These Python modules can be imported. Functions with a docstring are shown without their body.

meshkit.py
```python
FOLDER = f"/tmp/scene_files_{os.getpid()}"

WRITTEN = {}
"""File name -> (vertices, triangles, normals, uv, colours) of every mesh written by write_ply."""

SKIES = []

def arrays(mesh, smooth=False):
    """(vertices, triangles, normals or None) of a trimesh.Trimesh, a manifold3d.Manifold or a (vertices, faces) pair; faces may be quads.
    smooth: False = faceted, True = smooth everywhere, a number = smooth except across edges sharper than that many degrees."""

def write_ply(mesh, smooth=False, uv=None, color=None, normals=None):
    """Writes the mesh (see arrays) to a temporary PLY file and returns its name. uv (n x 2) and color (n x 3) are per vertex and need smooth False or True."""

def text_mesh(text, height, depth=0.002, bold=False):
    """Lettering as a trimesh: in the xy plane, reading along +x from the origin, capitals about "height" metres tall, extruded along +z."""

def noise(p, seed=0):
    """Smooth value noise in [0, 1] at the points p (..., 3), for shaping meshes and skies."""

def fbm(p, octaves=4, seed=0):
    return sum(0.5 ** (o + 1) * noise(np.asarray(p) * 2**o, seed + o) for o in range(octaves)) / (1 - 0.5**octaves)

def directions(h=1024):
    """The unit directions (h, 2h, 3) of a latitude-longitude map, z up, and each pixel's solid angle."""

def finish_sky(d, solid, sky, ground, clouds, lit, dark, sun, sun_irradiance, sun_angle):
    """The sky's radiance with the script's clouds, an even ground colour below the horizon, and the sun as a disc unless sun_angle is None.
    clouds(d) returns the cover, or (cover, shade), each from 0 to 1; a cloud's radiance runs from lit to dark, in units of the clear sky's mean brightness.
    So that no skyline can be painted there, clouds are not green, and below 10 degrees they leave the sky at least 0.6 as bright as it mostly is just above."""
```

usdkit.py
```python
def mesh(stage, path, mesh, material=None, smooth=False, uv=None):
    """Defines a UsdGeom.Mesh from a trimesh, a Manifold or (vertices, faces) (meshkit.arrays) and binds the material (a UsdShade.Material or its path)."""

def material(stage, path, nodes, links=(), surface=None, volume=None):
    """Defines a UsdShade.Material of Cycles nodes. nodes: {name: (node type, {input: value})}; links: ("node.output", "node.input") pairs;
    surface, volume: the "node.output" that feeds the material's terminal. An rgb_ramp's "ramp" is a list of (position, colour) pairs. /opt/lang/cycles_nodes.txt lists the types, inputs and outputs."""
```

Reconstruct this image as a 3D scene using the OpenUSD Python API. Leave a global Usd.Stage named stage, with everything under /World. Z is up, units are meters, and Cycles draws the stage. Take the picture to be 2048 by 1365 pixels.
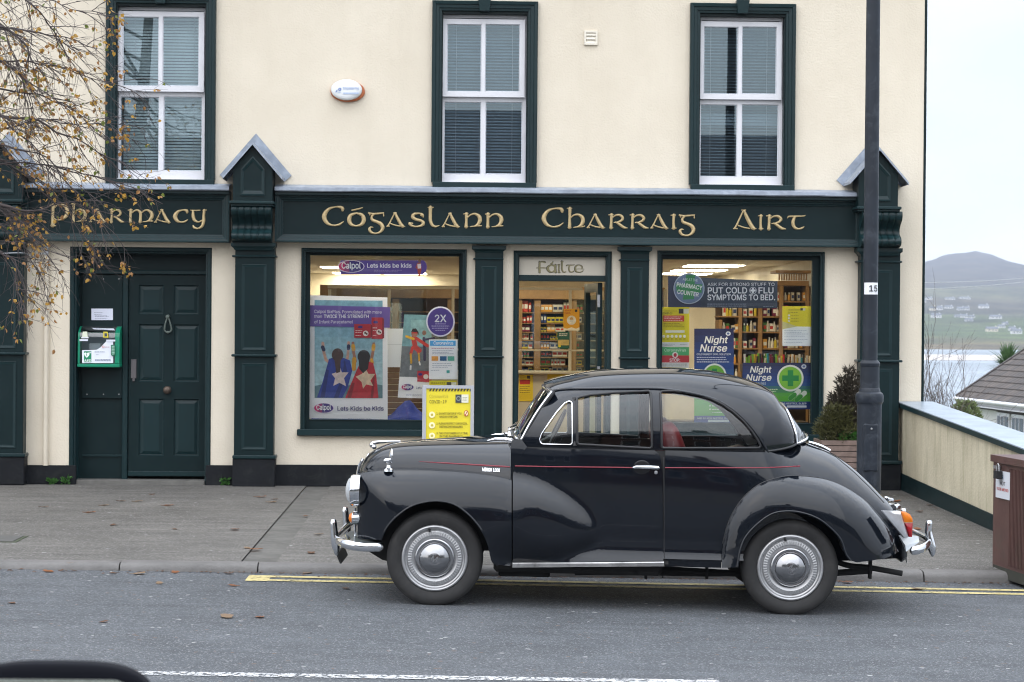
import math, random
import numpy as np, trimesh, shapely, manifold3d
from shapely.geometry import Polygon, LineString, MultiPolygon, Point, box as sbox
from shapely import affinity
from scipy.spatial import Delaunay, cKDTree
from scipy.interpolate import PchipInterpolator, RegularGridInterpolator
from scipy.ndimage import gaussian_filter
import meshkit, usdkit
from pxr import Usd, UsdGeom, UsdLux, UsdShade, Gf, Sdf

stage = Usd.Stage.CreateInMemory()
UsdGeom.SetStageUpAxis(stage, UsdGeom.Tokens.z)
UsdGeom.Xform.Define(stage, '/World')
UsdGeom.Scope.Define(stage, '/World/Looks')
random.seed(7); RNG = np.random.default_rng(7)

# ------------------------------------------------------------------ camera
F, W, H = 4000.0, 2048, 1365          # focal length in photo pixels, photo size
YAW, ROLL, PITCH = math.radians(1.75), math.radians(.46), math.atan(33.5 / F)
CAM = np.array([-20 * math.tan(YAW), -20.0, 1.61])
_fh = np.array([math.sin(YAW), math.cos(YAW), 0]); _rh = np.array([math.cos(YAW), -math.sin(YAW), 0]); _z = np.array([0, 0, 1.0])
FWD = _fh * math.cos(PITCH) - _z * math.sin(PITCH); _u = _z * math.cos(PITCH) + _fh * math.sin(PITCH)
RIGHT = _rh * math.cos(ROLL) + _u * math.sin(ROLL); UP = _u * math.cos(ROLL) - _rh * math.sin(ROLL)
cam = UsdGeom.Camera.Define(stage, '/World/camera')
cam.AddTransformOp().Set(Gf.Matrix4d(*[float(x) for r in ((*RIGHT, 0), (*UP, 0), (*-FWD, 0), (*CAM, 1)) for x in r]))
cam.CreateHorizontalApertureAttr(36.0); cam.CreateVerticalApertureAttr(36.0 * H / W)
cam.CreateFocalLengthAttr(36.0 * F / W)
cam.CreateFStopAttr(8.0); cam.CreateFocusDistanceAttr(12.6)
cam.CreateClippingRangeAttr(Gf.Vec2f(0.1, 60000))
cam.CreateExposureAttr(1.86)

# ------------------------------------------------------------------ sky and sun (overcast)
SUN_EL, SUN_ROT = math.radians(38), math.radians(215)
usdkit.material(stage, '/World/Looks/sky', {
    'sky': ('sky_texture', {'sky_type': 'single_scattering', 'sun_disc': False, 'sun_elevation': SUN_EL, 'sun_rotation': SUN_ROT, 'aerosol_density': 2.0}),
    'tc': ('texture_coordinate', {}),
    'map': ('mapping', {'scale': (1.0, 1.0, 3.0)}),
    'n': ('noise_texture', {'scale': 3.4, 'detail': 6.0, 'roughness': .55, 'distortion': .3}),
    'cl': ('rgb_ramp', {'ramp': [(0.25, (3.1, 3.45, 4.0)), (0.5, (3.75, 3.98, 4.35)), (0.74, (4.7, 4.78, 4.9))]}),
    'mx': ('mix_color', {'fac': 0.93, 'use_clamp': False}),
    'sp': ('separate_xyz', {}), 'cie': ('map_range', {'from_min': 0.0, 'from_max': 1.0, 'to_min': 0.50, 'to_max': 2.0, 'clamp': True}), 'mc': ('mix_color', {'blend_type': 'multiply', 'fac': 1.0, 'use_clamp': False}),
    'bg': ('background_shader', {'strength': 0.10})},
    [('tc.generated', 'map.vector'), ('map.vector', 'n.vector'), ('n.fac', 'cl.fac'), ('sky.color', 'mx.a'), ('cl.color', 'mx.b'), ('mx.result', 'mc.a'), ('tc.generated', 'sp.vector'), ('sp.z', 'cie.value'), ('cie.result', 'mc.b'), ('mc.result', 'bg.color')],
    surface='bg.background')
dome = UsdLux.DomeLight.Define(stage, '/World/sky')
UsdShade.MaterialBindingAPI.Apply(dome.GetPrim()).Bind(UsdShade.Material.Get(stage, '/World/Looks/sky'))
dome.GetPrim().SetCustomDataByKey('kind', 'structure')
sun = UsdLux.DistantLight.Define(stage, '/World/sun')
sun.CreateNormalizeAttr(True); sun.CreateIntensityAttr(0.12); sun.CreateAngleAttr(140.0); sun.CreateColorAttr(Gf.Vec3f(1, .97, .93))
_sd = np.array([math.sin(SUN_ROT) * math.cos(SUN_EL), math.cos(SUN_ROT) * math.cos(SUN_EL), math.sin(SUN_EL)])
_sx = np.cross([0, 0, 1.0], _sd); _sx /= np.linalg.norm(_sx); _sy = np.cross(_sd, _sx)
sun.AddTransformOp().Set(Gf.Matrix4d(*[float(x) for r in ((*_sx, 0), (*_sy, 0), (*_sd, 0), (0, 0, 0, 1)) for x in r]))

# ------------------------------------------------------------------ projection helpers (a photo pixel to a point on a real plane)
def ray(px, py): return FWD * F + RIGHT * (px - W / 2) - UP * (py - H / 2)
def at(px, py, y=0.0):                      # on the plane y = const
    d = ray(px, py); return CAM + d * ((y - CAM[1]) / d[1])
def atd(px, py, dep): return CAM + ray(px, py) * (dep / F)
RA, RB = -.1246, -.018066                   # the road falls gently to the right
def road_z(x): return RA + RB * x
def on_road(px, py, up=0.0):
    d = ray(px, py); t = (RA + up + RB * CAM[0] - CAM[2]) / (d[2] - RB * d[0]); return CAM + d * t
def kerb_y(x): return -6.27 + .065 * x
def kerb_up(x): return .062 + .004 * x
def pave_z(x, y):
    k = np.clip(-y / -kerb_y(x), 0, 1); return -.016 * (1 - k) + (road_z(x) + kerb_up(x)) * k
def on_pave(px, py):
    lo, hi = 5.0, 21.0
    for _ in range(50):
        m = (lo + hi) / 2; p = atd(px, py, m)
        if p[2] > pave_z(p[0], p[1]): lo = m
        else: hi = m
    return atd(px, py, lo)

# ------------------------------------------------------------------ scene tree helpers
_names = {}
def _free(parent, name):
    k = (parent, name); n = _names.get(k, 0); _names[k] = n + 1
    return f'{parent}/{name}' if n == 0 else f'{parent}/{name}_{n:03d}'
class Node:
    def __init__(s, path, inv): s.path, s.inv = path, inv
    @property
    def prim(s): return stage.GetPrimAtPath(s.path)
def tagp(prim, label=None, cat=None, group=None, kind=None):
    for k, v in (('label', label), ('category', cat), ('group', group), ('kind', kind)):
        if v: prim.SetCustomDataByKey(k, v)
def thing(name, label=None, cat=None, loc=(0, 0, 0), mat=None, group=None, kind=None):
    p = _free('/World', name); x = UsdGeom.Xform.Define(stage, p)
    M = np.eye(4)
    if mat is not None: M = np.array(mat)
    else: M[:3, 3] = loc
    x.AddTransformOp().Set(Gf.Matrix4d(*[float(v) for v in M.T.ravel()]))
    tagp(x.GetPrim(), label, cat, group, kind)
    return Node(p, np.linalg.inv(M))
def sub(node, name, label=None):
    p = _free(node.path, name); x = UsdGeom.Xform.Define(stage, p); tagp(x.GetPrim(), label)
    return Node(p, node.inv)
ROOT = Node('/World', np.eye(4))
def put(node, name, g, mat, smooth=False, label=None, cat=None, group=None, kind=None, local=False):
    v, f = g.arr() if isinstance(g, G) else meshkit.arrays(g)[:2]
    if not len(f): return None
    if not local: v = v @ node.inv[:3, :3].T + node.inv[:3, 3]
    m = usdkit.mesh(stage, _free(node.path, name), trimesh.Trimesh(v, f, process=False) if smooth else (v, f), mat, smooth)
    tagp(m.GetPrim(), label, cat, group, kind)
    return m
def copy_of(node, name, loc, label, cat, group, rotz=0, tilt=(0, 0), scale=1.0):
    p = _free('/World', name); x = UsdGeom.Xform.Define(stage, p)
    x.AddTranslateOp().Set(Gf.Vec3d(*map(float, loc))); x.AddRotateXYZOp().Set(Gf.Vec3f(tilt[0], tilt[1], rotz)); x.AddScaleOp().Set(Gf.Vec3f(*(np.ones(3) * scale)))
    x.GetPrim().GetReferences().AddInternalReference(node.path); x.GetPrim().SetInstanceable(True)
    tagp(x.GetPrim(), label, cat, group)
    return x

# ------------------------------------------------------------------ mesh builder
class G:
    def __init__(s): s.v, s.f, s.n = [], [], 0
    def add(s, v, f):
        v = np.asarray(v, float); f = np.asarray(f, int)
        if len(f) == 0: return s
        if f.shape[1] == 4: f = np.vstack([f[:, [0, 1, 2]], f[:, [0, 2, 3]]])
        s.v.append(v); s.f.append(f + s.n); s.n += len(v); return s
    def arr(s):
        if not s.v: return np.zeros((0, 3)), np.zeros((0, 3), int)
        return np.vstack(s.v), np.vstack(s.f)
    def mesh(s, m, T=None):
        v = np.array(m.vertices); f = np.array(m.faces)
        if T is not None: v = v @ T[:3, :3].T + T[:3, 3]
        return s.add(v, f)
    def hull(s, pts):
        m = manifold3d.Manifold.hull_points(np.asarray(pts, float)).to_mesh(); return s.add(m.vert_properties[:, :3], m.tri_verts)
    def box(s, x0, x1, y0, y1, z0, z1, b=0.0):
        x0, x1 = min(x0, x1), max(x0, x1); y0, y1 = min(y0, y1), max(y0, y1); z0, z1 = min(z0, z1), max(z0, z1)
        if b <= 0:
            v = np.array([(x, y, z) for x in (x0, x1) for y in (y0, y1) for z in (z0, z1)])
            return s.add(v, [(0, 1, 3, 2), (4, 6, 7, 5), (0, 4, 5, 1), (2, 3, 7, 6), (0, 2, 6, 4), (1, 5, 7, 3)])
        b = min(b, (x1 - x0) * .45, (y1 - y0) * .45, (z1 - z0) * .45); p = []
        for x, sx in ((x0, 1), (x1, -1)):
            for y, sy in ((y0, 1), (y1, -1)):
                for z, sz in ((z0, 1), (z1, -1)):
                    p += [(x, y + sy * b, z + sz * b), (x + sx * b, y, z + sz * b), (x + sx * b, y + sy * b, z)]
        return s.hull(p)
    def tube(s, pts, r, n=8, caps=True, flat=1.0):
        pts = np.asarray(pts, float); k = len(pts); r = np.broadcast_to(np.asarray(r, float), (k,))
        t = np.gradient(pts, axis=0); t /= np.maximum(np.linalg.norm(t, axis=1, keepdims=True), 1e-9)
        a = np.array([0, 0, 1.0]) if abs(t[0][2]) < .9 else np.array([1.0, 0, 0]); u = np.cross(t[0], a); u /= np.linalg.norm(u); V = []
        th = np.arange(n) * 2 * np.pi / n
        for i in range(k):
            u = u - t[i] * (u @ t[i]); u /= np.linalg.norm(u); w = np.cross(t[i], u)
            V.append(pts[i] + r[i] * (np.cos(th)[:, None] * u + flat * np.sin(th)[:, None] * w))
        f = [(i * n + j, i * n + (j + 1) % n, (i + 1) * n + (j + 1) % n, (i + 1) * n + j) for i in range(k - 1) for j in range(n)]
        s.add(np.vstack(V), f)
        if caps:
            for ring, c, o in ((V[0], pts[0], 1), (V[-1], pts[-1], 0)):
                s.add(np.vstack([ring, c]), [((j, (j + 1) % n, n) if o else ((j + 1) % n, j, n)) for j in range(n)])
        return s
    def lathe(s, prof, c=(0, 0, 0), axis=(0, 0, 1), n=24, mod=None):
        prof = np.asarray(prof, float); ax = np.asarray(axis, float); ax /= np.linalg.norm(ax)
        a = np.array([1.0, 0, 0]) if abs(ax[0]) < .9 else np.array([0, 1.0, 0]); u = np.cross(ax, a); u /= np.linalg.norm(u); w = np.cross(ax, u)
        th = np.arange(n) * 2 * np.pi / n; V = []
        for i, (r, h) in enumerate(prof):
            hh = h + (mod(i, th) if mod else 0 * th)
            V.append(np.asarray(c) + r * (np.cos(th)[:, None] * u + np.sin(th)[:, None] * w) + hh[:, None] * ax)
        k = len(prof)
        f = [(i * n + j, i * n + (j + 1) % n, (i + 1) * n + (j + 1) % n, (i + 1) * n + j) for i in range(k - 1) for j in range(n)]
        return s.add(np.vstack(V), f)
    def grid(s, P):
        P = np.asarray(P, float); a, b = P.shape[:2]; i = np.arange(a * b).reshape(a, b)
        return s.add(P.reshape(-1, 3), np.stack([i[:-1, :-1], i[1:, :-1], i[1:, 1:], i[:-1, 1:]], -1).reshape(-1, 4))
    def ring(s, rect, prof, foot=False):
        """a mitred moulding round the rectangle (x0, x1, z0, z1): prof = (offset outward, y) pairs; foot: no bottom member."""
        x0, x1, z0, z1 = rect; P = []
        for o, y in prof:
            zb = z0 if foot else z0 - o
            P.append([(x0 - o, y, zb), (x0 - o, y, z1 + o), (x1 + o, y, z1 + o), (x1 + o, y, zb)] + ([] if foot else [(x0 - o, y, zb)]))
        return s.grid(P)
    def plate(s, poly, y0, y1):
        """a polygon in (x, z) extruded from y0 (front) to y1."""
        for p in getattr(poly, 'geoms', [poly]):
            m = trimesh.creation.extrude_polygon(p, y1 - y0, engine='earcut'); v = np.array(m.vertices)
            s.add(np.c_[v[:, 0], y0 + v[:, 2], v[:, 1]], np.array(m.faces)[:, ::-1])
        return s

def tri2d(poly, step, extra=None, bstep=None):
    """triangulates a polygon with inner points about step apart."""
    bstep = bstep or step * .6; pts = []
    for p in getattr(poly, 'geoms', [poly]):
        for r in [p.exterior, *p.interiors]:
            c = np.asarray(shapely.segmentize(r, bstep).coords)[:-1]; pts.append(c)
        x0, z0, x1, z1 = p.bounds
        gx, gz = np.meshgrid(np.arange(x0, x1 + step, step), np.arange(z0, z1 + step, step * .87)); gx[1::2] += step / 2
        q = np.c_[gx.ravel(), gz.ravel()]
        inner = p.buffer(-step * .45)
        q = q[shapely.contains_xy(inner, q[:, 0], q[:, 1])] if not inner.is_empty else q[:0]
        pts.append(q)
        if extra is not None and len(extra):
            inn = p.buffer(-bstep * .3); e = np.asarray(extra); pts.append(e[shapely.contains_xy(inn, e[:, 0], e[:, 1])])
    P = np.unique(np.round(np.vstack(pts), 6), axis=0)
    t = Delaunay(P).simplices; c = P[t].mean(1)
    t = t[shapely.contains_xy(poly, c[:, 0], c[:, 1])]
    a = P[t]; ar = (a[:, 1, 0] - a[:, 0, 0]) * (a[:, 2, 1] - a[:, 0, 1]) - (a[:, 1, 1] - a[:, 0, 1]) * (a[:, 2, 0] - a[:, 0, 0])
    t = t[np.abs(ar) > 1e-10]; ar = ar[np.abs(ar) > 1e-10]; t[ar < 0] = t[ar < 0][:, ::-1]
    return P, t

def spline(pts, n=8, closed=False):
    """Catmull-Rom through points."""
    p = np.asarray(pts, float)
    q = np.vstack([p[-1], p, p[0], p[1]]) if closed else np.vstack([2 * p[0] - p[1], p, 2 * p[-1] - p[-2]])
    out = []
    for i in range(1, len(q) - 2):
        t = np.linspace(0, 1, n, endpoint=False)[:, None]
        a, b, c, d = q[i - 1:i + 3]
        out.append(.5 * (2 * b + (c - a) * t + (2 * a - 5 * b + 4 * c - d) * t**2 + (3 * b - a - 3 * c + d) * t**3))
    if not closed: out.append(p[-1:])
    return np.vstack(out)

# ------------------------------------------------------------------ materials
def lin(h):
    if not isinstance(h, str): return tuple(h)
    c = np.array([int(h[i:i + 2], 16) for i in (1, 3, 5)]) / 255.0
    return tuple(np.where(c <= .04045, c / 12.92, ((c + .055) / 1.055)**2.4))
_mats = {}
def mat(name, color, rough=.5, metal=0.0, vary=0.0, vscale=3.0, bump=0.0, bscale=60.0, spec=.5, coat=0.0, dirt=None, **kw):
    """a principled material with mottled colour (vary), relief (bump, metres) and stains (dirt = colour, amount, scale)."""
    if name in _mats: return _mats[name]
    c = np.array(lin(color)); N = {'p': ('principled_bsdf', {'base_color': tuple(c), 'roughness': rough, 'metallic': metal, 'specular_ior_level': spec, 'coat_weight': coat, **kw})}; L = []
    if vary or bump or dirt:
        N['g'] = ('geometry', {})
    if vary or dirt:
        N['n1'] = ('noise_texture', {'scale': vscale, 'detail': 7.0, 'roughness': .62}); L.append(('g.position', 'n1.vector'))
        N['r1'] = ('rgb_ramp', {'ramp': [(.28, tuple(c * (1 - vary))), (.72, tuple(np.minimum(c * (1 + vary), .95)))]}); L.append(('n1.fac', 'r1.fac'))
        out = 'r1.color'
        if dirt:
            dc, amt, ds = dirt
            N['n2'] = ('noise_texture', {'scale': ds, 'detail': 8.0, 'roughness': .7, 'distortion': .6}); L.append(('g.position', 'n2.vector'))
            N['m2'] = ('map_range', {'from_min': .52, 'from_max': .75, 'to_min': 0.0, 'to_max': amt, 'clamp': True}); L.append(('n2.fac', 'm2.value'))
            N['x2'] = ('mix_color', {'b': tuple(lin(dc))}); L += [(out, 'x2.a'), ('m2.result', 'x2.fac')]; out = 'x2.result'
        L.append((out, 'p.base_color'))
    if bump:
        N['nb'] = ('noise_texture', {'scale': bscale, 'detail': 4.0, 'roughness': .55}); L.append(('g.position', 'nb.vector'))
        N['b'] = ('bump', {'distance': bump, 'strength': 1.0}); L += [('nb.fac', 'b.height'), ('b.normal', 'p.normal')]
    _mats[name] = usdkit.material(stage, f'/World/Looks/{name}', N, L, surface='p.BSDF'); return _mats[name]
def ink(h, rough=.45, photo=False):
    """printed colour."""
    c = np.minimum(np.array(lin(h)), .88)
    if photo: return mat('photo_ink_' + h[1:], tuple(c), .35, vary=.26, vscale=22)
    return mat('ink_' + h[1:] + ('' if rough == .45 else '_g'), tuple(c), rough)
def emit(name, color, strength):
    if name not in _mats: _mats[name] = usdkit.material(stage, f'/World/Looks/{name}', {'e': ('emission', {'color': lin(color), 'strength': strength})}, [], surface='e.emission')
    return _mats[name]
def pane(name, tint=(.96, .98, .97), ior=1.5, rough=0.0, extra=0.0, gain=3.2, refl=(1, 1, 1)):
    if name not in _mats:
        _mats[name] = usdkit.material(stage, f'/World/Looks/{name}', {
            't': ('transparent_bsdf', {'color': tint}), 'g': ('glossy_bsdf', {'color': refl, 'roughness': rough}), 'f': ('fresnel', {'IOR': ior}),
            'm': ('math', {'math_type': 'multiply_add', 'value2': gain, 'value3': extra, 'use_clamp': True}), 'x': ('mix_closure', {})},
            [('f.fac', 'm.value1'), ('m.value', 'x.fac'), ('t.BSDF', 'x.closure1'), ('g.BSDF', 'x.closure2')], surface='x.closure')
    return _mats[name]

GREEN = mat('green_paint', (.0022, .0105, .0118), .42, spec=.22, vary=.12, vscale=2.5, bump=.0006, bscale=45, dirt=((.018, .028, .029), .22, 5.0))
GREEN2 = mat('green_paint_trim', (.0034, .0155, .0175), .38, spec=.32, vary=.12, vscale=4, bump=.0005, bscale=60)
BLACKP = mat('plinth_black', (.006, .007, .009), .6, spec=.2, vary=.3, vscale=4, bump=.002, bscale=30, dirt=((.03, .033, .03), .5, 6.0))
LEAD = mat('lead_sheet', (.25, .285, .34), .5, metal=.1, vary=.25, vscale=7, bump=.004, bscale=9, dirt=((.42, .45, .5), .6, 14.0))
WHITEP = mat('white_upvc', (.64, .64, .67), .3, vary=.04)
CREAMP = mat('cream_smooth', (.68, .61, .50), .5, vary=.05)
GOLD = mat('gold_leaf', (.50, .38, .20), .36, metal=.35, vary=.12, vscale=40)
CHROME = mat('chrome', (.75, .76, .78), .07, metal=1.0, vary=.03, vscale=30, bump=.0006, bscale=12)
STEEL = mat('dull_steel', (.45, .45, .46), .32, metal=.9, vary=.15, vscale=20)
BLACK = mat('black_matt', (.006, .006, .007), .7)
GLASS = pane('window_glass', (.88, .95, .98), gain=3.6, refl=(.72, .90, 1.0)); SHOPGLASS = pane('shop_glass', (.985, .995, .99), gain=1.25)

# ================================================================== SETTING: road, pavement, kerb, terrain, water
def surface_mat(name, base, lo, hi, scale, bump, bscale, rough, speck=None, streak=None, dirt=None):
    N = {'g': ('geometry', {}), 'p': ('principled_bsdf', {'roughness': rough, 'specular_ior_level': .35}),
         'n1': ('noise_texture', {'scale': scale, 'detail': 9.0, 'roughness': .68}), 'r1': ('rgb_ramp', {'ramp': [(.25, tuple(np.array(base) * lo)), (.75, tuple(np.array(base) * hi))]}),
         'nb': ('noise_texture', {'scale': bscale, 'detail': 3.0, 'roughness': .6}), 'b': ('bump', {'distance': bump, 'strength': 1.0})}
    L = [('g.position', 'n1.vector'), ('n1.fac', 'r1.fac'), ('g.position', 'nb.vector'), ('nb.fac', 'b.height'), ('b.normal', 'p.normal')]; out = 'r1.color'
    if streak:
        N['sm'] = ('mapping', {'scale': (.5, 5.0, 1.0)}); N['sn'] = ('noise_texture', {'scale': 1.6, 'detail': 5.0, 'roughness': .6})
        N['sr'] = ('map_range', {'from_min': .3, 'from_max': .7, 'to_min': 1 - streak, 'to_max': 1 + streak, 'clamp': True}); N['sx'] = ('mix_color', {'blend_type': 'multiply', 'fac': 1.0, 'use_clamp': False})
        L += [('g.position', 'sm.vector'), ('sm.vector', 'sn.vector'), ('sn.fac', 'sr.value'), (out, 'sx.a'), ('sr.result', 'sx.b')]; out = 'sx.result'
    if dirt:
        N['dn'] = ('noise_texture', {'scale': dirt[2], 'detail': 8.0, 'roughness': .7, 'distortion': .8}); N['dm'] = ('map_range', {'from_min': .5, 'from_max': .72, 'to_min': 0.0, 'to_max': dirt[1], 'clamp': True}); N['dx'] = ('mix_color', {'b': dirt[0]})
        L += [('g.position', 'dn.vector'), ('dn.fac', 'dm.value'), ('dm.result', 'dx.fac'), (out, 'dx.a')]; out = 'dx.result'
    for k, (col, vs, thr) in enumerate(speck or []):
        N[f'v{k}'] = ('voronoi_texture', {'scale': vs}); N[f'w{k}'] = ('separate_color', {}); N[f't{k}'] = ('math', {'math_type': 'greater_than', 'value2': thr}); N[f'x{k}'] = ('mix_color', {'b': col})
        L += [('g.position', f'v{k}.vector'), (f'v{k}.color', f'w{k}.color'), (f'w{k}.r', f't{k}.value1'), (f't{k}.value', f'x{k}.fac'), (out, f'x{k}.a')]; out = f'x{k}.result'
    L.append((out, 'p.base_color'))
    _mats[name] = usdkit.material(stage, f'/World/Looks/{name}', N, L, surface='p.BSDF'); return _mats[name]

ASPHALT = surface_mat('asphalt', (.080, .087, .096), .70, 1.28, 2.2, .010, 105, .72, streak=.2,
                      speck=[((.20, .205, .21), 130, .88), ((.055, .058, .062), 140, .80), ((.36, .36, .35), 48, .9985), ((.14, .10, .08), 55, .996)], dirt=((.135, .142, .152), .5, .7))
CONCRETE = surface_mat('pavement_concrete', (.116, .109, .098), .66, 1.28, 1.6, .004, 60, .8, streak=.3,
                       speck=[((.075, .07, .065), 100, .86), ((.21, .20, .19), 120, .90), ((.3, .3, .29), 40, .9985)], dirt=((.068, .064, .056), .8, .8))
CONCRETE2 = surface_mat('trench_concrete', (.115, .11, .10), .6, 1.35, 4.0, .006, 40, .85, dirt=((.065, .062, .056), .8, 2.5))
KERBM = surface_mat('kerb_concrete', (.145, .138, .132), .68, 1.2, 4.0, .005, 50, .75, dirt=((.13, .125, .118), .5, 2.5))

def sheet(x0, x1, nx, fy0, fy1, ny, fz):
    xs = np.linspace(x0, x1, nx); P = []
    for x in xs:
        ys = np.linspace(fy0(x), fy1(x), ny); P.append([(x, y, fz(x, y)) for y in ys])
    return G().grid(np.array(P))
_rd = sheet(-70, 70, 60, lambda x: -16, lambda x: kerb_y(x) + .02, 12, lambda x, y: road_z(np.clip(x, -30, 30)))
put(ROOT, 'road', _rd, ASPHALT, kind='structure')
_fp = sheet(-70, 70, 60, lambda x: -26, lambda x: -15.9, 8, lambda x, y: road_z(np.clip(x, -30, 30)) + .004 + .08 * (y < -19))
put(ROOT, 'opposite_pavement', _fp, CONCRETE, kind='structure')

pav = thing('pavement', kind='structure')
def slab(x0, x1, m, name, dz=0.0):
    n = max(3, int((x1 - x0) / .4))
    g = sheet(x0 + .0015, x1 - .0015, n, lambda x: kerb_y(x) + .135, lambda x: .3, 16, lambda x, y: pave_z(x, min(y, 0)) + dz)
    put(pav, name, g, m)
slab(-14, -5.62, CONCRETE, 'concrete_slab'); slab(-5.62, -2.04, CONCRETE, 'concrete_slab'); slab(-2.04, -1.80, CONCRETE2, 'trench_strip', -.008)
slab(-1.80, 2.35, CONCRETE, 'concrete_slab'); slab(2.35, 4.3, CONCRETE, 'concrete_slab')
g = sheet(4.3, 24, 30, lambda x: kerb_y(x) + .135, lambda x: -3.0, 10, lambda x, y: pave_z(x, y)); put(pav, 'concrete_slab', g, CONCRETE)
g = sheet(-14, 24, 60, lambda x: kerb_y(x) - .05, lambda x: .3 if x < 4.2 else -3, 12, lambda x, y: min(pave_z(x, min(y, 0)), road_z(x)) - .02); put(pav, 'joint_bed', g, CONCRETE2)

kb = thing('kerb', kind='structure')
_kx = -9.31
for i in range(20):
    x0, x1 = _kx, _kx + .925; _kx = x1
    j = RNG.normal(0, .003, 2)
    g = G(); P = []
    for x in (x0 + .005, (x0 + x1) / 2, x1 - .005):
        y0, zt, zr = kerb_y(x) + j[0], road_z(x) + kerb_up(x) + .003 + j[1], road_z(x) - .05
        P.append([(x, y0 - .012, zr), (x, y0, zt - .045), (x, y0 + .010, zt - .022), (x, y0 + .03, zt - .006), (x, y0 + .06, zt), (x, y0 + .145, zt), (x, y0 + .145, zr)])
    P = np.array(P); g.grid(P); 
    for e, o in ((0, 1), (-1, 0)):
        q = P[e]; c = q.mean(0); k = len(q); g.add(np.vstack([q, c]), [((a, (a + 1) % k, k) if o else ((a + 1) % k, a, k)) for a in range(k)])
    put(kb, 'kerb_stone', g, KERBM, smooth=35)

# road markings
def worn_paint(name, color, wear, scale=28):
    N = {'g': ('geometry', {}), 'n': ('noise_texture', {'scale': scale, 'detail': 6.0, 'roughness': .75}), 'm': ('map_range', {'from_min': wear - .03, 'from_max': wear + .03, 'clamp': True}),
         'n2': ('noise_texture', {'scale': 6.0, 'detail': 5.0}), 'r2': ('rgb_ramp', {'ramp': [(.3, tuple(np.array(color) * .7)), (.7, tuple(color))]}), 'nb': ('noise_texture', {'scale': 110.0}), 'b': ('bump', {'distance': .004}),
         't': ('transparent_bsdf', {'color': (1, 1, 1)}), 'p': ('principled_bsdf', {'roughness': .7}), 'x': ('mix_closure', {})}
    return usdkit.material(stage, f'/World/Looks/{name}', N, [('g.position', 'n.vector'), ('g.position', 'n2.vector'), ('g.position', 'nb.vector'), ('nb.fac', 'b.height'), ('b.normal', 'p.normal'), ('n2.fac', 'r2.fac'), ('r2.color', 'p.base_color'), ('n.fac', 'm.value'), ('m.result', 'x.fac'), ('t.BSDF', 'x.closure1'), ('p.BSDF', 'x.closure2')], surface='x.closure')
YEL = worn_paint('yellow_line_paint', (.56, .47, .21), .43); WHT = worn_paint('white_line_paint', (.62, .62, .62), .50, 34)
def line(g, x0, x1, fy, w, up=.004):
    xs = np.linspace(x0, x1, 60); g.grid([[(x, fy(x) - w / 2, road_z(x) + up), (x, fy(x) + w / 2, road_z(x) + up)] for x in xs])
yl = thing('yellow_lines', kind='structure')
_yy = lambda o: (lambda x: -6.645 + .028 * x + o)
for o in (-.095, .095):
    g = G(); line(g, -1.80, 24, _yy(o), .088); put(yl, 'line', g, YEL)
g = G(); line(g, -1.95, -1.80, _yy(0), .30); put(yl, 'end_bar', g, YEL)
wl = thing('white_line', kind='structure')
g = G(); line(g, -2.35, .72, lambda x: -10.27 + .03 * x, .10); put(wl, 'dash', g, WHT)
g = G(); line(g, 3.2, 7, lambda x: -10.27 + .03 * x, .10); put(wl, 'dash', g, WHT)

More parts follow.
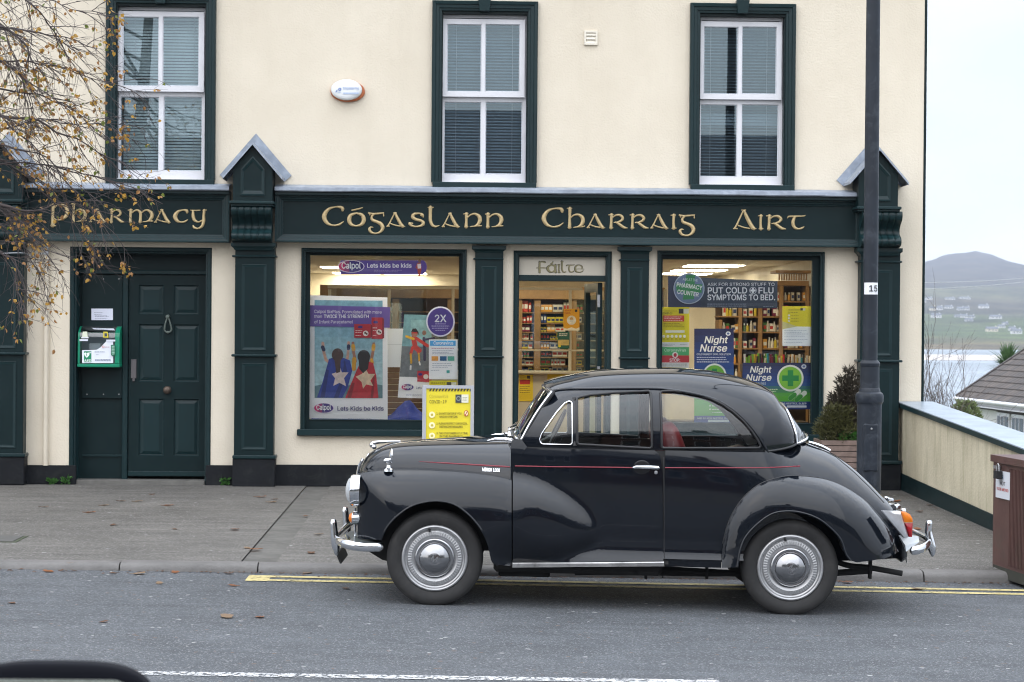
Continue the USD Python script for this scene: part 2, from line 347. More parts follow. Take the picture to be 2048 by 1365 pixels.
# the land behind and below the street, the bay, the far shore and the hills
SEA = -15.0
def near_ground(x, y):
    s = np.clip((y + 3) / 15, 0, 1); s = s * s * (3 - 2 * s)
    z = -.55 - 2.0 * s; q = np.clip((y - 14) / 110, 0, 1)
    return z - 13.5 * q * q * (3 - 2 * q)
xs = np.r_[np.linspace(-400, -40, 10), np.linspace(-30, 60, 46), np.linspace(70, 500, 16)]; ys = np.r_[np.linspace(-400, -40, 8), np.linspace(-30, 160, 60)]
X, Y = np.meshgrid(xs, ys, indexing='ij'); Z = near_ground(X, Y) + (meshkit.fbm(np.stack([X * .15, Y * .15, 0 * X], -1), 4, 3) - .5) * .5 * (Y > 3)
GRASSM = mat('rough_grass', (.055, .075, .028), .9, vary=.5, vscale=.6, bump=.03, bscale=8)
put(ROOT, 'ground', G().grid(np.stack([X, Y, Z], -1)), GRASSM, smooth=True, kind='structure')

_mats['sea'] = usdkit.material(stage, '/World/Looks/sea', {
    'g': ('geometry', {}), 'mp': ('mapping', {'scale': (.06, .22, 1)}), 'n': ('noise_texture', {'scale': 1.0, 'detail': 5.0, 'roughness': .6}), 'b': ('bump', {'distance': .9, 'strength': .5}),
    'm2': ('mapping', {'scale': (.0011, .0045, 1)}), 'n2': ('noise_texture', {'scale': 1.0, 'detail': 4.0}), 'rr': ('map_range', {'from_min': .4, 'from_max': .62, 'to_min': .12, 'to_max': .42, 'clamp': True}),
    'p': ('principled_bsdf', {'base_color': (.10, .125, .15)})},
    [('g.position', 'mp.vector'), ('mp.vector', 'n.vector'), ('n.fac', 'b.height'), ('b.normal', 'p.normal'), ('g.position', 'm2.vector'), ('m2.vector', 'n2.vector'), ('n2.fac', 'rr.value'), ('rr.result', 'p.roughness')], surface='p.BSDF')
g = G().grid([[(x, y, SEA) for y in np.linspace(90, 1750, 40)] for x in np.linspace(-2500, 3500, 40)])
put(ROOT, 'bay_water', g, _mats['sea'], kind='structure')
SANDM = mat('wet_sand', (.34, .30, .27), .35, vary=.2, vscale=.02)
def flat_shape(pts, z): return G().add([(x, y, z) for x, y in pts], [(0, i, i + 1) for i in range(1, len(pts) - 1)])
sp = [(40, 1000), (200, 985), (420, 1000), (700, 1040), (760, 1110), (520, 1180), (250, 1210), (60, 1190), (-60, 1120)]
put(ROOT, 'sand_bank', flat_shape(sp, SEA + .12), SANDM, kind='structure')

_prof = PchipInterpolator([0, 1400, 1510, 1600, 1900, 2200, 2600, 3000, 3400, 4000, 5000, 5600, 8000], [-30, -19, SEA + .4, -13, -6, 9, 26, 49, 72, 112, 1, 1, 1])
_sil = np.array([(1600, 536), (1700, 538), (1780, 531), (1842, 528), (1859, 527), (1877, 523), (1894, 514), (1918, 508), (1947, 505.4), (1962, 502.5), (1976, 505.4), (1997, 510), (2012, 517), (2029, 526), (2048, 533), (2120, 552), (2250, 562), (2500, 556)])
_sx5 = np.array([atd(a, b, 5000)[0] for a, b in _sil]); _sz5 = np.array([atd(a, b, 5000)[2] for a, b in _sil])
_rid = PchipInterpolator(np.r_[-3000, _sx5, 4200], np.r_[120, _sz5, 130])
def terr(x, y):
    x, y = np.asarray(x, float), np.asarray(y, float)
    base = _prof(np.clip(y, 0, 4000)); u = np.clip((y - 3300) / 1700, 0, 1); w = u * u * (3 - 2 * u)
    xr = np.clip(x * 5000 / np.maximum(y, 100), -3000, 4200)
    back = np.clip((y - 5000) / 2500, 0, 1)
    z = base * (1 - w) + _rid(xr) * w * (1 - back * back)
    n = meshkit.fbm(np.stack([x / 420, y / 420, 0 * x], -1), 5, 11) - .5
    amp = np.clip((y - 1600) / 1500, 0, 1) * 34 * (1 - np.clip((y - 4500) / 400, 0, 1) * .6)
    return z + n * amp
xs = np.r_[np.linspace(-2600, 500, 50)[:-1], np.linspace(500, 1700, 190), np.linspace(1720, 3800, 45)]; ys = np.r_[np.linspace(1380, 3400, 90), np.linspace(3450, 5600, 80), np.linspace(5700, 7600, 12)]
X, Y = np.meshgrid(xs, ys, indexing='ij')
_mats['hillside'] = usdkit.material(stage, '/World/Looks/hillside', {
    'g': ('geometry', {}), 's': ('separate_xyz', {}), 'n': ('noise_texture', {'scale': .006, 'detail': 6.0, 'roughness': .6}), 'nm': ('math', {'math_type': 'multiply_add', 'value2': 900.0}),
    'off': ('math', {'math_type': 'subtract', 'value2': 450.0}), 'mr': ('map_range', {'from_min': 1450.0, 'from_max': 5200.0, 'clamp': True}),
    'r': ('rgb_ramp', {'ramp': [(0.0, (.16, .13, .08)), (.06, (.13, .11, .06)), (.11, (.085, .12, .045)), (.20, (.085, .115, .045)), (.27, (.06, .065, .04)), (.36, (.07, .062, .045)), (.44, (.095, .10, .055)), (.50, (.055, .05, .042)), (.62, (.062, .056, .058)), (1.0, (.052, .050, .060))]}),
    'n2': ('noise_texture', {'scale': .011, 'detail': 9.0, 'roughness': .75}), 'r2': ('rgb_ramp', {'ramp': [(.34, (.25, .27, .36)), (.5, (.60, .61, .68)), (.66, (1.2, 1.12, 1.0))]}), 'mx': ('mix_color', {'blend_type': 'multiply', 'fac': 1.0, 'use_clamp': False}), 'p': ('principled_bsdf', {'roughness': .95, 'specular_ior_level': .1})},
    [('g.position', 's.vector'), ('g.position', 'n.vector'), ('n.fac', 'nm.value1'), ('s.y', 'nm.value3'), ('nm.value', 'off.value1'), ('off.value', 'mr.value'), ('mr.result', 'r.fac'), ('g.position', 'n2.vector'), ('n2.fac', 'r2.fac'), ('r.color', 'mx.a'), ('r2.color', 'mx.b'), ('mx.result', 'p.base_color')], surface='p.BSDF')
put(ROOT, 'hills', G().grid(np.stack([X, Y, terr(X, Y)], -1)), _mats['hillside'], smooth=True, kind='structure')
def on_terrain(px, py):
    for dep in np.arange(1500, 5200, 12.0):
        p = atd(px, py, dep)
        if p[2] < terr(p[0], p[1]): return np.array([p[0], p[1], float(terr(p[0], p[1]))])
    return atd(px, py, 4500)

# ================================================================== THE SHOP BUILDING
def R(px0, py0, px1, py1, y=0.0):
    a, b, c, d = at(px0, py0, y), at(px1, py0, y), at(px0, py1, y), at(px1, py1, y)
    return ((a[0] + c[0]) / 2, (b[0] + d[0]) / 2, (c[2] + d[2]) / 2, (a[2] + b[2]) / 2)       # x0, x1, z0, z1
def fb(g, r, y0, y1, b=0.004): return g.box(r[0], r[1], y0, y1, r[2], r[3], b)
def grow(r, a): return (r[0] - a, r[1] + a, r[2] - a, r[3] + a)
def rbox(r): return sbox(r[0], r[2], r[1], r[3])

_mats['roughcast'] = usdkit.material(stage, '/World/Looks/roughcast', {
    'g': ('geometry', {}), 'n1': ('noise_texture', {'scale': .9, 'detail': 8.0, 'roughness': .65}), 'r1': ('rgb_ramp', {'ramp': [(.3, (.62, .55, .44)), (.7, (.70, .63, .515))]}),
    'm2': ('mapping', {'scale': (5.0, 5.0, .35)}), 'n2': ('noise_texture', {'scale': 1.0, 'detail': 6.0, 'roughness': .7}), 'm3': ('map_range', {'from_min': .50, 'from_max': .82, 'to_min': 0.0, 'to_max': .12, 'clamp': True}), 'x': ('mix_color', {'b': (.40, .36, .28)}),
    'nb': ('noise_texture', {'scale': 52.0, 'detail': 3.0, 'roughness': .5, 'distortion': .2}), 'nr': ('rgb_ramp', {'ramp': [(.35, (0, 0, 0)), (.62, (1, 1, 1))]}), 'b': ('bump', {'distance': .0026, 'strength': .4}),
    'p': ('principled_bsdf', {'roughness': .75, 'specular_ior_level': .25})},
    [('g.position', 'n1.vector'), ('n1.fac', 'r1.fac'), ('g.position', 'm2.vector'), ('m2.vector', 'n2.vector'), ('n2.fac', 'm3.value'), ('m3.result', 'x.fac'), ('r1.color', 'x.a'), ('x.result', 'p.base_color'),
     ('g.position', 'nb.vector'), ('nb.fac', 'nr.fac'), ('nr.color', 'b.height'), ('b.normal', 'p.normal')], surface='p.BSDF')
ROUGH = _mats['roughcast']

bld = thing('pharmacy_building', 'cream roughcast two storey shop with dark green timber shopfront and gilt lettering', 'building')
XR = float(at(1845, 500)[0]); XL = -8.6; ZT = 6.2
def win_rects(sx, sy, ox, oy):
    m = lambda a, b, c, d: R(969 + (a - 969) * sx + ox, 190 + (b - 190) * sy + oy, 969 + (c - 969) * sx + ox, 190 + (d - 190) * sy + oy)
    return m
WINS = [win_rects(1.047, 1.028, -647, -11), win_rects(1, 1, 0, 0), win_rects(1, 1, 515, 5)]
op_up = [m(882, 22, 1056, 366) for m in WINS]
op_w1, op_w2 = R(604, 500, 930, 868), R(1315, 505, 1645, 877)
op_door = R(1028, 505, 1219, 985); op_side = R(141, 497, 420, 985)
wall = sbox(XL, -.3, XR, ZT)
for r in (*op_up, op_w1, op_w2): wall = wall.difference(rbox(r))
for r in (op_door, op_side): wall = wall.difference(sbox(r[0], -.5, r[1], r[3]))
put(bld, 'wall', G().plate(wall, 0.0, .22), ROUGH)
g = G(); g.box(XR - .25, XR - .003, .22, 12.4, -2.6, ZT); put(bld, 'gable_wall', g, ROUGH)
g = G(); g.box(XL, XR - .25, 12.15, 12.4, -2.6, ZT); g.box(XL, XL + .2, .22, 12.15, -2.6, ZT); put(bld, 'rear_wall', g, ROUGH)
SLATE = mat('slate', (.06, .065, .075), .6, vary=.3, vscale=5)
g = G(); P = [[(x, -.35, ZT), (x, 6.2, ZT + 3.3), (x, 12.75, ZT)] for x in (XL - .2, XR + .12)]; g.grid(P); P2 = np.array(P) - [0, 0, .12]; g.grid(P2[::-1]); put(bld, 'roof', g, SLATE)  # roof out of view, keeps sky light out of the building
for x_ in (XR - .1, XL + .1): put(bld, 'gable', G().add([(x_, .1, ZT), (x_, 6.2, ZT + 3.2), (x_, 12.3, ZT)], [(0, 1, 2)]), ROUGH)
# dark painted corner strip
g = G(); g.box(XR + .002, XR + .026, -.006, .10, -.05, ZT - .02, .004); put(bld, 'corner_strip', g, GREEN)
# floor of the upper storey, inner walls
INW = mat('inner_wall', (.62, .58, .48), .6, vary=.06); CEIL = mat('ceiling_tile', (.55, .53, .48), .7, vary=.06); FLOOR = mat('shop_floor', (.22, .15, .09), .35, vary=.2)
g = G(); g.box(XL + .2, XR - .25, .22, 12.15, 2.40, 2.62); put(bld, 'shop_ceiling', g, CEIL)
g = G(); g.box(-3.0, XR - .25, .22, 12.15, -.25, .03); put(bld, 'shop_floor', g, FLOOR)
g = G(); g.box(-2.95, -2.85, .22, 12.15, .03, 2.40); g.box(3.62, 3.68, .22, 12.15, .03, 2.40); g.box(-2.85, 3.62, 11.9, 12.0, .03, 2.40); put(bld, 'inner_wall', g, INW)
UPW = mat('upstairs_wall', (.25, .25, .25), .8)
g = G(); g.box(XL + .25, XR - .3, 3.2, 3.3, 2.62, 5.4); g.box(XL + .25, XR - .3, .23, 3.2, 5.4, 5.5); put(bld, 'upstairs_wall', g, UPW)

# --- upper sash windows
ARCH = [(-.004, .004), (-.004, -.028), (.018, -.030), (.022, -.040), (.052, -.042), (.058, -.052), (.084, -.056), (.092, -.048), (.094, .002)]
def sash(node, name, r, panes, y, t=.045):
    fr = rbox(r)
    for q in panes: fr = fr.difference(rbox(q))
    put(node, name, G().plate(fr, y, y + t), WHITEP)
    for q in panes:
        g = G(); g.ring(q, [(-.001, y + .004), (-.008, y + .018)]); put(node, 'glazing_bead', g, WHITEP)
        g = G(); z = grow(q, .004); g.add([(z[0], y + .022, z[2]), (z[1], y + .022, z[2]), (z[1], y + .022, z[3]), (z[0], y + .022, z[3])], [(0, 1, 2, 3)]); put(node, 'pane', g, GLASS)
for k, m in enumerate(WINS):
    w = sub(bld, 'sash_window', ['sash window at the left behind bare twigs', 'middle sash window', 'sash window at the right beside the lamp post'][k])
    o = op_up[k]
    put(w, 'architrave', G().ring(o, ARCH, foot=True), GREEN2)
    ky = m(956, -2, 982, 24); g = G(); g.hull([(ky[0], y, ky[3]) for y in (-.085, 0)] + [(ky[1], y, ky[3]) for y in (-.085, 0)] + [(ky[0] + .018, y, ky[2]) for y in (-.075, 0)] + [(ky[1] - .018, y, ky[2]) for y in (-.075, 0)])
    put(w, 'keystone', g, GREEN2)
    s_ = m(865, 366, 1072, 380); g = G(); fb(g, s_, -.075, .0, .006); put(w, 'sill', g, GREEN2)
    g = G()                                                     # dark reveal
    g.box(o[0] - .001, o[0] + .016, .0, .2, o[2], o[3] - .03); g.box(o[1] - .016, o[1] + .001, .0, .2, o[2], o[3] - .03); g.box(o[0], o[1], .0, .2, o[3] - .03, o[3] + .002); put(w, 'reveal', g, GREEN)
    g = G(); g.box(o[0] + .016, o[1] - .016, .012, .2, o[2] - .002, o[2] + .01); put(w, 'subsill', g, WHITEP)
    up, lo = m(884, 37, 1050, 193), m(880, 188, 1055, 364)
    g = G(); ob = (o[0] + .016, o[1] - .016, o[2] + .01, o[3] - .03); put(w, 'box_frame', G().plate(rbox(ob).difference(rbox((ob[0] + .022, ob[1] - .022, ob[2] + .03, ob[3] - .03))), .10, .18), WHITEP)
    sash(w, 'upper_sash', (up[0], up[1], up[2], up[3]), [m(894, 47, 963, 182.5), m(970.5, 47, 1040, 182.5)], .055)
    sash(w, 'lower_sash', (lo[0], lo[1], lo[2], lo[3]), [m(887.5, 202, 962, 347.5), m(971, 202, 1045, 347.5)], .102)

# --- fascia with gilt lettering
def fascia(px0, px1, py0, py1, label):
    n = sub(bld, 'fascia_board', label); a, b = at(px0, py0), at(px1, py0); c = at((px0 + px1) / 2, (py0 + py1) / 2)
    hz = abs(at(px0, py0)[2] - at(px0, py1)[2]) / 2; x0, x1, z0, z1 = a[0], b[0], c[2] - hz, c[2] + hz
    g = G(); g.box(x0, x1, -.11, -.0, z0 + .02, z1 - .03, 0); put(n, 'board', g, GREEN)
    i = (x0 + .075, x1 - .075, z0 + .085, z1 - .085)
    put(n, 'frame_moulding', G().ring(i, [(-.002, -.110), (-.002, -.122), (.012, -.126), (.016, -.138), (.034, -.142), (.038, -.152), (.060, -.158), (.066, -.166), (.074, -.166), (.0745, -.0)]), GREEN2)
    g = G(); g.box(x0 + .001, x1 - .001, -.19, 0, z1 - .03, z1 + .01, .004); put(n, 'cornice', g, GREEN2)
    # lead flashing with a dressed front edge
    xs = np.linspace(x0, x1, 60); wob = .004 * (meshkit.noise(np.stack([xs * 4, 0 * xs, 0 * xs], -1), 5) - .5)
    P = [[(x, -.004, z1 + .085 + w), (x, -.05, z1 + .075 + w), (x, -.20, z1 + .052 + w), (x, -.222, z1 + .045 + w), (x, -.225, z1 + .014 + 2 * w), (x, -.215, z1 + .004 + 2 * w), (x, -.19, z1 + .012)] for x, w in zip(xs, wob)]
    put(n, 'lead_flashing', G().grid(P), LEAD, smooth=40)
    return n, -.110
fas_l, YF = fascia(46, 463, 383, 487, 'fascia board at the left, half behind the birch twigs')
fas_r, _ = fascia(553, 1722, 392, 493, 'long fascia board over the shop door')

# glyphs: strokes of (x, y, half width); the x-height is 1, the base line 0
def gC(h=1.45, w=1.6):
    return [[(w, h * .86, .05), (w * .9, h * .95, .10), (w * .62, h * .965, .055), (w * .3, h * .84, .11), (w * .12, h * .5, .165), (w * .25, h * .17, .12), (w * .52, h * .045, .06), (w * .8, h * .09, .075), (w * .99, h * .24, .03)], [(w * .86, h * .93, .03), (w * .95, h * .80, .09)]]
GL = {
 'C': gC(), 'c': gC(1.02, 1.1),
 'o': [[(.68, .97, .06), (.27, .82, .12), (.14, .5, .155), (.28, .16, .12), (.66, .04, .06), (1.07, .17, .12), (1.22, .5, .155), (1.08, .83, .12), (.68, .97, .06)]],
 '´': [[(.34, 1.17, .05), (.8, 1.27, .06), (1.12, 1.36, .035)]],
 'g': [[(.05, .98, .06), (.4, .93, .065), (.8, .95, .065), (1.18, .98, .06)], [(1.18, 1.03, .03), (1.19, .78, .05)], [(.06, 1.03, .03), (.14, .84, .05)], [(.5, .93, .06), (.28, .72, .09), (.34, .48, .11), (.7, .34, .11), (1.0, .18, .14), (1.12, -.1, .14), (.95, -.38, .09), (.6, -.5, .06), (.25, -.42, .09), (.1, -.2, .11), (.2, -.05, .06), (.38, -.06, .03)]],
 'a': [[(.66, 1.0, .08), (.86, .6, .12), (1.1, .2, .125), (1.26, .03, .12)], [(.62, .98, .05), (.42, .62, .05), (.2, .22, .06), (.04, .02, .05)], [(.0, .03, .035), (.2, .03, .045)], [(.3, .23, .05), (.6, .12, .05), (1.0, .04, .05)], [(1.1, .03, .05), (1.42, .02, .03)], [(.52, 1.0, .03), (.76, 1.0, .045)]],
 's': [[(1.12, .72, .05), (1.08, .88, .09), (.82, .98, .06), (.42, .92, .1), (.3, .72, .13), (.55, .55, .11), (.95, .45, .1), (1.13, .28, .13), (1.0, .1, .1), (.6, .02, .055), (.25, .08, .08), (.06, .22, .1)], [(.02, .32, .03), (.3, .25, .05)], [(.92, .84, .05), (1.16, .72, .03)]],
 'l': [[(.28, 1.42, .14), (.27, .9, .125), (.28, .45, .13), (.42, .14, .11), (.66, .03, .07), (.95, .1, .03)], [(.08, 1.42, .03), (.5, 1.42, .04)]],
 'n': [[(.2, .98, .12), (.19, .5, .1), (.18, .03, .13)], [(.0, .96, .04), (.3, .98, .06)], [(.06, .03, .03), (.3, .03, .04)], [(.26, .68, .04), (.5, .9, .06), (.84, .97, .08), (1.14, .78, .135), (1.2, .5, .15), (1.06, .22, .11), (.78, .06, .05)], [(.48, .04, .03), (.8, .07, .05), (1.26, .1, .045), (1.32, .14, .02)]],
 'h': [[(.22, 1.42, .12), (.2, .8, .1), (.19, .03, .13)], [(.02, 1.42, .04), (.36, 1.42, .04)], [(.06, .03, .03), (.3, .03, .04)], [(.26, .72, .04), (.5, .92, .06), (.84, .97, .08), (1.14, .78, .135), (1.2, .5, .15), (1.06, .22, .11), (.78, .06, .05)], [(.48, .04, .03), (.8, .07, .05), (1.26, .1, .045), (1.34, .16, .02)]],
 'r': [[(.22, .98, .12), (.2, .5, .1), (.18, .03, .13)], [(.0, .97, .04), (.34, .98, .05)], [(.06, .03, .03), (.32, .03, .04)], [(.27, .74, .04), (.52, .93, .06), (.88, .95, .09), (1.12, .76, .115), (1.0, .55, .09), (.62, .42, .05), (.42, .42, .035)], [(.55, .44, .05), (.85, .28, .1), (1.2, .06, .1), (1.5, .02, .03)]],
 'i': [[(.22, .98, .12), (.2, .5, .1), (.22, .03, .13)], [(.0, .97, .04), (.36, .98, .05)], [(.06, .03, .03), (.4, .03, .04)]],
 't': [[(.0, .82, .03), (.12, .94, .06), (.6, .95, .065), (1.3, .97, .045), (1.46, 1.02, .03)], [(.66, .95, .06), (.5, .7, .12), (.46, .42, .14), (.6, .14, .11), (.9, .04, .06), (1.2, .1, .07), (1.36, .2, .03)]],
 'm': [[(.2, .98, .11), (.18, .5, .1), (.17, .03, .12)], [(.0, .96, .04), (.3, .98, .05)], [(.04, .03, .03), (.3, .03, .04)], [(.26, .72, .04), (.5, .92, .06), (.74, .95, .08), (.94, .76, .11), (.95, .4, .11), (.92, .03, .12)], [(1.0, .72, .04), (1.24, .92, .06), (1.5, .96, .08), (1.78, .76, .13), (1.82, .45, .14), (1.66, .18, .1), (1.4, .06, .045)], [(1.12, .04, .03), (1.44, .07, .05), (1.9, .1, .045)]],
 'y': [[(.0, .98, .03), (.18, .94, .07), (.2, .6, .13), (.3, .24, .12), (.6, .07, .06), (.92, .2, .06)], [(.0, 1.0, .03), (.42, .97, .05), (.74, .99, .04)], [(1.08, 1.0, .1), (1.04, .6, .11), (1.03, .1, .13), (.9, -.26, .11), (.58, -.44, .06), (.28, -.36, .09), (.2, -.2, .05)], [(.94, .98, .03), (1.24, 1.0, .04)]],
 'P': [[(.3, 1.3, .14), (.28, .6, .12), (.28, -.3, .15)], [(.02, 1.28, .04), (.4, 1.3, .05)], [(.1, -.32, .03), (.5, -.32, .04)], [(.36, 1.05, .05), (.7, 1.33, .07), (1.15, 1.28, .11), (1.42, .95, .16), (1.36, .5, .15), (1.02, .2, .08), (.62, .14, .04), (.4, .26, .04)]],
 'A': [[(.72, 1.36, .08), (.96, .8, .13), (1.24, .25, .135), (1.42, .03, .12)], [(.68, 1.34, .05), (.44, .8, .055), (.2, .26, .065), (.04, .02, .05)], [(.0, .03, .035), (.26, .03, .045)], [(.34, .26, .05), (.7, .12, .05), (1.1, .04, .05)], [(1.25, .03, .05), (1.58, .02, .03)], [(.55, 1.38, .03), (.84, 1.38, .05)]],
 'f': [[(.42, 1.36, .12), (.4, .7, .12), (.42, .02, .13)], [(.4, 1.28, .06), (.7, 1.42, .06), (1.0, 1.36, .09), (1.12, 1.3, .05)], [(.1, .58, .06), (.6, .6, .07), (1.16, .58, .06)]],
 'ó': None, 'á': None}
GL['ó'] = GL['o'] + GL['´']
GL['u'] = [[(.9, .86, .1), (.55, .98, .07), (.22, .75, .12), (.16, .45, .15), (.35, .12, .12), (.65, .04, .07), (.95, .25, .1)], [(1.02, .98, .12), (1.0, .5, .12), (1.04, .03, .13)], [(.5, 1.12, .06), (.66, 1.22, .07), (.74, 1.36, .07)]]
GL['e'] = [[(.15, .44, .035), (.7, .46, .04), (1.36, .44, .045)], [(1.1, .5, .06), (1.08, .78, .085), (.66, .99, .05), (.24, .82, .09), (.12, .45, .115), (.28, .12, .09), (.7, .01, .05), (1.05, .08, .05), (1.28, .24, .035)], ]
def glyph_poly(ch):
    out = []
    for st in GL[ch]:
        p = spline(st, 6) if len(st) > 2 else np.array(st, float)
        for a, b in zip(p[:-1], p[1:]):
            out.append(MultiPolygon([Point(*a[:2]).buffer(max(a[2], .012), 8), Point(*b[:2]).buffer(max(b[2], .012), 8)]).convex_hull if True else None)
    return shapely.union_all(out).simplify(.004)
_gp = {}
def letter_mesh(ch, x0, x1, ybase, xh, Yp, depth=.016):
    """a raised letter with a ridge, in photo pixels across and down, standing on the plane y = Yp."""
    if ch not in _gp: _gp[ch] = glyph_poly(ch)
    b = _gp[ch].bounds; s = (x1 - x0) / (b[2] - b[0]); po = affinity.affine_transform(_gp[ch], [s, 0, 0, -xh, x0 - b[0] * s, ybase])
    P, t = tri2d(po, 1.1, bstep=.9); bd = po.boundary
    d = shapely.distance(bd, shapely.points(P[:, 0], P[:, 1])); d[d < .05] = 0
    hgt = depth * (.35 + .65 * np.sqrt(np.clip(d / (xh * .13), 0, 1.0)))
    ap = at(x0, ybase, Yp); ux = (at(x0 + 100, ybase, Yp) - ap) / 100; uz = (at(x0, ybase + 100, Yp) - ap) / 100
    V = ap + (P[:, :1] - x0) * ux + (P[:, 1:] - ybase) * uz; V[:, 1] = Yp - hgt
    e = np.sort(np.vstack([t[:, [0, 1]], t[:, [1, 2]], t[:, [2, 0]]]), 1); u, c = np.unique(e, axis=0, return_counts=True); u = u[c == 1]
    B_ = V.copy(); B_[:, 1] = Yp + .002; n = len(V)
    return G().add(np.vstack([V, B_]), np.vstack([t[:, ::-1], np.c_[u[:, 0], u[:, 1], u[:, 1] + n], np.c_[u[:, 0], u[:, 1] + n, u[:, 0] + n]]))
SIGN_R = [('C', 643.7, 689), ('ó', 694, 732), ('g', 736, 769), ('a', 772.6, 810.4), ('s', 816.5, 850), ('l', 855, 879), ('a', 883, 920), ('n', 926.4, 964), ('n', 969.6, 1007),
          ('C', 1083, 1128), ('h', 1133.5, 1170), ('a', 1172.8, 1210.4), ('r', 1216.5, 1255.5), ('r', 1259, 1297.5), ('a', 1300, 1337), ('i', 1341, 1353), ('g', 1357, 1390.5),
          ('A', 1466, 1513), ('i', 1515.6, 1526.6), ('r', 1532, 1572), ('t', 1574, 1611)]
for ch, a, b in SIGN_R: put(fas_r, 'letter', letter_mesh(ch, a, b, 453 + (a - 645) * .0068, 27.5, YF), GOLD, smooth=40)
for ch, a, b in [('P', 98, 139), ('h', 142, 174), ('a', 178, 212.6), ('r', 218.6, 249), ('m', 255.5, 307.5), ('a', 308, 342), ('c', 346, 377), ('y', 380.5, 413.6)]:
    put(fas_l, 'letter', letter_mesh(ch, a, b, 444 + (a - 98) * .008, 25.5, YF), GOLD, smooth=40)

# --- pilasters
def panel_recess(node, r, y):                                   # sunk panel with a bevelled border
    put(node, 'panel_border', G().ring(r, [(.0, y - .001), (.0, y - .005), (-.006, y - .006), (-.02, y - .0025), (-.030, y - .0015)]), GREEN2)
def big_pilaster(ox, oy, label):
    n = sub(bld, 'pilaster', label); q = lambda a, b, c, d, y=-.15: R(a + ox, b + oy, c + ox, d + oy, y)
    yf = -.15
    g = G(); fb(g, q(469, 494, 548, 916), yf, 0, .004); put(n, 'shaft', g, GREEN)
    panel_recess(n, q(483, 529, 533, 701), yf); panel_recess(n, q(483, 727, 533, 900), yf)
    for a, b, c, d, pr in ((463, 709, 553, 714, .03), (465, 911, 552, 918, .03), (464, 511, 553, 515, .02)):
        g = G(); fb(g, q(a, b, c, d), yf - pr, 0, .007); put(n, 'moulding', g, GREEN2)
    g = G(); fb(g, q(465, 918, 550, 974), yf - .018, 0, .006); put(n, 'base_block', g, BLACKP)
    r = q(463, 486, 552, 495); g = G(); x0, x1, z0, z1 = r
    P = [[(x0 + .035 - o, y0, z), (x0 + .035 - o, -.158 - o * .8 - .02, z), (x1 - .035 + o, -.158 - o * .8 - .02, z), (x1 - .035 + o, y0, z)] for y0 in (0,) for o, z in ((0, z0 - .03), (.012, z0 - .01), (.03, z0 + .005), (.035, z0 + .01), (.035, z1), (.0, z1 + .001))]
    g.grid(np.array(P)[::-1]); put(n, 'lower_cornice', g, GREEN2)
    # scroll bracket: lobed S profile, fluted across the width
    b = q(466, 413, 545, 486); h = b[3] - b[2]; nx, nt = 61, 40
    prof = spline([(-.16, 1.0), (-.315, .985), (-.35, .90), (-.335, .76), (-.27, .64), (-.225, .50), (-.235, .36), (-.285, .28), (-.315, .19), (-.30, .08), (-.235, .02), (-.16, .0)], 5)
    P = []
    for i in range(nx):
        u = i / (nx - 1); fl = (u * 6) % 1; d = .014 if min(fl, 1 - fl) < .07 else (.006 if min(fl, 1 - fl) < .17 else 0.0)
        if u in (0, 1): d = 0
        P.append([(b[0] + u * (b[1] - b[0]), y + d * (1 if y < -.17 else 0), b[2] + t * h) for y, t in prof])
    g = G(); P = np.array(P); g.grid(P)
    for e, o in ((0, 1), (-1, 0)):
        v = P[e]; c = np.array([v[0][0], -.1, b[2] + h / 2]); k = len(v); g.add(np.vstack([v, c]), [((a, a + 1, k) if o else (a + 1, a, k)) for a in range(k - 1)])
    put(n, 'scroll_bracket', g, GREEN2, smooth=25)
    g = G(); fb(g, q(470, 413, 541, 486), -.165, 0, 0); put(n, 'bracket_back', g, GREEN)
    r = q(460.5, 403, 549, 409, -.3); g = G(); g.box(r[0], r[1], -.375, 0, r[2], r[3], .006); g.box(r[0] + .012, r[1] - .012, -.355, 0, r[2] - .02, r[2] - .001, .004); put(n, 'upper_cornice', g, GREEN2)
    # gabled top block and its lead cap
    r = q(466, 338, 545, 403, -.30); ap = at(505 + ox, 292 + oy, -.30); xm = (r[0] + r[1]) / 2; za = ap[2]
    po = Polygon([(r[0], r[2]), (r[1], r[2]), (r[1], r[3]), (xm, za), (r[0], r[3])]); g = G().plate(po, -.30, 0); put(n, 'gable_block', g, GREEN)
    inner = [(r[0] + .075, r[2] + .055), (r[1] - .075, r[2] + .055), (r[1] - .075, r[3] - .005), (xm, za - .10), (r[0] + .075, r[3] - .005)]
    P = []
    for o, y in ((0, -.301), (0, -.309), (.10, -.311), (.26, -.304), (.30, -.3015)):
        c = np.mean(inner, 0); pts = [np.array(p) + (c - np.array(p)) * o * .9 for p in inner]; P.append([(p[0], y, p[1]) for p in pts + pts[:1]])
    g = G().grid(P); put(n, 'gable_panel', g, GREEN2)
    sl = (za - r[3]) / (xm - r[0]); e = .115
    for sgn, nm in ((-1, 'lead_slope'), (1, 'lead_slope')):
        xe = (r[0] - e + .02) if sgn < 0 else (r[1] + e - .02); ze = za - abs(xm - xe) * sl; t = .026; g = G(); P = []
        for u in np.linspace(0, 1, 8):
            x = xm + (xe - xm) * u; z = za + (ze - za) * u; w = .004 * math.sin(u * 9 + ox)
            P.append([(x, -.36, z + .006), (x, -.36, z + t + w), (x, -.005, z + t + .012), (x, -.005, z + .006)])
        P = np.array(P); g.grid(P if sgn > 0 else P[::-1]); g.add(P[-1], [(0, 1, 2, 3)]); put(n, nm, g, LEAD)
    bw = .09; k_ = bw * math.hypot(1, sl); xl, xr = r[0] - e + .02, r[1] + e - .02; dx_, dz_ = bw * sl / math.hypot(1, sl), bw / math.hypot(1, sl)
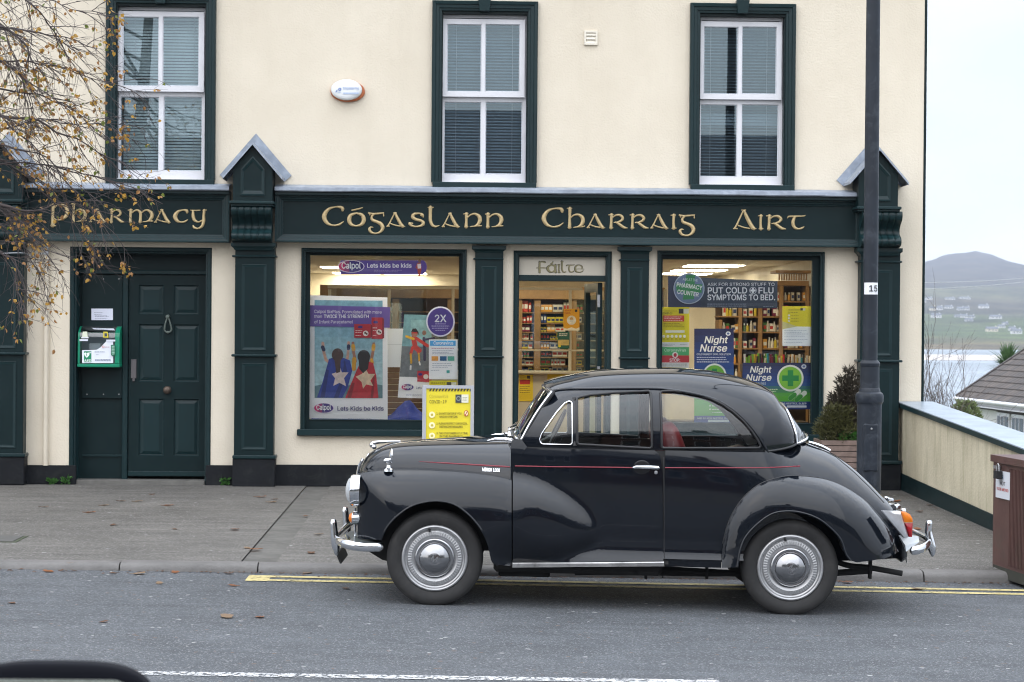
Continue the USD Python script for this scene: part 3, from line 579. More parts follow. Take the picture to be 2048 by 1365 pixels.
    for sgn, xe in ((-1, xl), (1, xr)):
        ze = za - abs(xm - xe) * sl; lap = .02 if sgn > 0 else 0.0
        po = Polygon([(xm - lap * sgn, za + .01 + (-lap * sl if lap else 0)), (xe, ze + .01), (xe + sgn * dx_, ze + dz_ + .01), (xm, za + k_ + .01)]); put(n, 'lead_upstand', G().plate(po, -.012 - (.005 if sgn > 0 else 0), -.002), LEAD)
big_pilaster(0, 0, 'pilaster between the side door and the shop window'); big_pilaster(-501, -4, 'leftmost pilaster behind the birch twigs'); big_pilaster(1251, 11, 'pilaster at the right behind the lamp post')
def small_pilaster(ox, oy, label):
    n = sub(bld, 'pilaster', label); q = lambda a, b, c, d, y=-.07: R(a + ox, b + oy, c + ox, d + oy, y); yf = -.075
    g = G(); fb(g, q(949, 497, 1005, 930), yf, 0, .004); put(n, 'shaft', g, GREEN)
    panel_recess(n, q(962, 533, 993, 701), yf); panel_recess(n, q(962, 730, 993, 905), yf)
    for a, b, c, d, pr in ((946, 712.5, 1008, 716, .02), (946.5, 516.5, 1007.5, 520, .014)):
        g = G(); fb(g, q(a, b, c, d), yf - pr, 0, .006); put(n, 'moulding', g, GREEN2)
    x0, x1, z0, z1 = q(945, 492, 1011, 500); g = G()
    P = [[(x0 + .03 - o, 0, z), (x0 + .03 - o, yf - .004 - o, z), (x1 - .03 + o, yf - .004 - o, z), (x1 - .03 + o, 0, z)] for o, z in ((0, z0 - .03), (.012, z0 - .012), (.03, z0), (.035, z0 + .004), (.035, z1), (0, z1 + .001))]
    g.grid(np.array(P)[::-1]); put(n, 'capital', g, GREEN2)
    g = G(); fb(g, q(946, 930, 1008, 976), yf - .015, 0, .005); put(n, 'base_block', g, BLACKP)
small_pilaster(0, 0, 'narrow pilaster left of the shop door'); small_pilaster(291.5, 2.5, 'narrow pilaster right of the shop door')

# --- plinths
for a, b, c, d in ((47, 931, 152, 969), (411, 931, 467, 973), (548, 931, 949, 974), (1005, 934, 1028, 975), (1218, 935, 1240, 976), (1297, 935, 1722, 978)):
    g = G(); fb(g, R(a, b, c, d, -.03), -.035, 0, .006); put(bld, 'plinth', g, BLACKP)
g = G(); r = R(1800, 938, 1838, 978); g.box(r[0], XR + .01, -.03, 0, -.06, r[3], .006); put(bld, 'plinth', g, BLACKP)
g = G(); r = R(86, 490, 101, 931); g.tube([((r[0] + r[1]) / 2, -.02, r[2]), ((r[0] + r[1]) / 2, -.02, r[3])], .034, 12, flat=.8); put(bld, 'downpipe', g, ROUGH, smooth=30)

# --- shop windows
WPR = [(-.030, .02), (-.030, -.014), (-.010, -.016), (-.006, -.03), (.004, -.034), (.010, -.03), (.011, .0)]
def shop_window(o, gl, sill, label):
    n = sub(bld, 'shop_window', label)
    put(n, 'frame_moulding', G().ring(o, WPR), GREEN2)
    put(n, 'frame', G().plate(rbox(grow(o, -.02)).difference(rbox(gl)), .06, .13), GREEN)
    g = G(); fb(g, sill, -.06, 0.0, .006); g.box(o[0] - .001, o[1] + .001, -.004, .07, sill[3] - .02, o[2] + .02, .003); put(n, 'sill', g, GREEN2)
    g = G(); i = grow(o, -.001)
    g.box(i[0], i[0] + .02, .0, .13, i[2], i[3]); g.box(i[1] - .02, i[1], .0, .13, i[2], i[3]); g.box(i[0] + .02, i[1] - .02, .0, .13, i[3] - .02, i[3]); put(n, 'reveal', g, GREEN)
    put(n, 'glazing_bead', G().ring(gl, [(.004, .060), (.0, .052), (-.006, .058), (-.006, .075)]), GREEN2)
    g = G(); z = grow(gl, .004); g.add([(z[0], .09, z[2]), (z[1], .09, z[2]), (z[1], .09, z[3]), (z[0], .09, z[3])], [(0, 1, 2, 3)]); put(n, 'pane', g, SHOPGLASS)
GW1, GW2 = R(618.5, 511, 918, 841, .06), R(1323, 519, 1624, 847, .06)
shop_window(op_w1, GW1, R(594, 860, 932, 873, -.05), 'shop window left of the door'); shop_window(op_w2, GW2, R(1308, 869, 1650, 883, -.05), 'shop window behind the car')

# --- shop doorway
dw = sub(bld, 'shop_doorway', 'open shop doorway')
o = op_door
put(dw, 'door_frame', G().ring((o[0], o[1], -.02, o[3]), [(-.045, .18), (-.045, .02), (-.035, .015), (-.03, -.012), (-.006, -.016), (.004, -.026), (.012, -.02), (.013, 0)], foot=True), GREEN2)
tr = R(1036, 551, 1206, 563, .06); g = G(); g.box(o[0] + .04, o[1] - .04, .05, .13, tr[2], tr[3], .004); put(dw, 'transom_rail', g, GREEN2)
tg = R(1038, 514, 1203, 551, .08)
TRM = mat('frosted_transom', (.60, .55, .46), .25, vary=.08, vscale=2)
g = G(); g.box(o[0] + .04, o[1] - .04, .09, .10, tg[2] - .01, tg[3] + .01); put(dw, 'transom_panel', g, TRM)
OLIVE, OLIVED = mat('olive_letter', (.24, .21, .10), .4), mat('olive_outline', (.045, .038, .02), .5)
for ch, a, b in [('f', 1073.2, 1092.3), ('u', 1092.9, 1113), ('i', 1114.5, 1120.5), ('l', 1121.5, 1132), ('t', 1132.6, 1149), ('e', 1148.8, 1168)]:
    put(dw, 'welcome_letter_outline', letter_mesh(ch, a - .8, b + .8, 545.6, 15.8, .088, .002), OLIVED); put(dw, 'welcome_letter', letter_mesh(ch, a + .4, b - .4, 544.9, 14.4, .086, .003), OLIVE)
# leaf standing open, hinged on the right
hx = R(1200, 563, 1203, 985, .14)[1]; zt = tr[2] - .01; wl_ = .80; ang = math.radians(84); cx, sy = -math.cos(ang), math.sin(ang)
def leaf(u0, u1, z0, z1, t0, t1):
    v = [(hx + cx * u - sy * t * -1 * -1, .15 + sy * u + cx * t, z) for u in (u0, u1) for t in (t0, t1) for z in (z0, z1)]; return G().hull(v)
for a in ((0, .10, 0, zt), (wl_ - .10, wl_, 0, zt), (.10, wl_ - .10, zt - .12, zt), (.10, wl_ - .10, 0, .25)): put(dw, 'door_rail', leaf(a[0], a[1], a[2] + .03, a[3], 0, .045), GREEN2)
v = [(hx + cx * u - sy * .02, .15 + sy * u + cx * .02, z) for u, z in ((.1, .25), (wl_ - .1, .25), (wl_ - .1, zt - .12), (.1, zt - .12))]; put(dw, 'door_glass', G().add(v, [(0, 1, 2, 3)]), GLASS)
for pz in (593, 605): pass
for a, b in ((590, 615), (733, 745)):
    r = R(1194, a, 1200, b, .15); g = G(); g.box(r[0], r[1], .128, .140, r[2], r[3], .002); put(dw, 'hinge', g, STEEL)

# --- side door
sd = sub(bld, 'side_entrance', 'dark green panelled side entrance'); o = op_side
put(sd, 'door_frame', G().ring((o[0], o[1], -.02, o[3]), [(-.05, .30), (-.05, .02), (-.035, .016), (-.028, -.008), (.0, -.012), (.010, -.004), (.011, 0)], foot=True), GREEN2)
yd = .18
q = lambda a, b, c, d, y=yd: R(a, b, c, d, y)
g = G(); fb(g, (o[0] + .03, o[1] - .03, q(164, 541, 415, 548)[3], o[3] - .03), yd + .02, yd + .07, 0); put(sd, 'overpanel', g, GREEN)
g = G(); r = q(164, 541, 415, 549); g.box(o[0] + .04, o[1] - .04, yd - .03, yd + .05, r[2], r[3], .006); put(sd, 'transom_rail', g, GREEN2)
g = G(); r = q(245, 549, 256, 962); g.box(r[0], r[1], yd - .02, yd + .05, r[2], r[3], .006); put(sd, 'post', g, GREEN2)
g = G(); r = q(150, 549, 246, 962); g.box(o[0] + .04, r[1], yd + .02, yd + .07, r[2], r[3]); put(sd, 'side_panel', g, GREEN)
g = G(); r = q(164, 550, 245, 797); fb(g, r, yd - .005, yd + .02, .003); put(sd, 'cover_board', g, GREEN)
for px in (174, 207, 238):
    for py in (558.5, 789):
        p = at(px, py, yd - .005); put(sd, 'screw', G().lathe([(.0, -.004), (.005, -.003), (.006, 0)], p, (0, 1, 0), 8), STEEL)
g = G(); r = q(164, 910, 245, 914); g.box(r[0], r[1], yd + .008, yd + .021, r[2], r[3], .003); put(sd, 'panel_rail', g, GREEN2)
lf = q(257.5, 550, 414, 945); DR = [(277.5, 570.7, 327, 628.6), (347.5, 571, 397.5, 629), (277.5, 649, 327, 764), (347.5, 649.5, 397.5, 764.5), (277.5, 798, 327, 912), (347.5, 798.5, 397.5, 912.5)]
po = rbox(lf)
for d in DR: po = po.difference(rbox(q(*d)))
put(sd, 'door_leaf', G().plate(po, yd, yd + .045), GREEN)
for d in DR:
    r = q(*d); put(sd, 'door_panel', G().ring(r, [(.0, yd), (-.006, yd + .014), (-.014, yd + .016), (-.045, yd + .004), (-.047, yd + .0035), (-.08, yd + .0035)]).box(r[0] + .07, r[1] - .07, yd + .0034, yd + .02, r[2] + .07, r[3] - .07), GREEN2)
g = G(); r = q(256, 943, 414, 953); g.box(r[0], r[1], yd - .02, yd + .03, r[2], r[3], .006); put(sd, 'weather_bar', g, GREEN2)
STONE = mat('step_stone', (.12, .115, .105), .85, vary=.3, vscale=6, bump=.003, bscale=40)
g = G(); g.box(o[0] + .045, o[1] - .045, -.01, .3, -.08, q(164, 958, 246, 966)[3], .006); put(sd, 'step', g, STONE)
BRONZE = mat('dark_bronze', (.10, .075, .06), .45, metal=.7, vary=.2, vscale=20)
GREYM = mat('weathered_knocker', (.11, .135, .12), .5, metal=.4, vary=.2, vscale=30)
c = at(335, 780.5, yd); put(sd, 'knob', G().lathe([(.0, -.055), (.022, -.053), (.036, -.044), (.040, -.032), (.030, -.02), (.016, -.014), (.016, -.004), (.038, -.003), (.040, 0)], c, (0, 1, 0), 24), BRONZE, smooth=40)
k0 = at(336, 634, yd); pts = spline([at(336, 633, yd - .03), at(331.5, 645, yd - .032), at(329, 659, yd - .03), at(332, 664, yd - .028), at(336, 665, yd - .028), at(340, 664, yd - .028), at(343, 659, yd - .03), at(340, 645, yd - .032), at(336, 633, yd - .03)], 5)
g = G().tube(pts, .0085, 8); g.lathe([(.0, -.05), (.016, -.045), (.022, -.03), (.02, -.01), (.024, 0)], k0, (0, 1, 0), 16); g.lathe([(.0, -.028), (.013, -.025), (.015, -.008), (.012, 0)], at(336, 665, yd), (0, 1, 0), 12); put(sd, 'knocker', g, GREYM, smooth=40)
LETB = mat('letter_plate', (.13, .12, .125), .4, metal=.5)
g = G(); fb(g, q(262, 719, 273, 757), yd - .012, yd, .003); r = q(265, 757, 270, 763); fb(g, r, yd - .02, yd, .004); put(sd, 'letter_plate', g, LETB)

# --- vent, cable
g = G(); vr = R(1168, 62, 1195, 91); VENT = mat('vent_cream', (.70, .65, .55), .5)
vt = sub(bld, 'wall_vent'); put(vt, 'vent_frame', G().ring(grow(vr, -.02), [(0, -.001), (0, -.02), (.018, -.02), (.02, 0)]), VENT)
for i in range(3):
    z = vr[2] + .015 + i * (vr[3] - vr[2] - .03) / 3; h = (vr[3] - vr[2] - .03) / 3
    put(vt, 'louvre', G().hull([(x, y, zz) for x in (vr[0] + .018, vr[1] - .018) for y, zz in ((-.018, z + .003), (-.003, z + h - .002), (-.001, z + .002), (-.001, z + h))]), VENT)

# ================================================================== THE CAR
_a = math.radians(.3); _ex = _rh * math.cos(_a) - _fh * math.sin(_a); _ex = _ex + np.array([0, 0, RB * np.hypot(_ex[0], _ex[1])]); _ex /= np.linalg.norm(_ex)
_ey = np.cross([0, 0, 1.0], _ex); _ey /= np.linalg.norm(_ey); _ez = np.cross(_ex, _ey)
_P = on_road(869, 1211); CO = _P + .705 * _ey
MC = np.eye(4); MC[:3, 0], MC[:3, 1], MC[:3, 2], MC[:3, 3] = _ex, _ey, _ez, CO
def C(px, py, Y=-.70):                          # the car's own (x, z) at lateral position Y
    d = ray(px, py); o = CAM - CO; t = (Y - o @ _ey) / (d @ _ey); p = o + d * t; return np.array([p @ _ex, p @ _ez])
def CP(pts, Y=-.70): return np.array([C(a, b, Y) for a, b in pts])
car = thing('saloon_car', 'glossy black vintage two door saloon car parked at the kerb', 'car', mat=MC)

PAINT = usdkit.material(stage, '/World/Looks/black_car_paint', {
    'g': ('geometry', {}), 'n': ('noise_texture', {'scale': 2.2, 'detail': 6.0, 'roughness': .6}), 'rr': ('map_range', {'from_min': .35, 'from_max': .7, 'to_min': .035, 'to_max': .08, 'clamp': True}),
    'n2': ('noise_texture', {'scale': 9.0, 'detail': 2.0}), 'b': ('bump', {'distance': .0004, 'strength': .4}),
    'n3': ('noise_texture', {'scale': 70.0, 'detail': 5.0, 'roughness': .8}), 'm3': ('map_range', {'from_min': .55, 'from_max': .8, 'to_min': .0, 'to_max': .03, 'clamp': True}), 'x': ('mix_color', {'a': (.0017, .0025, .0042), 'b': (.10, .10, .10)}),
    'p': ('principled_bsdf', {'specular_ior_level': .5})},
    [('g.position', 'n.vector'), ('n.fac', 'rr.value'), ('rr.result', 'p.roughness'), ('g.position', 'n2.vector'), ('n2.fac', 'b.height'), ('b.normal', 'p.normal'), ('g.position', 'n3.vector'), ('n3.fac', 'm3.value'), ('m3.result', 'x.fac'), ('x.result', 'p.base_color')], surface='p.BSDF')
RUBBER = mat('tyre_rubber', (.011, .0105, .0105), .72, vary=.35, vscale=9, bump=.0008, bscale=60, dirt=((.06, .055, .05), .35, 5.0))
SEAL = mat('window_rubber', (.006, .006, .007), .45)
LEATHER = mat('red_leather', (.17, .018, .022), .42, vary=.15, vscale=9, bump=.002, bscale=30)
LINING = mat('headlining', (.33, .31, .29), .8, vary=.1)
CARGLASS = pane('car_glass', (.90, .94, .93), 1.5, extra=.01, gain=1.3)
REDLINE = mat('red_coachline', (.20, .012, .025), .35); AMBER = mat('amber_lens', (.75, .20, .01), .2, transmission_weight=.25); REDLENS = mat('red_lens', (.30, .008, .015), .15, transmission_weight=.2)
SILVERP = mat('silver_wheel', (.36, .36, .365), .34, metal=.85, vary=.12, vscale=25, dirt=((.25, .24, .23), .5, 12.0))
LENS = mat('lamp_lens', (.75, .78, .80), .08, transmission_weight=.6)
UNDER = mat('underbody', (.010, .010, .010), .85)

def pch(pts, i, Y, **k):
    q = CP(pts, Y); o = np.argsort(q[:, 0]); return PchipInterpolator(q[o, 0], q[o, 1], extrapolate=True)
px2x = lambda px, Y=-.70: C(px, 1000, Y)[0]
# --- the tub
XS = lambda lst, Y=-.70: [px2x(a, Y) for a in lst]
W_tub = PchipInterpolator(XS([900, 1024, 1150, 1330, 1480, 1560, 1640, 1720, 1775, 1800]), [.60, .65, .69, .70, .69, .665, .61, .52, .43, .38], extrapolate=True)
_t0 = C(1610, 884, 0)[1]
zt_tub = PchipInterpolator(np.r_[XS([1024, 1330, 1450, 1536, 1585]), CP([(1614, 886), (1652, 900.5), (1690.5, 925), (1721, 951), (1751.5, 982), (1774, 1006), (1790, 1040), (1800, 1095)], 0)[:, 0]],
                           np.r_[[1.42, 1.40, 1.34, 1.22, _t0 + .06], CP([(1614, 886), (1652, 900.5), (1690.5, 925), (1721, 951), (1751.5, 982), (1774, 1006), (1790, 1040), (1800, 1095)], 0)[:, 1]], extrapolate=True)
_low = PchipInterpolator([.20, .29, .325, .36, .42, .52, .62], [1.05, 1.035, 1.01, .985, .985, .997, 1.0], extrapolate=True)
Z0 = .56; MM = PchipInterpolator(XS([1024, 1500, 1620, 1800]), [4.2, 3.8, 2.4, 2.2], extrapolate=True); NN = 2.2
def w_tub(x, z):
    x, z = np.asarray(x, float), np.asarray(z, float); zt = zt_tub(x)
    z0 = np.minimum(Z0, zt - .12); k = np.clip((z - z0) / np.maximum(zt - z0, .02), 0, 1)
    return W_tub(x) * np.where(z < .62, _low(np.clip(z, .2, .62)), 1.0) * (1 - k**MM(x))**(1 / NN)

FW_TOP = [(711.5, 951), (718, 948.5), (729, 945.5), (756, 942), (794, 940.5), (843, 940.5), (900, 942.5), (935, 945), (980, 950), (1011, 956), (1024, 960)]
FW_DOOR = [(1024, 960), (1062, 968.5), (1103, 986), (1140, 1007), (1171, 1030), (1188, 1050), (1193, 1065), (1186, 1083), (1166, 1100), (1135, 1113), (1095, 1121), (1024, 1127)]
FW_ARCH = [(760, 1082), (771, 1059), (790, 1036), (820, 1014), (851, 1004.5), (881, 1003), (912, 1011), (942, 1034), (965, 1063), (977, 1090), (982, 1112), (986, 1125), (995, 1132)]
RW_TOP = [(1443, 1135), (1445, 1097), (1454, 1055), (1469, 1021), (1492, 991), (1523, 968), (1561, 957), (1591, 955), (1629, 958), (1668, 966), (1706, 983), (1744, 1009.5), (1774, 1040), (1797, 1067), (1809, 1086), (1813, 1101)]
RW_ARCH = [(1702, 1122), (1692, 1108), (1683, 1082), (1667, 1062), (1637, 1038), (1600, 1025), (1568, 1023), (1542, 1029), (1515, 1048), (1492, 1074), (1481, 1101), (1475, 1135)]
fwt, fwd_, fwa = spline(CP(FW_TOP, -.66), 5), spline(CP(FW_DOOR, -.73), 5), spline(CP(FW_ARCH, -.77), 5)
rwt, rwa = spline(CP(RW_TOP, -.70), 5), spline(CP(RW_ARCH, -.77), 5)
FWF = CP([(711.5, 1082)], -.72)
front_wing = Polygon(np.vstack([fwt, CP([(1024, 1134)], -.72), fwa[::-1], FWF])).buffer(0)
fw_full = Polygon(np.vstack([fwt, fwd_, CP([(995, 1132)], -.72), fwa[::-1], FWF])).buffer(0)
rear_wing = Polygon(np.vstack([rwt, CP([(1811, 1112), (1774, 1119), (1713, 1125)], -.74), rwa])).buffer(0)
gx, gz = np.arange(-.62, 3.1, .004), np.arange(.1, 1.15, .004); GX, GZ = np.meshgrid(gx, gz, indexing='ij')
def bump_field(poly, rim, R, wmax, we, sig):
    ins = shapely.contains_xy(poly, GX.ravel(), GZ.ravel()).reshape(GX.shape); d = cKDTree(np.asarray(shapely.segmentize(LineString(rim), .004).coords)).query(np.c_[GX.ravel(), GZ.ravel()])[0].reshape(GX.shape)
    r = R(GX) if callable(R) else R
    q = np.sqrt(np.clip(1 - (1 - np.clip(d / r, 0, 1))**2, 0, 1)); e = we(GX, GZ); f = np.where(ins, e + (wmax(GX) - e) * q, e)
    return f, gaussian_filter(f, sig)
_wmf = PchipInterpolator([-.6, -.48, -.3, 0, .5, .75, .92, 1.1], [.66, .70, .755, .775, .775, .758, .725, .70])
_we = lambda x, z: np.where(x < .42, .575 + .07 * np.clip((x + .3) / .7, 0, 1), w_tub(x, z) - .004)
rim_f = np.vstack([CP([(711.5, 1110)], -.72), fwt, fwd_])
_ff, _fs = bump_field(Polygon(np.vstack([fwt, fwd_, [[fwd_[-1][0], .08], [fwt[0][0], .08]]])).buffer(.012), rim_f, PchipInterpolator([-.6, -.2, .4, .6, 1.1], [.18, .27, .30, .17, .10]), _wmf, _we, 3.2)
F_front = RegularGridInterpolator((gx, gz), _fs, bounds_error=False, fill_value=None)
_fd = np.maximum(_ff, w_tub(GX, GZ)); F_door = RegularGridInterpolator((gx, gz), gaussian_filter(_fd, 4.5), bounds_error=False, fill_value=None)
_wmr = PchipInterpolator(XS([1430, 1470, 1560, 1650, 1720, 1780, 1815]), [.745, .77, .78, .775, .745, .69, .645])
_rr, _rs = bump_field(Polygon(np.vstack([rwt, [[rwt[-1][0], .08], [rwt[0][0], .08]]])).buffer(.006), rwt, PchipInterpolator(XS([1430, 1500, 1600, 1815]), [.10, .17, .24, .18]), _wmr, lambda x, z: w_tub(x, z) - .002, 2.4)
F_rear = RegularGridInterpolator((gx, gz), _rs, bounds_error=False, fill_value=None)
def both(node, name, V, t, m, smooth=40, label=None):
    """a part on the near side and its mirror image on the far side."""
    V = np.asarray(V, float); t = np.asarray(t, int)
    if t.shape[1] == 4: t = np.vstack([t[:, [0, 1, 2]], t[:, [0, 2, 3]]])
    put(node, name, (V, t), m, smooth, label, local=True); put(node, name, (V * [1, -1, 1], t[:, ::-1]), m, smooth, label, local=True)
def bothG(node, name, g, m, smooth=40): v, f = g.arr(); both(node, name, v, f, m, smooth)
def panel(name, poly, wf, m=PAINT, step=.022, off=0.0, rim=None, node=None, smooth=50):
    ex = None
    if rim is not None: ex = np.vstack([np.asarray(shapely.segmentize(LineString(rim), .012).coords) * 0 + p for p in [np.vstack([np.asarray(shapely.segmentize(b, .012).coords) for b in getattr(LineString(rim).buffer(dd).boundary, 'geoms', [LineString(rim).buffer(dd).boundary])]) for dd in (.004, .009, .016, .026, .04, .058, .08)]]) if False else np.vstack([np.asarray(shapely.segmentize(LineString(rim).buffer(dd).exterior, .014).coords) for dd in (.004, .009, .016, .026, .04, .058, .08)])
    P, t = tri2d(poly, step, ex, bstep=.010); y = -(wf(P) - off)
    both(node or car, name, np.c_[P[:, 0], y, P[:, 1]], t, m, smooth)
fw_fun = lambda P: F_front(np.clip(P, [-.62, .1], [3.09, 1.14])); dr_fun = lambda P: F_door(P); rw_fun = lambda P: F_rear(P); tb_fun = lambda P: w_tub(P[:, 0], P[:, 1])
panel('front_wing', front_wing.buffer(-.002), fw_fun, rim=rim_f)
door = Polygon(CP([(1026, 935), (1034, 922), (1053, 897), (1180, 898.5), (1309, 900.5), (1317, 906), (1322, 916), (1325.5, 948), (1327, 1122), (1025, 1126), (1025, 955)], -.69)).buffer(-.0025)
panel('door', door, dr_fun, rim=fwd_)
scut = Polygon(CP([(1021, 890), (1024, 880), (1043, 878), (1055, 894), (1027, 934), (1024.5, 961), (1021.5, 958)], -.64)).buffer(-.002)
panel('scuttle_side', scut, lambda P: w_tub(P[:, 0], P[:, 1]))
panel('rear_wing', rear_wing, rw_fun, rim=rwt)
def tub_grid(x0, x1, n, zlo, off=0.0):
    P = []
    for x in np.linspace(x0, x1, n):
        zt = float(zt_tub(x)); zb_ = float(np.interp(x, XS([1300, 1534, 1562]), [C(1300, 900, -.66)[1], C(1534, 906, -.66)[1], zt]))
        m = float(MM(x)); z0 = min(Z0, zt - .12); thm = math.asin(min(1, ((min(zb_, zt) - z0) / (zt - z0))**(m / 2)))
        zl = min(zlo, z0 - .02)
        row = [(x, -(float(w_tub(x, z)) - off), z) for z in np.linspace(zl, z0, 12)[:-1]]
        row += [(x, -float(W_tub(x)) * math.cos(th)**(2 / NN) + off * math.cos(th), z0 + (zt - z0) * math.sin(th)**(2 / m) - off * math.sin(th)) for th in np.linspace(0.0001, thm, 44)]
        P.append(row)
    return np.array(P)
xq = C(1328.5, 1000)[0]
g = G().grid(tub_grid(xq, px2x(1799, 0), 110, C(1450, 1121)[1])); bothG(car, 'rear_body', g, PAINT, 45)
g = G().grid(tub_grid(px2x(1020), px2x(1340), 30, C(1150, 1124)[1], .018)); bothG(car, 'inner_body', g, UNDER, 45)
put(car, 'rear_panel', G().box(px2x(1775, 0), px2x(1797, 0), -.37, .37, .30, C(1790, 1042, 0)[1], .03), PAINT, 40, local=True)
bothG(car, 'sill_panel', G().hull([(x, y, z) for x in (C(1330, 1120)[0], C(1443, 1120)[0]) for y, z in ((-.70, C(1400, 1119)[1]), (-.69, C(1400, 1135.5)[1]), (-.55, C(1400, 1135.5)[1]), (-.55, C(1400, 1119)[1]))]), PAINT)
s0, s1 = C(1025, 1125, -.72), C(1328, 1122.5, -.72); hh = .036
bothG(car, 'sill_strip', G().hull([(x, y, z - d) for x, z in (s0, s1) for y, d in ((-.722, .004), (-.728, .01), (-.722, hh - .004), (-.60, hh), (-.60, .0))]), mat('sill_aluminium', (.42, .41, .40), .33, metal=.8, vary=.35, vscale=7, dirt=((.06, .06, .06), .8, 9.0)))

# --- bonnet
BN = [(716, 955), (719, 946), (724, 932), (733, 914), (748, 901), (771, 890), (801, 884), (843, 880), (897, 876.5), (954, 873), (1000, 870.5), (1030, 868)]
bq = CP(BN, 0); zt_b = PchipInterpolator(bq[:, 0], bq[:, 1], extrapolate=True)
W_b = PchipInterpolator(XS([714, 722, 740, 780, 850, 930, 1030], -.3), [.17, .235, .30, .355, .43, .52, .632], extrapolate=True); ZB = .70; BM, BNN = 2.35, 2.5
def w_bon(x, z):
    k = np.clip((np.asarray(z) - ZB) / np.maximum(zt_b(x) - ZB, .02), 0, 1); return W_b(x) * (1 - k**BM)**(1 / BNN)
P = []
us = np.r_[np.linspace(0, .25, 36)[:-1], np.linspace(.25, 1, 50)]
for u in us:
    x = bq[0, 0] + (px2x(1022, 0) - bq[0, 0]) * u; zt = float(zt_b(x))
    P.append([(x, -float(W_b(x)) * math.cos(th)**(2 / BNN), ZB + (zt - ZB) * math.sin(th)**(2 / BM)) for th in np.linspace(0.0001, math.pi / 2, 48)])
P = np.array(P); Pf = np.concatenate([P, (P * [1, -1, 1])[:, ::-1][:, 1:]], 1)
put(car, 'bonnet', G().grid(Pf), PAINT, 50, local=True)
P = []
for x, z in fwt: P.append([(x, -float(F_front([[x, z - .004]])[0]), z - .003), (x, -.42, z - .004), (x, -.1, z - .01)])
bothG(car, 'wing_inner_flange', G().grid(np.array(P)), PAINT)
# cowl behind the bonnet
P = []
for u in np.linspace(0, 1, 6):
    x = px2x(1020, 0) + u * .10; zt = float(zt_b(px2x(1022, 0))) - .004 - .0 * u
    P.append([(x, -.625 * math.cos(th)**(2 / BNN), ZB + (zt - ZB) * math.sin(th)**(2 / BM)) for th in np.linspace(0.0001, math.pi - .0001, 60) if True] if False else [(x, sg * .625 * math.cos(th)**(2 / BNN), ZB + (zt - ZB) * math.sin(th)**(2 / BM)) for sg, th in [(-1, t_) for t_ in np.linspace(.0001, math.pi / 2, 30)] + [(1, t_) for t_ in np.linspace(math.pi / 2, .0001, 30)]])
put(car, 'cowl', G().grid(np.array(P)), PAINT, 50, local=True)
# front face, grille
xg = px2x(722, 0)
g = G(); P = []
for y in np.linspace(-.60, .60, 25): P.append([(xg + .02 + .06 * (abs(y) / .6)**2.2 + d, y, z) for z, d in ((.33, .05), (.42, .01), (.60, 0), (.80, .015))])
put(car, 'front_panel', g.grid(np.array(P)), PAINT, 50, local=True)
for k in range(7):
    z = .50 + k * .042; w = .30 - .012 * k
    put(car, 'grille_bar', G().tube([(xg + .012 + .05 * (y / .6)**2, y, z) for y in np.linspace(-w, w, 9)], .009, 6), CHROME, 40, local=True)
pts = spline([(*C(a, b, -.24), y) for a, b, y in ((718, 952, -.235), (722, 934, -.25), (727, 924, -.262), (730, 918, -.262))], 5); pts = pts[:, [0, 2, 1]]
bothG(car, 'grille_surround', G().tube(pts + [-.010, -.004, .002], .010, 8), CHROME)

# --- cabin
ZR_PTS = [(1000, 790), (1060, 775), (1096, 767), (1114, 757.5), (1151, 746.5), (1194, 739.5), (1290, 735.5), (1351, 735.5), (1413, 740.5), (1462, 750), (1505, 763), (1536, 779), (1551, 799), (1580, 837), (1607, 875), (1613, 884)]
cq = CP(ZR_PTS, 0); zt_c = PchipInterpolator(cq[:, 0], cq[:, 1], extrapolate=True)
zb_c = pch([(1000, 894), (1043, 896), (1309, 900.5), (1530, 905.5), (1560, 903), (1592, 897), (1616, 887)], 0, -.64)
W_c = PchipInterpolator(XS([1000, 1043, 1150, 1300, 1420, 1500, 1550, 1585, 1605, 1616], -.62), [.59, .615, .652, .665, .655, .622, .57, .49, .38, .27], extrapolate=True); CM, CN = 2.5, 2.7
def w_cab(x, z):
    x = np.asarray(x); zb = zb_c(x); k = np.clip((np.asarray(z) - zb) / np.maximum(zt_c(x) - zb, .01), 0, 1); return W_c(x) * (1 - k**CM)**(1 / CN)
DRIP = [(1104, 785), (1125, 781), (1150, 779.5), (1180, 779), (1240, 778), (1306, 778), (1340, 780.5), (1370, 785), (1398, 790.5), (1424, 797.5), (1448, 808), (1470, 823), (1490, 841), (1508, 862), (1522, 882), (1536, 906)]
drip = spline(CP(DRIP, -.58), 4)
QL = [(1144.5, 800), (1144.5, 889), (1083.5, 888), (1079, 881), (1083.5, 868), (1098, 846), (1114, 824), (1129, 808)]
DG = [(1154, 797), (1180, 791), (1230, 786.5), (1302.5, 783), (1302.5, 896), (1154, 888)]
QG = [(1321.7, 784), (1347.6, 783), (1375, 785.5), (1400, 790.5), (1424, 798.5), (1447, 810), (1468, 825), (1487, 842.5), (1503, 862), (1515, 880), (1523, 896), (1321.7, 895.5)]
def rounded(pts, r, Y=-.60): return Polygon(CP(pts, Y)).buffer(-r, 8).buffer(r, 8)
ql, dg, qg = rounded(QL, .018), rounded(DG, .016), rounded(QG, .014)
cab = Polygon(np.vstack([CP([(1043, 884), (1062, 853), (1085, 816)], -.60), drip, CP([(1530, 905.5), (1309, 900.5), (1180, 899), (1053, 897)], -.63)])).buffer(0)
for q_ in (ql, dg, qg): cab = cab.difference(q_.buffer(.004))
cb_fun = lambda P: w_cab(P[:, 0], P[:, 1])
panel('cabin_side', cab, cb_fun, step=.016, smooth=50)
def on_cab(pts, off=0.0): return np.array([(x, -(float(w_cab(x, z)) + off), z) for x, z in pts])
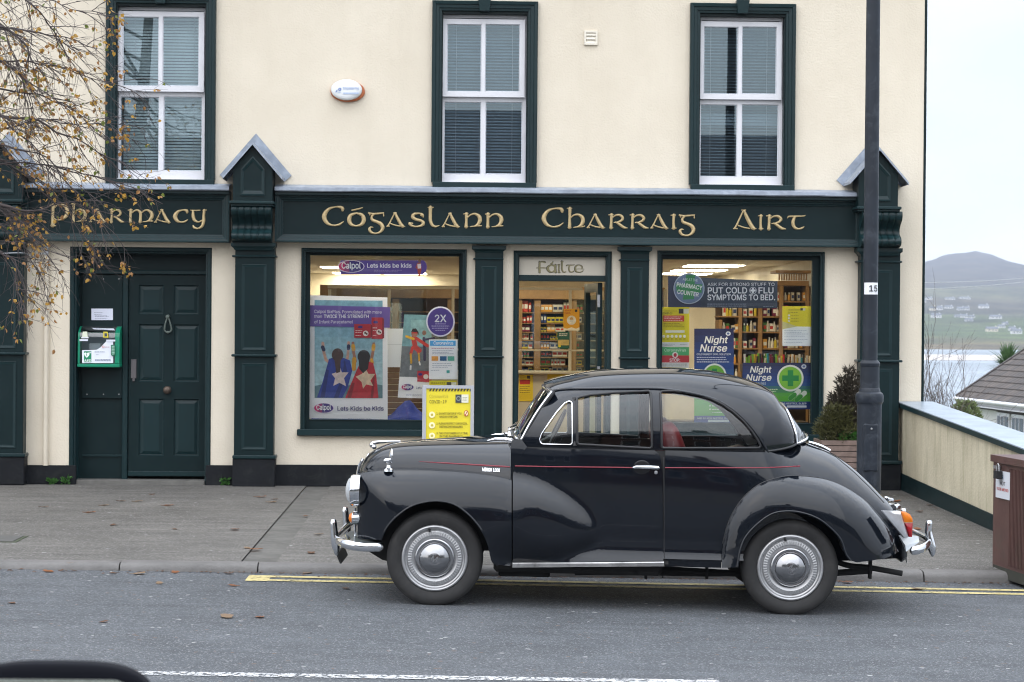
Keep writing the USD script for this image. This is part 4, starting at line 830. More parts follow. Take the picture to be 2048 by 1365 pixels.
for nm, q_, r_, mt in (('quarterlight_frame', ql, .005, CHROME), ('door_glass_seal', dg, .008, SEAL), ('quarter_window_seal', qg, .008, SEAL)):
    bothG(car, nm, G().tube(on_cab(np.asarray(shapely.segmentize(q_.exterior, .02).coords), .002), r_, 8, caps=False), mt)
    P, t = tri2d(q_.buffer(.002), .05); both(car, {'q': 'quarterlight', 'd': 'door_window'}.get(nm[0], 'window') if nm != 'quarter_window_seal' else 'quarter_window', np.c_[P[:, 0], -(w_cab(P[:, 0], P[:, 1]) - .008), P[:, 1]], t, CARGLASS, 60)
bothG(car, 'window_post', G().tube(on_cab(CP([(1149.5, 797), (1149.5, 892)], -.61), -.002), .013, 8), SEAL)
bothG(car, 'drip_rail', G().tube(on_cab(drip, .004), .008, 8), PAINT)
P = []; PH = []
xd, zd = drip[:, 0], drip[:, 1]
st = np.r_[np.linspace(xd[0], xd[-1] - .001, 90), np.linspace(xd[-1], px2x(1609.5, 0), 46)]
for x in st:
    zb, zt, w_ = float(zb_c(x)), float(zt_c(x)), float(W_c(x)); z_d = float(np.interp(x, xd, zd)) if x < xd[-1] else zb
    th0 = math.asin(min(1, max(0, (z_d - zb) / (zt - zb)))**(CM / 2)) if z_d > zb else 0.0001
    P.append([(x, -w_ * max(math.cos(th), 1e-9)**(2 / CN), zb + (zt - zb) * math.sin(th)**(2 / CM)) for th in np.linspace(th0, math.pi / 2, 44)])
P = np.array(P); bow = np.clip((C(1140, 780, -.3)[0] - P[..., 0]) / (C(1140, 780, -.3)[0] - xd[0]), 0, 1); P[..., 0] -= bow * (xd[0] - C(1086, 773, 0)[0]) * (1 - (np.abs(P[..., 1]) / .56)**2).clip(0, 1)
ROOFP = P
Pf = np.concatenate([P, (P * [1, -1, 1])[:, ::-1][:, 1:]], 1); put(car, 'roof', G().grid(Pf), PAINT, 60, local=True)
Ph = Pf * [1, .965, 1] - [0, 0, .025]; put(car, 'headlining', G().grid(Ph[:100, ::2][::3][:, ::-1]), LINING, 60, local=True)
# rear window and its rubber
mid = Pf.shape[1] // 2; rows = [i for i, x in enumerate(st) if px2x(1552, 0) < x < px2x(1599, 0)]; A_, B_ = rows[0], rows[-1]; P = []
for i in range(A_, B_ + 1):
    s = (i - A_) / (B_ - A_); ym = .44 * (1 - abs(2 * s - 1)**3.2 * .98)**.38; c = Pf[i]; yy = np.linspace(-ym, ym, 25)
    P.append([(np.interp(y, c[:, 1], c[:, 0]) + .006, y, np.interp(y, c[:, 1], c[:, 2]) + .005) for y in yy])
P = np.array(P); put(car, 'rear_window', G().grid(P), mat('rear_glass', (.05, .055, .06), .04, spec=.7), 60, local=True)
ed = np.vstack([P[:, 0], P[-1], P[::-1, -1], P[0, ::-1]]); put(car, 'rear_window_trim', G().tube(ed, .009, 6, caps=False), CHROME, 60, local=True)
bothG(car, 'cabin_base_seal', G().tube([(x, -float(W_c(x)) - .002, float(zb_c(x)) + .004) for x in np.linspace(px2x(1530), px2x(1609, -.3), 24)], .008, 6), SEAL)
# windscreen
cb, ct = C(1025, 868, 0), C(1086.5, 773, 0); sb_, st_ = C(1044, 881, -.575), C(1104.5, 785.5, -.50); P = []
for s in np.linspace(0, 1, 14):
    a = cb + (ct - cb) * s; b = sb_ + (st_ - sb_) * s; yw = .575 + (.50 - .575) * s; bulge = .012 * math.sin(math.pi * s)
    P.append([(a[0] + (b[0] - a[0]) * v * v - bulge, v * yw, a[1] + (b[1] - a[1]) * v * v) for v in np.linspace(-1, 1, 25)])
P = np.array(P); put(car, 'windscreen', G().grid(P), CARGLASS, 60, local=True)
ed = np.vstack([P[:, 0], P[-1, 1:-1], P[::-1, -1], P[0, ::-1]])
put(car, 'windscreen_rubber', G().tube(ed + [.004, 0, 0], .016, 8, caps=False), SEAL, 60, local=True); put(car, 'windscreen_trim', G().tube(ed * [1, 1.012, 1] + [-.004, 0, .003], .0085, 8, caps=False), CHROME, 60, local=True)
for y0, y1 in ((-.32, -.05), (.1, .42)):
    g = G(); b0 = np.array([cb[0] - .015, y0, cb[1] + .004]); g.tube([b0, b0 + [-.01, 0, .028], np.array([cb[0] + .02, (y0 + y1) / 2, cb[1] + .055]), np.array([cb[0] + .03, y1, cb[1] + .05])], [.007, .007, .005, .003], 6); g.tube([(cb[0] + .016, y1 - .17, cb[1] + .05), (cb[0] + .034, y1 + .1, cb[1] + .052)], .005, 6)
    g.lathe([(0, .03), (.012, .028), (.018, .0)], b0, (0, 0, 1), 12); put(car, 'wiper', g, CHROME, 40, local=True)

# --- trim lines: coachline, seams, handles
def along(pts, fun, Y, off=.0015, n=8):
    q = shapely.segmentize(LineString(CP(pts, Y)), .02).coords; return np.array([(x, -(float(fun(x, z)) + off), z) for x, z in q])
fdoor = lambda x, z: F_door([[x, z]])[0]
bothG(car, 'coachline', G().tube(along([(836, 926.5), (900, 928.5), (1020, 932.5)], w_bon, -.5, .0005), np.interp(np.linspace(0, 1, len(along([(836, 926.5), (900, 928.5), (1020, 932.5)], w_bon, -.5))), [0, .3, 1], [.0015, .0045, .005]), 6), REDLINE)
bothG(car, 'coachline', G().tube(along([(1030, 933.5), (1266, 935.5)], fdoor, -.69, .0005), .0038, 6), REDLINE)
bothG(car, 'coachline', G().tube(along([(1330, 935.5), (1608, 937)], w_tub, -.69, .0005), .0038, 6), REDLINE)
for pts, f_, Y in (([(1645, 900), (1678, 917), (1712, 947), (1742, 977), (1768, 1006)], w_tub, -.3), ([(1006, 876), (1014, 890), (1021, 900), (1024, 912), (1024.5, 952)], w_bon, -.58), ([(1327.5, 915), (1328.5, 1118)], w_tub, -.69)):
    bothG(car, 'shut_line', G().tube(along(pts, f_, Y, -.001), .0035, 5), SEAL)
bothG(car, 'wing_beading', G().tube(np.array([(x, -(float(w_tub(x, z)) + .001), z) for x, z in rwt[6:]]), .004, 6), SEAL)
for arch, F_ in ((fwa, F_front), (rwa, F_rear)):
    bothG(car, 'arch_lip', G().tube(np.array([(x, -(float(F_([[x, z]])[0]) - .004), z) for x, z in arch]), .007, 6), PAINT)
h0 = C(1293, 937, -.70); wh = float(w_tub(*h0))
bothG(car, 'handle_recess', G().mesh(trimesh.creation.icosphere(3), np.array([[.052, 0, 0, C(1284, 936)[0]], [0, .004, 0, -wh], [0, 0, .046, C(1284, 936)[1]], [0, 0, 0, 1]])), mat('recess_black', (.003, .003, .004), .25))
q = CP([(1267, 936.5), (1272, 935), (1300, 935), (1315, 935.5), (1318, 937.5)], -.72); bothG(car, 'door_handle', G().tube([(x, -wh - o, z) for (x, z), o in zip(q, (.010, .028, .034, .032, .012))], [.009, .0115, .013, .014, .010], 10), CHROME)
bothG(car, 'door_lock', G().lathe([(0, -.008), (.010, -.006), (.012, 0)], (C(1312, 945.5)[0], -float(w_tub(*C(1312, 945.5))), C(1312, 945.5)[1]), (0, 1, 0), 12), STEEL)
tm = meshkit.text_mesh('MINOR 1000', .020, .004, True); tv = np.array(tm.vertices); e0, e1 = C(964, 943, -.56), C(1000, 943.5, -.56); s = (e1[0] - e0[0]) / tv[:, 0].max()
tv = np.c_[e0[0] + tv[:, 0] * s, -(w_bon(e0[0] + tv[:, 0] * s, e0[1] + tv[:, 1]) + .001 + tv[:, 2]), e0[1] + tv[:, 1]]; put(car, 'script_badge', (tv, np.array(tm.faces)), CHROME, local=True)
# bonnet ornament, corner flashes, wing mirror
o_ = [C(a, b, 0) for a, b in ((745, 895), (744, 889), (751, 885.5), (775, 883.5), (801, 883))]; g = G().tube([(x, 0, z) for x, z in spline(o_, 5)], np.interp(np.linspace(0, 1, 21), [0, .2, .5, 1], [.012, .017, .012, .005]), 8)
b_ = C(748, 894, 0); g.mesh(trimesh.creation.icosphere(2, .017), np.array([[1, 0, 0, b_[0]], [0, 1.3, 0, 0], [0, 0, 1, b_[1]], [0, 0, 0, 1]])); put(car, 'bonnet_ornament', g, CHROME, 50, local=True)
q = CP([(973, 887.5), (988, 885), (1010, 884.5), (1029, 886.5)], -.5); bothG(car, 'bonnet_flash', G().tube([(x, -(float(w_bon(min(x, px2x(1020)), z))) - .002, z + .004) for x, z in q], [.003, .012, .015, .013], 10, flat=.9), mat('bright_trim', (.8, .8, .82), .16, metal=.9))
mb, mt_ = C(777.5, 940, -.62), C(781, 912, -.62); g = G().lathe([(0, .03), (.012, .03), (.016, .012), (.028, .004), (.03, -.01)], (mb[0], -.63, mb[1]), (0, 0, 1), 14); g.tube([(mb[0], -.63, mb[1] + .01), (mb[0] - .004, -.63, mb[1] + .05), (mt_[0] - .008, -.63, mt_[1] - .02)], .010, 8)
g.mesh(trimesh.creation.icosphere(2, .016), np.array([[1.5, 0, 0, mt_[0] - .018], [0, 1, 0, -.63], [0, 0, 1, mt_[1] - .03], [0, 0, 0, 1]]))
put(car, 'mirror_stem', g, CHROME, 40, local=True); put(car, 'mirror_disc', G().lathe([(0, -.012), (.03, -.009), (.046, .0), (.046, .006), (0, .006)], (mt_[0] + .004, -.63, mt_[1]), (1, .12, 0), 24), CHROME, 40, local=True)
# --- headlamps, side lamps
hc = (C(702, 981, -.60) + C(711, 981, -.60)) / 2; hx0 = C(711, 981, -.60)[0]; rr = (C(711, 950.5, -.62)[1] - C(711, 1014, -.62)[1]) / 2
bothG(car, 'headlamp_rim', G().lathe([(rr, .03), (rr, -.012), (rr * .97, -.026), (rr * .88, -.032), (rr * .86, -.02)], (hx0, -.60, hc[1]), (1, 0, 0), 40), CHROME); bothG(car, 'headlamp_lens', G().lathe([(0.0001, -.062), (rr * .4, -.057), (rr * .7, -.045), (rr * .87, -.028), (rr * .86, .0)], (hx0, -.60, hc[1]), (1, 0, 0), 32), LENS)
sl_ = C(703, 1036, -.58); bothG(car, 'side_lamp_rim', G().lathe([(.042, .05), (.042, .0), (.036, -.006)], (sl_[0] + .01, -.58, sl_[1]), (1, 0, 0), 20), CHROME); bothG(car, 'side_lamp', G().lathe([(0.0001, -.028), (.02, -.024), (.034, -.006), (.035, .004)], (sl_[0] + .01, -.58, sl_[1]), (1, 0, 0), 20), AMBER)
bothG(car, 'grille_side_strip', G().tube([(C(709, a, -.55)[0] + .005, -.55, C(709, a, -.55)[1]) for a in (1016, 1040, 1070, 1082)], .008, 6), CHROME)
# --- bumpers
def bumper(pts, Yc, name, rz=.028):
    q = np.array([(*C(a, b, y), y) for a, b, y in pts])[:, [0, 2, 1]]; half = spline(q, 6); full = np.vstack([half, (half * [1, -1, 1])[::-1][1:]])
    th = np.linspace(0, 2 * np.pi, 14, endpoint=False); t = np.gradient(full, axis=0); t /= np.linalg.norm(t, axis=1)[:, None]; nrm = np.c_[t[:, 1], -t[:, 0], 0 * t[:, 0]]
    sc = np.minimum(1, np.minimum(np.arange(len(full)) + .35, np.arange(len(full))[::-1] + .35) / 3.0)**.5
    P = [[p + n_ * .016 * s_ * math.cos(a) + np.array([0, 0, 1.0]) * rz * s_ * math.sin(a) for a in np.r_[th, th[0]]] for p, n_, s_ in zip(full, nrm, sc)]
    g = G().grid(np.array(P)); 
    for e in (0, -1): v = np.array(P[e]); g.add(np.vstack([v, v.mean(0)]), [(i, i + 1, len(v)) if e else (i + 1, i, len(v)) for i in range(len(v) - 1)])
    put(car, name, g, CHROME, 50, local=True)
bumper([(767, 1095, -.735), (750, 1095, -.765), (725, 1094.5, -.77), (697, 1090, -.74), (680, 1084, -.62), (673, 1080, -.42), (671, 1078, -.2), (670, 1077, 0)], 0, 'front_bumper')
bumper([(1820, 1101, -.70), (1832, 1101, -.72), (1845, 1097, -.68), (1855, 1090, -.55), (1859, 1086, -.42), (1861, 1084, -.2), (1862, 1083, 0)], 0, 'rear_bumper')
def overrider(pts, Y, name):
    q = np.array([(*C(a, b, Y), r) for a, b, r in pts]); sp_ = spline(q, 5); r = sp_[:, 2]
    g = G().tube(np.c_[sp_[:, 0], 0 * r + Y, sp_[:, 1]], r, 14, flat=1.0); bothG(car, name, g, CHROME)
overrider([(668, 1039, .015), (667, 1046, .021), (668, 1062, .024), (670, 1080, .027), (672, 1096, .024), (673, 1107, .016), (673.5, 1112, .004)], -.42, 'front_overrider')
overrider([(1858, 1041.5, .016), (1858, 1048, .022), (1857, 1064, .023), (1860, 1082, .028), (1864, 1098, .026), (1865, 1108, .016), (1865, 1114, .004)], -.42, 'rear_overrider')
bothG(car, 'bumper_valance', G().hull([(*C(a, b, -.6)[:1], y, C(a, b, -.6)[1]) for a, b, y in ((690, 1071, -.52), (760, 1083, -.72), (690, 1075, -.2), (760, 1090, -.2), (715, 1083, -.72), (765, 1086, -.6))]), mat('valance_grey', (.06, .07, .07), .3, metal=.5))
bothG(car, 'rear_valance', G().hull([(*C(a, b, -.6)[:1], y, C(a, b, -.6)[1]) for a, b, y in ((1812, 1092, -.58), (1850, 1080, -.40), (1812, 1104, -.6), (1845, 1088, -.5), (1812, 1076, -.3), (1850, 1086, -.2))]), mat('bumper_back', (.40, .42, .43), .25, metal=.8))
g = G(); n0 = C(676, 1103, -.1); g.hull([(n0[0] + dx, y, n0[1] + dz) for y in (-.24, .24) for dx, dz in ((0, 0), (.010, .0), (.026, -.062), (.036, -.062))]); put(car, 'number_plate', g, BLACK, local=True)
# --- rear lamps
r0 = [(1765, 1023), (1800, 1023), (1807, 1045), (1816, 1074), (1809, 1077), (1790, 1052)]; q = CP(r0, -.66)
bothG(car, 'rear_lamp_housing', G().hull([(x, y, z) for (x, z) in q for y in (-.675, -.60)] + [(x, -.685, z) for x, z in CP([(1783, 1028), (1800, 1030), (1810, 1066), (1798, 1056)], -.66)]), mat('lamp_housing', (.62, .63, .65), .22, metal=.85, vary=.1, vscale=30))
def lens(pts, nm, m): q = CP(pts, -.64); bothG(car, nm, G().hull([(x, y, z) for x, z in q for y in (-.665, -.615)] + [(x * .5 + q[:, 0].mean() * .5, -.675, z * .5 + q[:, 1].mean() * .5) for x, z in q]), m)
lens([(1801, 1024), (1811, 1024.5), (1818, 1028), (1823, 1036), (1824, 1044.5), (1807.5, 1044.5)], 'indicator_lens', AMBER); lens([(1808, 1046), (1824, 1046), (1822.5, 1073.5), (1816.5, 1073.5)], 'tail_lens', REDLENS)
q = C(1790, 1015, 0); put(car, 'plate_lamp', G().tube([(q[0] - .02, -.06, q[1]), (q[0] + .01, -.03, q[1] + .006), (q[0] + .01, .03, q[1] + .006), (q[0] - .02, .06, q[1])], .022, 10), CHROME, 40, local=True)
q = C(1778, 1004, -.1); put(car, 'boot_handle', G().tube([(q[0], -.05, q[1] + .01), (q[0] + .03, -.04, q[1] + .008), (q[0] + .03, .04, q[1] + .008), (q[0], .05, q[1] + .01)], .012, 8), CHROME, 40, local=True)
p_ = [C(a, b, 0) for a, b in ((1617, 886), (1630, 889.5), (1645, 895), (1660, 903))]; put(car, 'boot_strip', G().tube([(x, 0, z + .004) for x, z in spline(p_, 5)], .010, 8), CHROME, 40, local=True)
# --- wheels
TY = [(.205, -.058), (.222, -.068), (.245, -.074), (.268, -.072), (.284, -.062), (.292, -.050), (.294, -.045), (.2905, -.042), (.2955, -.030), (.2955, -.004), (.291, -.002), (.291, .002), (.2955, .004), (.2955, .03), (.2905, .042), (.294, .045), (.284, .062), (.268, .072), (.245, .074), (.205, .06)]
def wheel(hub, yc, far):
    x, z = hub; c = (x, yc, z); sgn = -1 if not far else 1; n_ = sub(car, 'wheel'); ax = (0, -sgn, 0)
    put(n_, 'tyre', G().lathe(TY, c, ax, 96, lambda i, th: .0016 * np.sin(th * 64) * (i in (5, 6, 14, 15))), RUBBER, 40, local=True)
    def fl(i, th): return 0.0009 * np.sin(th * 62) * (i in (7, 8))
    RIM = [(.206, -.054), (.200, -.064), (.193, -.067), (.186, -.064), (.180, -.054), (.172, -.050), (.166, -.056), (.163, -.058), (.142, -.060), (.138, -.057), (.128, -.054), (.120, -.052)]
    put(n_, 'rim', G().lathe(RIM, c, ax, 320, fl), SILVERP, 25, local=True)
    HUB = [(.122, -.052), (.1195, -.066), (.113, -.0705), (.104, -.068), (.096, -.0695), (.090, -.078), (.075, -.090), (.055, -.099), (.040, -.1035), (.0365, -.1045), (.0355, -.103), (.033, -.1035), (.02, -.106), (.0001, -.107)]
    put(n_, 'hubcap', G().lathe(HUB, c, ax, 64), mat('hubcap', (.36, .36, .37), .15, metal=1.0, vary=.05, vscale=20, bump=.0005, bscale=14), 30, local=True)
    a0 = {0: 18, 1: 55}[int(x > 1)]; t_ = meshkit.text_mesh('M', .034, .003, True); v = np.array(t_.vertices); v[:, :2] -= v[:, :2].mean(0); ca, sa = math.cos(math.radians(-a0)), math.sin(math.radians(-a0))
    v = np.c_[x + v[:, 0] * ca - v[:, 1] * sa, yc + sgn * (.104 + v[:, 2]), z + v[:, 0] * sa + v[:, 1] * ca]; put(n_, 'hub_emblem', (v, np.array(t_.faces)), mat('hubcap_emblem', (.32, .32, .33), .3, metal=1.0), local=True)
    va = math.radians(102); put(n_, 'valve', G().tube([(x + .175 * math.cos(va), yc + sgn * .05, z + .175 * math.sin(va)), (x + .172 * math.cos(va), yc + sgn * .082, z + .172 * math.sin(va))], .0075, 8), BLACK, local=True)
    put(n_, 'brake_drum', G().lathe([(.20, -.05), (.20, .03), (.10, .04), (.0001, .04)], c, ax, 32), UNDER, 40, local=True)
h1, h2 = C(869, 1118, -.72), C(1581.5, 1138.5, -.72)
h1[1] = h2[1] = .287
for hb in (h1, h2): wheel(hb, -.640, False); wheel(hb, .640, True)
# --- underside
g = G(); g.box(px2x(740), px2x(1330), -.50, .50, .36, .40); g.box(px2x(1330), px2x(1790), -.42, .42, .36, .40); put(car, 'floor_pan', g, UNDER, local=True)
for a, b in ((fwa, F_front), (rwa, F_rear)):
    P = [[(x, -(float(b([[x, z]])[0]) - .008), z + .004), (x, -.50, z + .02)] for x, z in a]; bothG(car, 'wheel_housing', G().grid(np.array(P)), UNDER)
    x0, x1 = a[:, 0].min() - .02, a[:, 0].max() + .02; bothG(car, 'inner_wheel_arch', G().box(x0, x1, -.51, -.49, .32, .62), UNDER)
g = G(); g.box(px2x(990), px2x(1330), -.60, -.48, .20, .33, .02); g.box(px2x(1000), px2x(1105), -.52, -.4, .165, .30, .01); put(car, 'chassis_rail', g, UNDER, local=True)
put(car, 'rear_axle', G().tube([(h2[0], -.6, .287), (h2[0], .6, .287)], .05, 10), UNDER, local=True)
for y in (-.42, .42): put(car, 'leaf_spring', G().tube([(C(1310, 1140)[0], y, .225), (h2[0], y, .20), (C(1760, 1125)[0], y, .25)], .022, 6), UNDER, local=True)
put(car, 'front_suspension', G().tube([(h1[0], -.6, .25), (h1[0] - .1, -.3, .22), (h1[0] - .1, .3, .22), (h1[0], .6, .25)], .04, 8), UNDER, local=True)
put(car, 'front_undertray', G().hull([(x, y, z) for y in (-.5, .5) for x, z in (C(715, 1100), C(760, 1128), C(790, 1135), C(830, 1110), C(720, 1085))]), UNDER, local=True)
ep = [C(a, b, -.45) for a, b in ((1150, 1146), (1300, 1147), (1440, 1149), (1540, 1140), (1640, 1120), (1700, 1133), (1740, 1137), (1806, 1148.5))]; put(car, 'exhaust_pipe', G().tube([(x, -.42, z) for x, z in spline(ep, 5)], .018, 10), UNDER, 40, local=True)
for a in (1292, 1414, 1741): q = C(a, 1152, -.45); put(car, 'exhaust_hanger', G().box(q[0] - .008, q[0] + .008, -.45, -.40, q[1] - .02, q[1] + .10), UNDER, local=True)
# --- interior
def cushion(c, s, m, name, tilt=0.0):
    g = G(); mm = trimesh.creation.icosphere(4); v = np.array(mm.vertices); v = np.sign(v) * np.abs(v)**.55; T = trimesh.transformations.rotation_matrix(tilt, [0, 1, 0])[:3, :3]
    put(car, name, (v * s @ T.T + c, np.array(mm.faces)), m, True, local=True)
sx = C(1349, 868, -.35)
for y in (-.33, .33):
    cushion((sx[0] + .035, y, sx[1] - .26), (.085, .225, .345), LEATHER, 'front_seat_back', -.30); cushion((sx[0] - .30, y, .42), (.25, .235, .08), LEATHER, 'front_seat_cushion', .08)
cushion((C(1500, 900, -.3)[0], 0, .78), (.09, .55, .20), LEATHER, 'rear_seat_back', -.25); cushion((C(1430, 900, -.3)[0], 0, .46), (.26, .56, .10), LEATHER, 'rear_seat_cushion')
wc = C(1107, 872, -.0)
th = np.linspace(0, 2 * np.pi, 40); sw = np.array([(wc[0] + .19 * math.sin(t) * .42, .33 + .19 * math.cos(t), wc[1] - .02 + .19 * math.sin(t) * .9) for t in th])
put(car, 'steering_wheel', G().tube(sw, .011, 8, caps=False).tube([sw.mean(0), sw.mean(0) + [-.22, 0, -.14]], .02, 8).tube([sw[0], sw[20]], .008, 6).tube([sw[10], sw[30]], .008, 6), mat('steering_wheel', (.05, .048, .045), .35), 50, local=True)
g = G(); g.box(px2x(1043), px2x(1075), -.56, .56, C(1060, 935, 0)[1], C(1060, 893, 0)[1], .03); put(car, 'dashboard', g, BLACK, local=True)
g = G(); g.box(px2x(1040), px2x(1540), -.6, .6, .30, .33); put(car, 'cabin_floor', g, BLACK, local=True)
bothG(car, 'parcel_shelf', G().box(px2x(1510), px2x(1600), -.45, 0, C(1560, 905, 0)[1] - .02, C(1560, 905, 0)[1], .005), LINING)

# ================================================================== INSIDE THE SHOP, BLINDS, POSTERS
_txt = {}
def text2d(s, bold=False):
    if (s, bold) not in _txt:
        m = meshkit.text_mesh(s, 1.0, .1, bold); v, f = np.array(m.vertices), np.array(m.faces); f = f[(v[f][:, :, 2] > .09).all(1)]; u = np.unique(f)
        k = np.zeros(len(v), int); k[u] = np.arange(len(u)); _txt[(s, bold)] = (v[u][:, :2], k[f])
    return _txt[(s, bold)]
class Print:
    """flat print on a real sheet: shapes given in photo pixels are laid on the sheet's plane, each layer a hair in front of the last."""
    def __init__(s, name, label, cat, Y, group=None, node=None, fn=None, lift=.0007):
        s.t = node or thing(name, label, cat, group=group); s.fn = fn or (lambda a, b, l: at(a, b, Y - l)); s.b, s.o, s.n, s.lift, s.q = {}, [], 0, lift, {}
    def _add(s, part, col, v2, f, rough=.45):
        k = (part, col)
        if k not in s.b: s.n += 1; s.b[k] = (G(), s.n); s.o.append(k)
        g, n = s.b[k]; P = np.array([s.fn(a, b, n * s.lift) for a, b in v2]); f = np.asarray(f)
        c = np.cross(P[f[0][1]] - P[f[0][0]], P[f[0][2]] - P[f[0][0]])
        if c @ (CAM - P[0]) < 0: f = f[:, ::-1]
        g.add(P, f); return s
    def poly(s, part, col, pts):
        p = Polygon(pts) if not hasattr(pts, 'geom_type') else pts
        if not p.is_valid: p = p.buffer(0)
        k = (part, col)
        if k not in s.b: s.n += 1; s.b[k] = (G(), s.n); s.o.append(k)
        s.q.setdefault(k, []).append(p); return s
    def rect(s, part, col, a, b, c, d, r=0):
        p = sbox(a, b, c, d); return s.poly(part, col, p.buffer(-r).buffer(r, 6) if r else p)
    def oval(s, part, col, cx, cy, rx, ry=None, n=28):
        return s.poly(part, col, [(cx + rx * math.cos(i * 2 * math.pi / n), cy + (ry or rx) * math.sin(i * 2 * math.pi / n)) for i in range(n)])
    def text(s, part, col, st, x0, x1, yb, cap, bold=False, shear=0.0, rot=0.0):
        v, f = text2d(st, bold); w = v[:, 0].max() - v[:, 0].min(); k = (x1 - x0) / w; q = np.c_[x0 + (v[:, 0] - v[:, 0].min()) * k + v[:, 1] * cap * shear, yb - v[:, 1] * cap]
        if rot: c = np.array([(x0 + x1) / 2, yb]); a = math.radians(rot); q = (q - c) @ np.array([[math.cos(a), math.sin(a)], [-math.sin(a), math.cos(a)]]) + c
        return s._add(part, col, q, f)
    def lines(s, part, col, x0, x1, ys, h=.9, ragged=.25, seed=1):
        r = random.Random(seed)
        for y in ys:
            x = x0; e = x1 - (x1 - x0) * ragged * r.random()
            while x < e:
                w = r.uniform(1.6, 5.0); s.rect(part, col, x, y - h, min(x + w, e), y); x += w + .8
        return s
    def done(s):
        for k, ps in s.q.items():
            u = shapely.union_all(ps)
            for q in getattr(u, 'geoms', [u]):
                if q.geom_type == 'Polygon' and q.area > 1e-9: s._add(*k, *trimesh.creation.triangulate_polygon(q, engine='earcut'))
        for k in s.o: put(s.t, k[0], s.b[k][0], ink(k[1], photo=k[0].startswith('picture')))
        return s

# ---- lamps in the shop ceiling
LIT = emit('ceiling_lamp_glow', (1.0, .87, .62), 6.0)
def ceiling_lamp(x, y, w, d, label):
    t = thing('ceiling_light', label, 'ceiling light', (x, y, 2.4), group='light panels in the shop ceiling')
    put(t, 'diffuser', G().box(x - w / 2, x + w / 2, y - d / 2, y + d / 2, 2.385, 2.392), LIT)
    put(t, 'trim', G().ring((0, 1, 0, 1), [(0, 0), (.02, 0)]) if False else G().box(x - w / 2 - .02, x + w / 2 + .02, y - d / 2 - .02, y + d / 2 + .02, 2.392, 2.399), WHITEP)
for i, (a, b, c, d) in enumerate([(644, 534, 692, 541), (671, 547.5, 762, 552.5), (775, 554, 859, 559.5), (1372, 530.5, 1481, 537.5), (1347, 540, 1448, 545.5), (1323, 547, 1418, 552)]):
    def dist(py, px): r_ = ray(px, py); return CAM[1] + r_[1] * ((2.39 - CAM[2]) / r_[2])
    m = (a + c) / 2; y0, y1 = dist(b, m), dist(d, m); y0, y1 = min(y0, y1), max(y0, y1); y1 = min(y1, y0 + .8); P = at(m, (b + d) / 2, (y0 + y1) / 2)
    if y1 > 11.8: y0, y1 = y0 - (y1 - 11.8), 11.8
    w = (at(c, b, (y0 + y1) / 2) - at(a, b, (y0 + y1) / 2))[0]; x = P[0]
    ceiling_lamp(x, (y0 + y1) / 2, w, max(.3, y1 - y0), ['light panel nearest behind the window banner at the left', 'second light panel from the left in the left window', 'rightmost light panel in the left window', 'nearest light panel at the top of the right window', 'middle light panel in the right window', 'farthest light panel in the right window'][i])
for x, y, w_ in ((2.1, .75, 'above the right window display'), (-1.2, .75, 'above the left window display'), (.35, 3.75, 'over the counter behind the doorway'), (.35, 1.2, 'just inside the doorway')): ceiling_lamp(x, y, 1.2, .25, 'added unseen light panel in the shop ceiling ' + w_)  # added panels out of view, brighten the window displays and the counter

# ---- venetian blinds
SLAT = [mat('blind_slat_pale', (.72, .80, .80), .4), mat('blind_slat_blue', (.27, .35, .42), .4), mat('blind_slat_grey', (.26, .33, .38), .4)]
for k, m in enumerate(WINS):
    o = op_up[k]; bl = thing('venetian_blind', ['pale half closed slatted blind in the window behind the twigs', 'blue grey slatted blind in the middle upper window', 'open grey slatted blind in the window beside the lamp post'][k], 'blind', ((o[0] + o[1]) / 2, .27, o[2]), group=None)
    x0, x1, z0, z1 = o[0] + .04, o[1] - .04, o[2] + .03, o[3] - .03; tilt = [math.radians(62), math.radians(38), math.radians(30)][k]; n = int((z1 - z0) / .031); hw = .0135
    for i in range(n):
        z = z0 + .02 + i * .031; tl = tilt + RNG.normal(0, .03)
        if k == 2 and z > z0 + (z1 - z0) * .36 and z < z0 + (z1 - z0) * .44: tl = math.radians(68)
        c, s_ = math.cos(tl) * hw, math.sin(tl) * hw
        put(bl, 'slat', G().add([(x0, .27 - c, z - s_), (x1, .27 - c, z - s_), (x1, .27, z + .0022), (x0, .27, z + .0022), (x1, .27 + c, z + s_), (x0, .27 + c, z + s_)], [(0, 1, 2, 3), (3, 2, 4, 5)]), SLAT[k])
    put(bl, 'head_rail', G().box(x0, x1, .255, .285, z1 - .005, z1 + .025), SLAT[k])
    for u in (.14, .86): put(bl, 'cord', G().tube([(x0 + (x1 - x0) * u, .253, z0), (x0 + (x1 - x0) * u, .253, z1)], .002, 4), WHITEP)

# ---- glazed screen, counter and shelving inside the door
PINE = mat('honey_pine', (.36, .20, .075), .45, vary=.25, vscale=6); CREAMW = mat('cream_counter', (.55, .49, .37), .5, vary=.05); DARKS = mat('shelf_dark_brown', (.09, .065, .04), .7)  # dark brown for the back board, display stand and window bed
scr = thing('glazed_screen', 'cream framed glazed counter screen inside the doorway', 'screen', (.3, 3.0, .03)); YS = 3.0
def ibar(node, name, m, a, b, c, d, y0, y1):
    r = R(a, b, c, d, y0); put(node, name, G().box(r[0], r[1], y0, y1, r[2], r[3], .004), m)
ibar(scr, 'top_rail', CREAMW, 655, 573, 1165, 579, YS, YS + .05)
for x in (658, 777, 905, 1140, 1330): ibar(scr, 'post', CREAMW, x - 2.5, 579, x + 3.5, 743, YS, YS + .05)
ibar(scr, 'middle_rail', CREAMW, 655, 699, 1330, 702, YS, YS + .04); ibar(scr, 'counter_top', CREAMW, 600, 743, 1330, 747, YS - .15, YS + .4); r = R(600, 747, 1330, 960, YS)
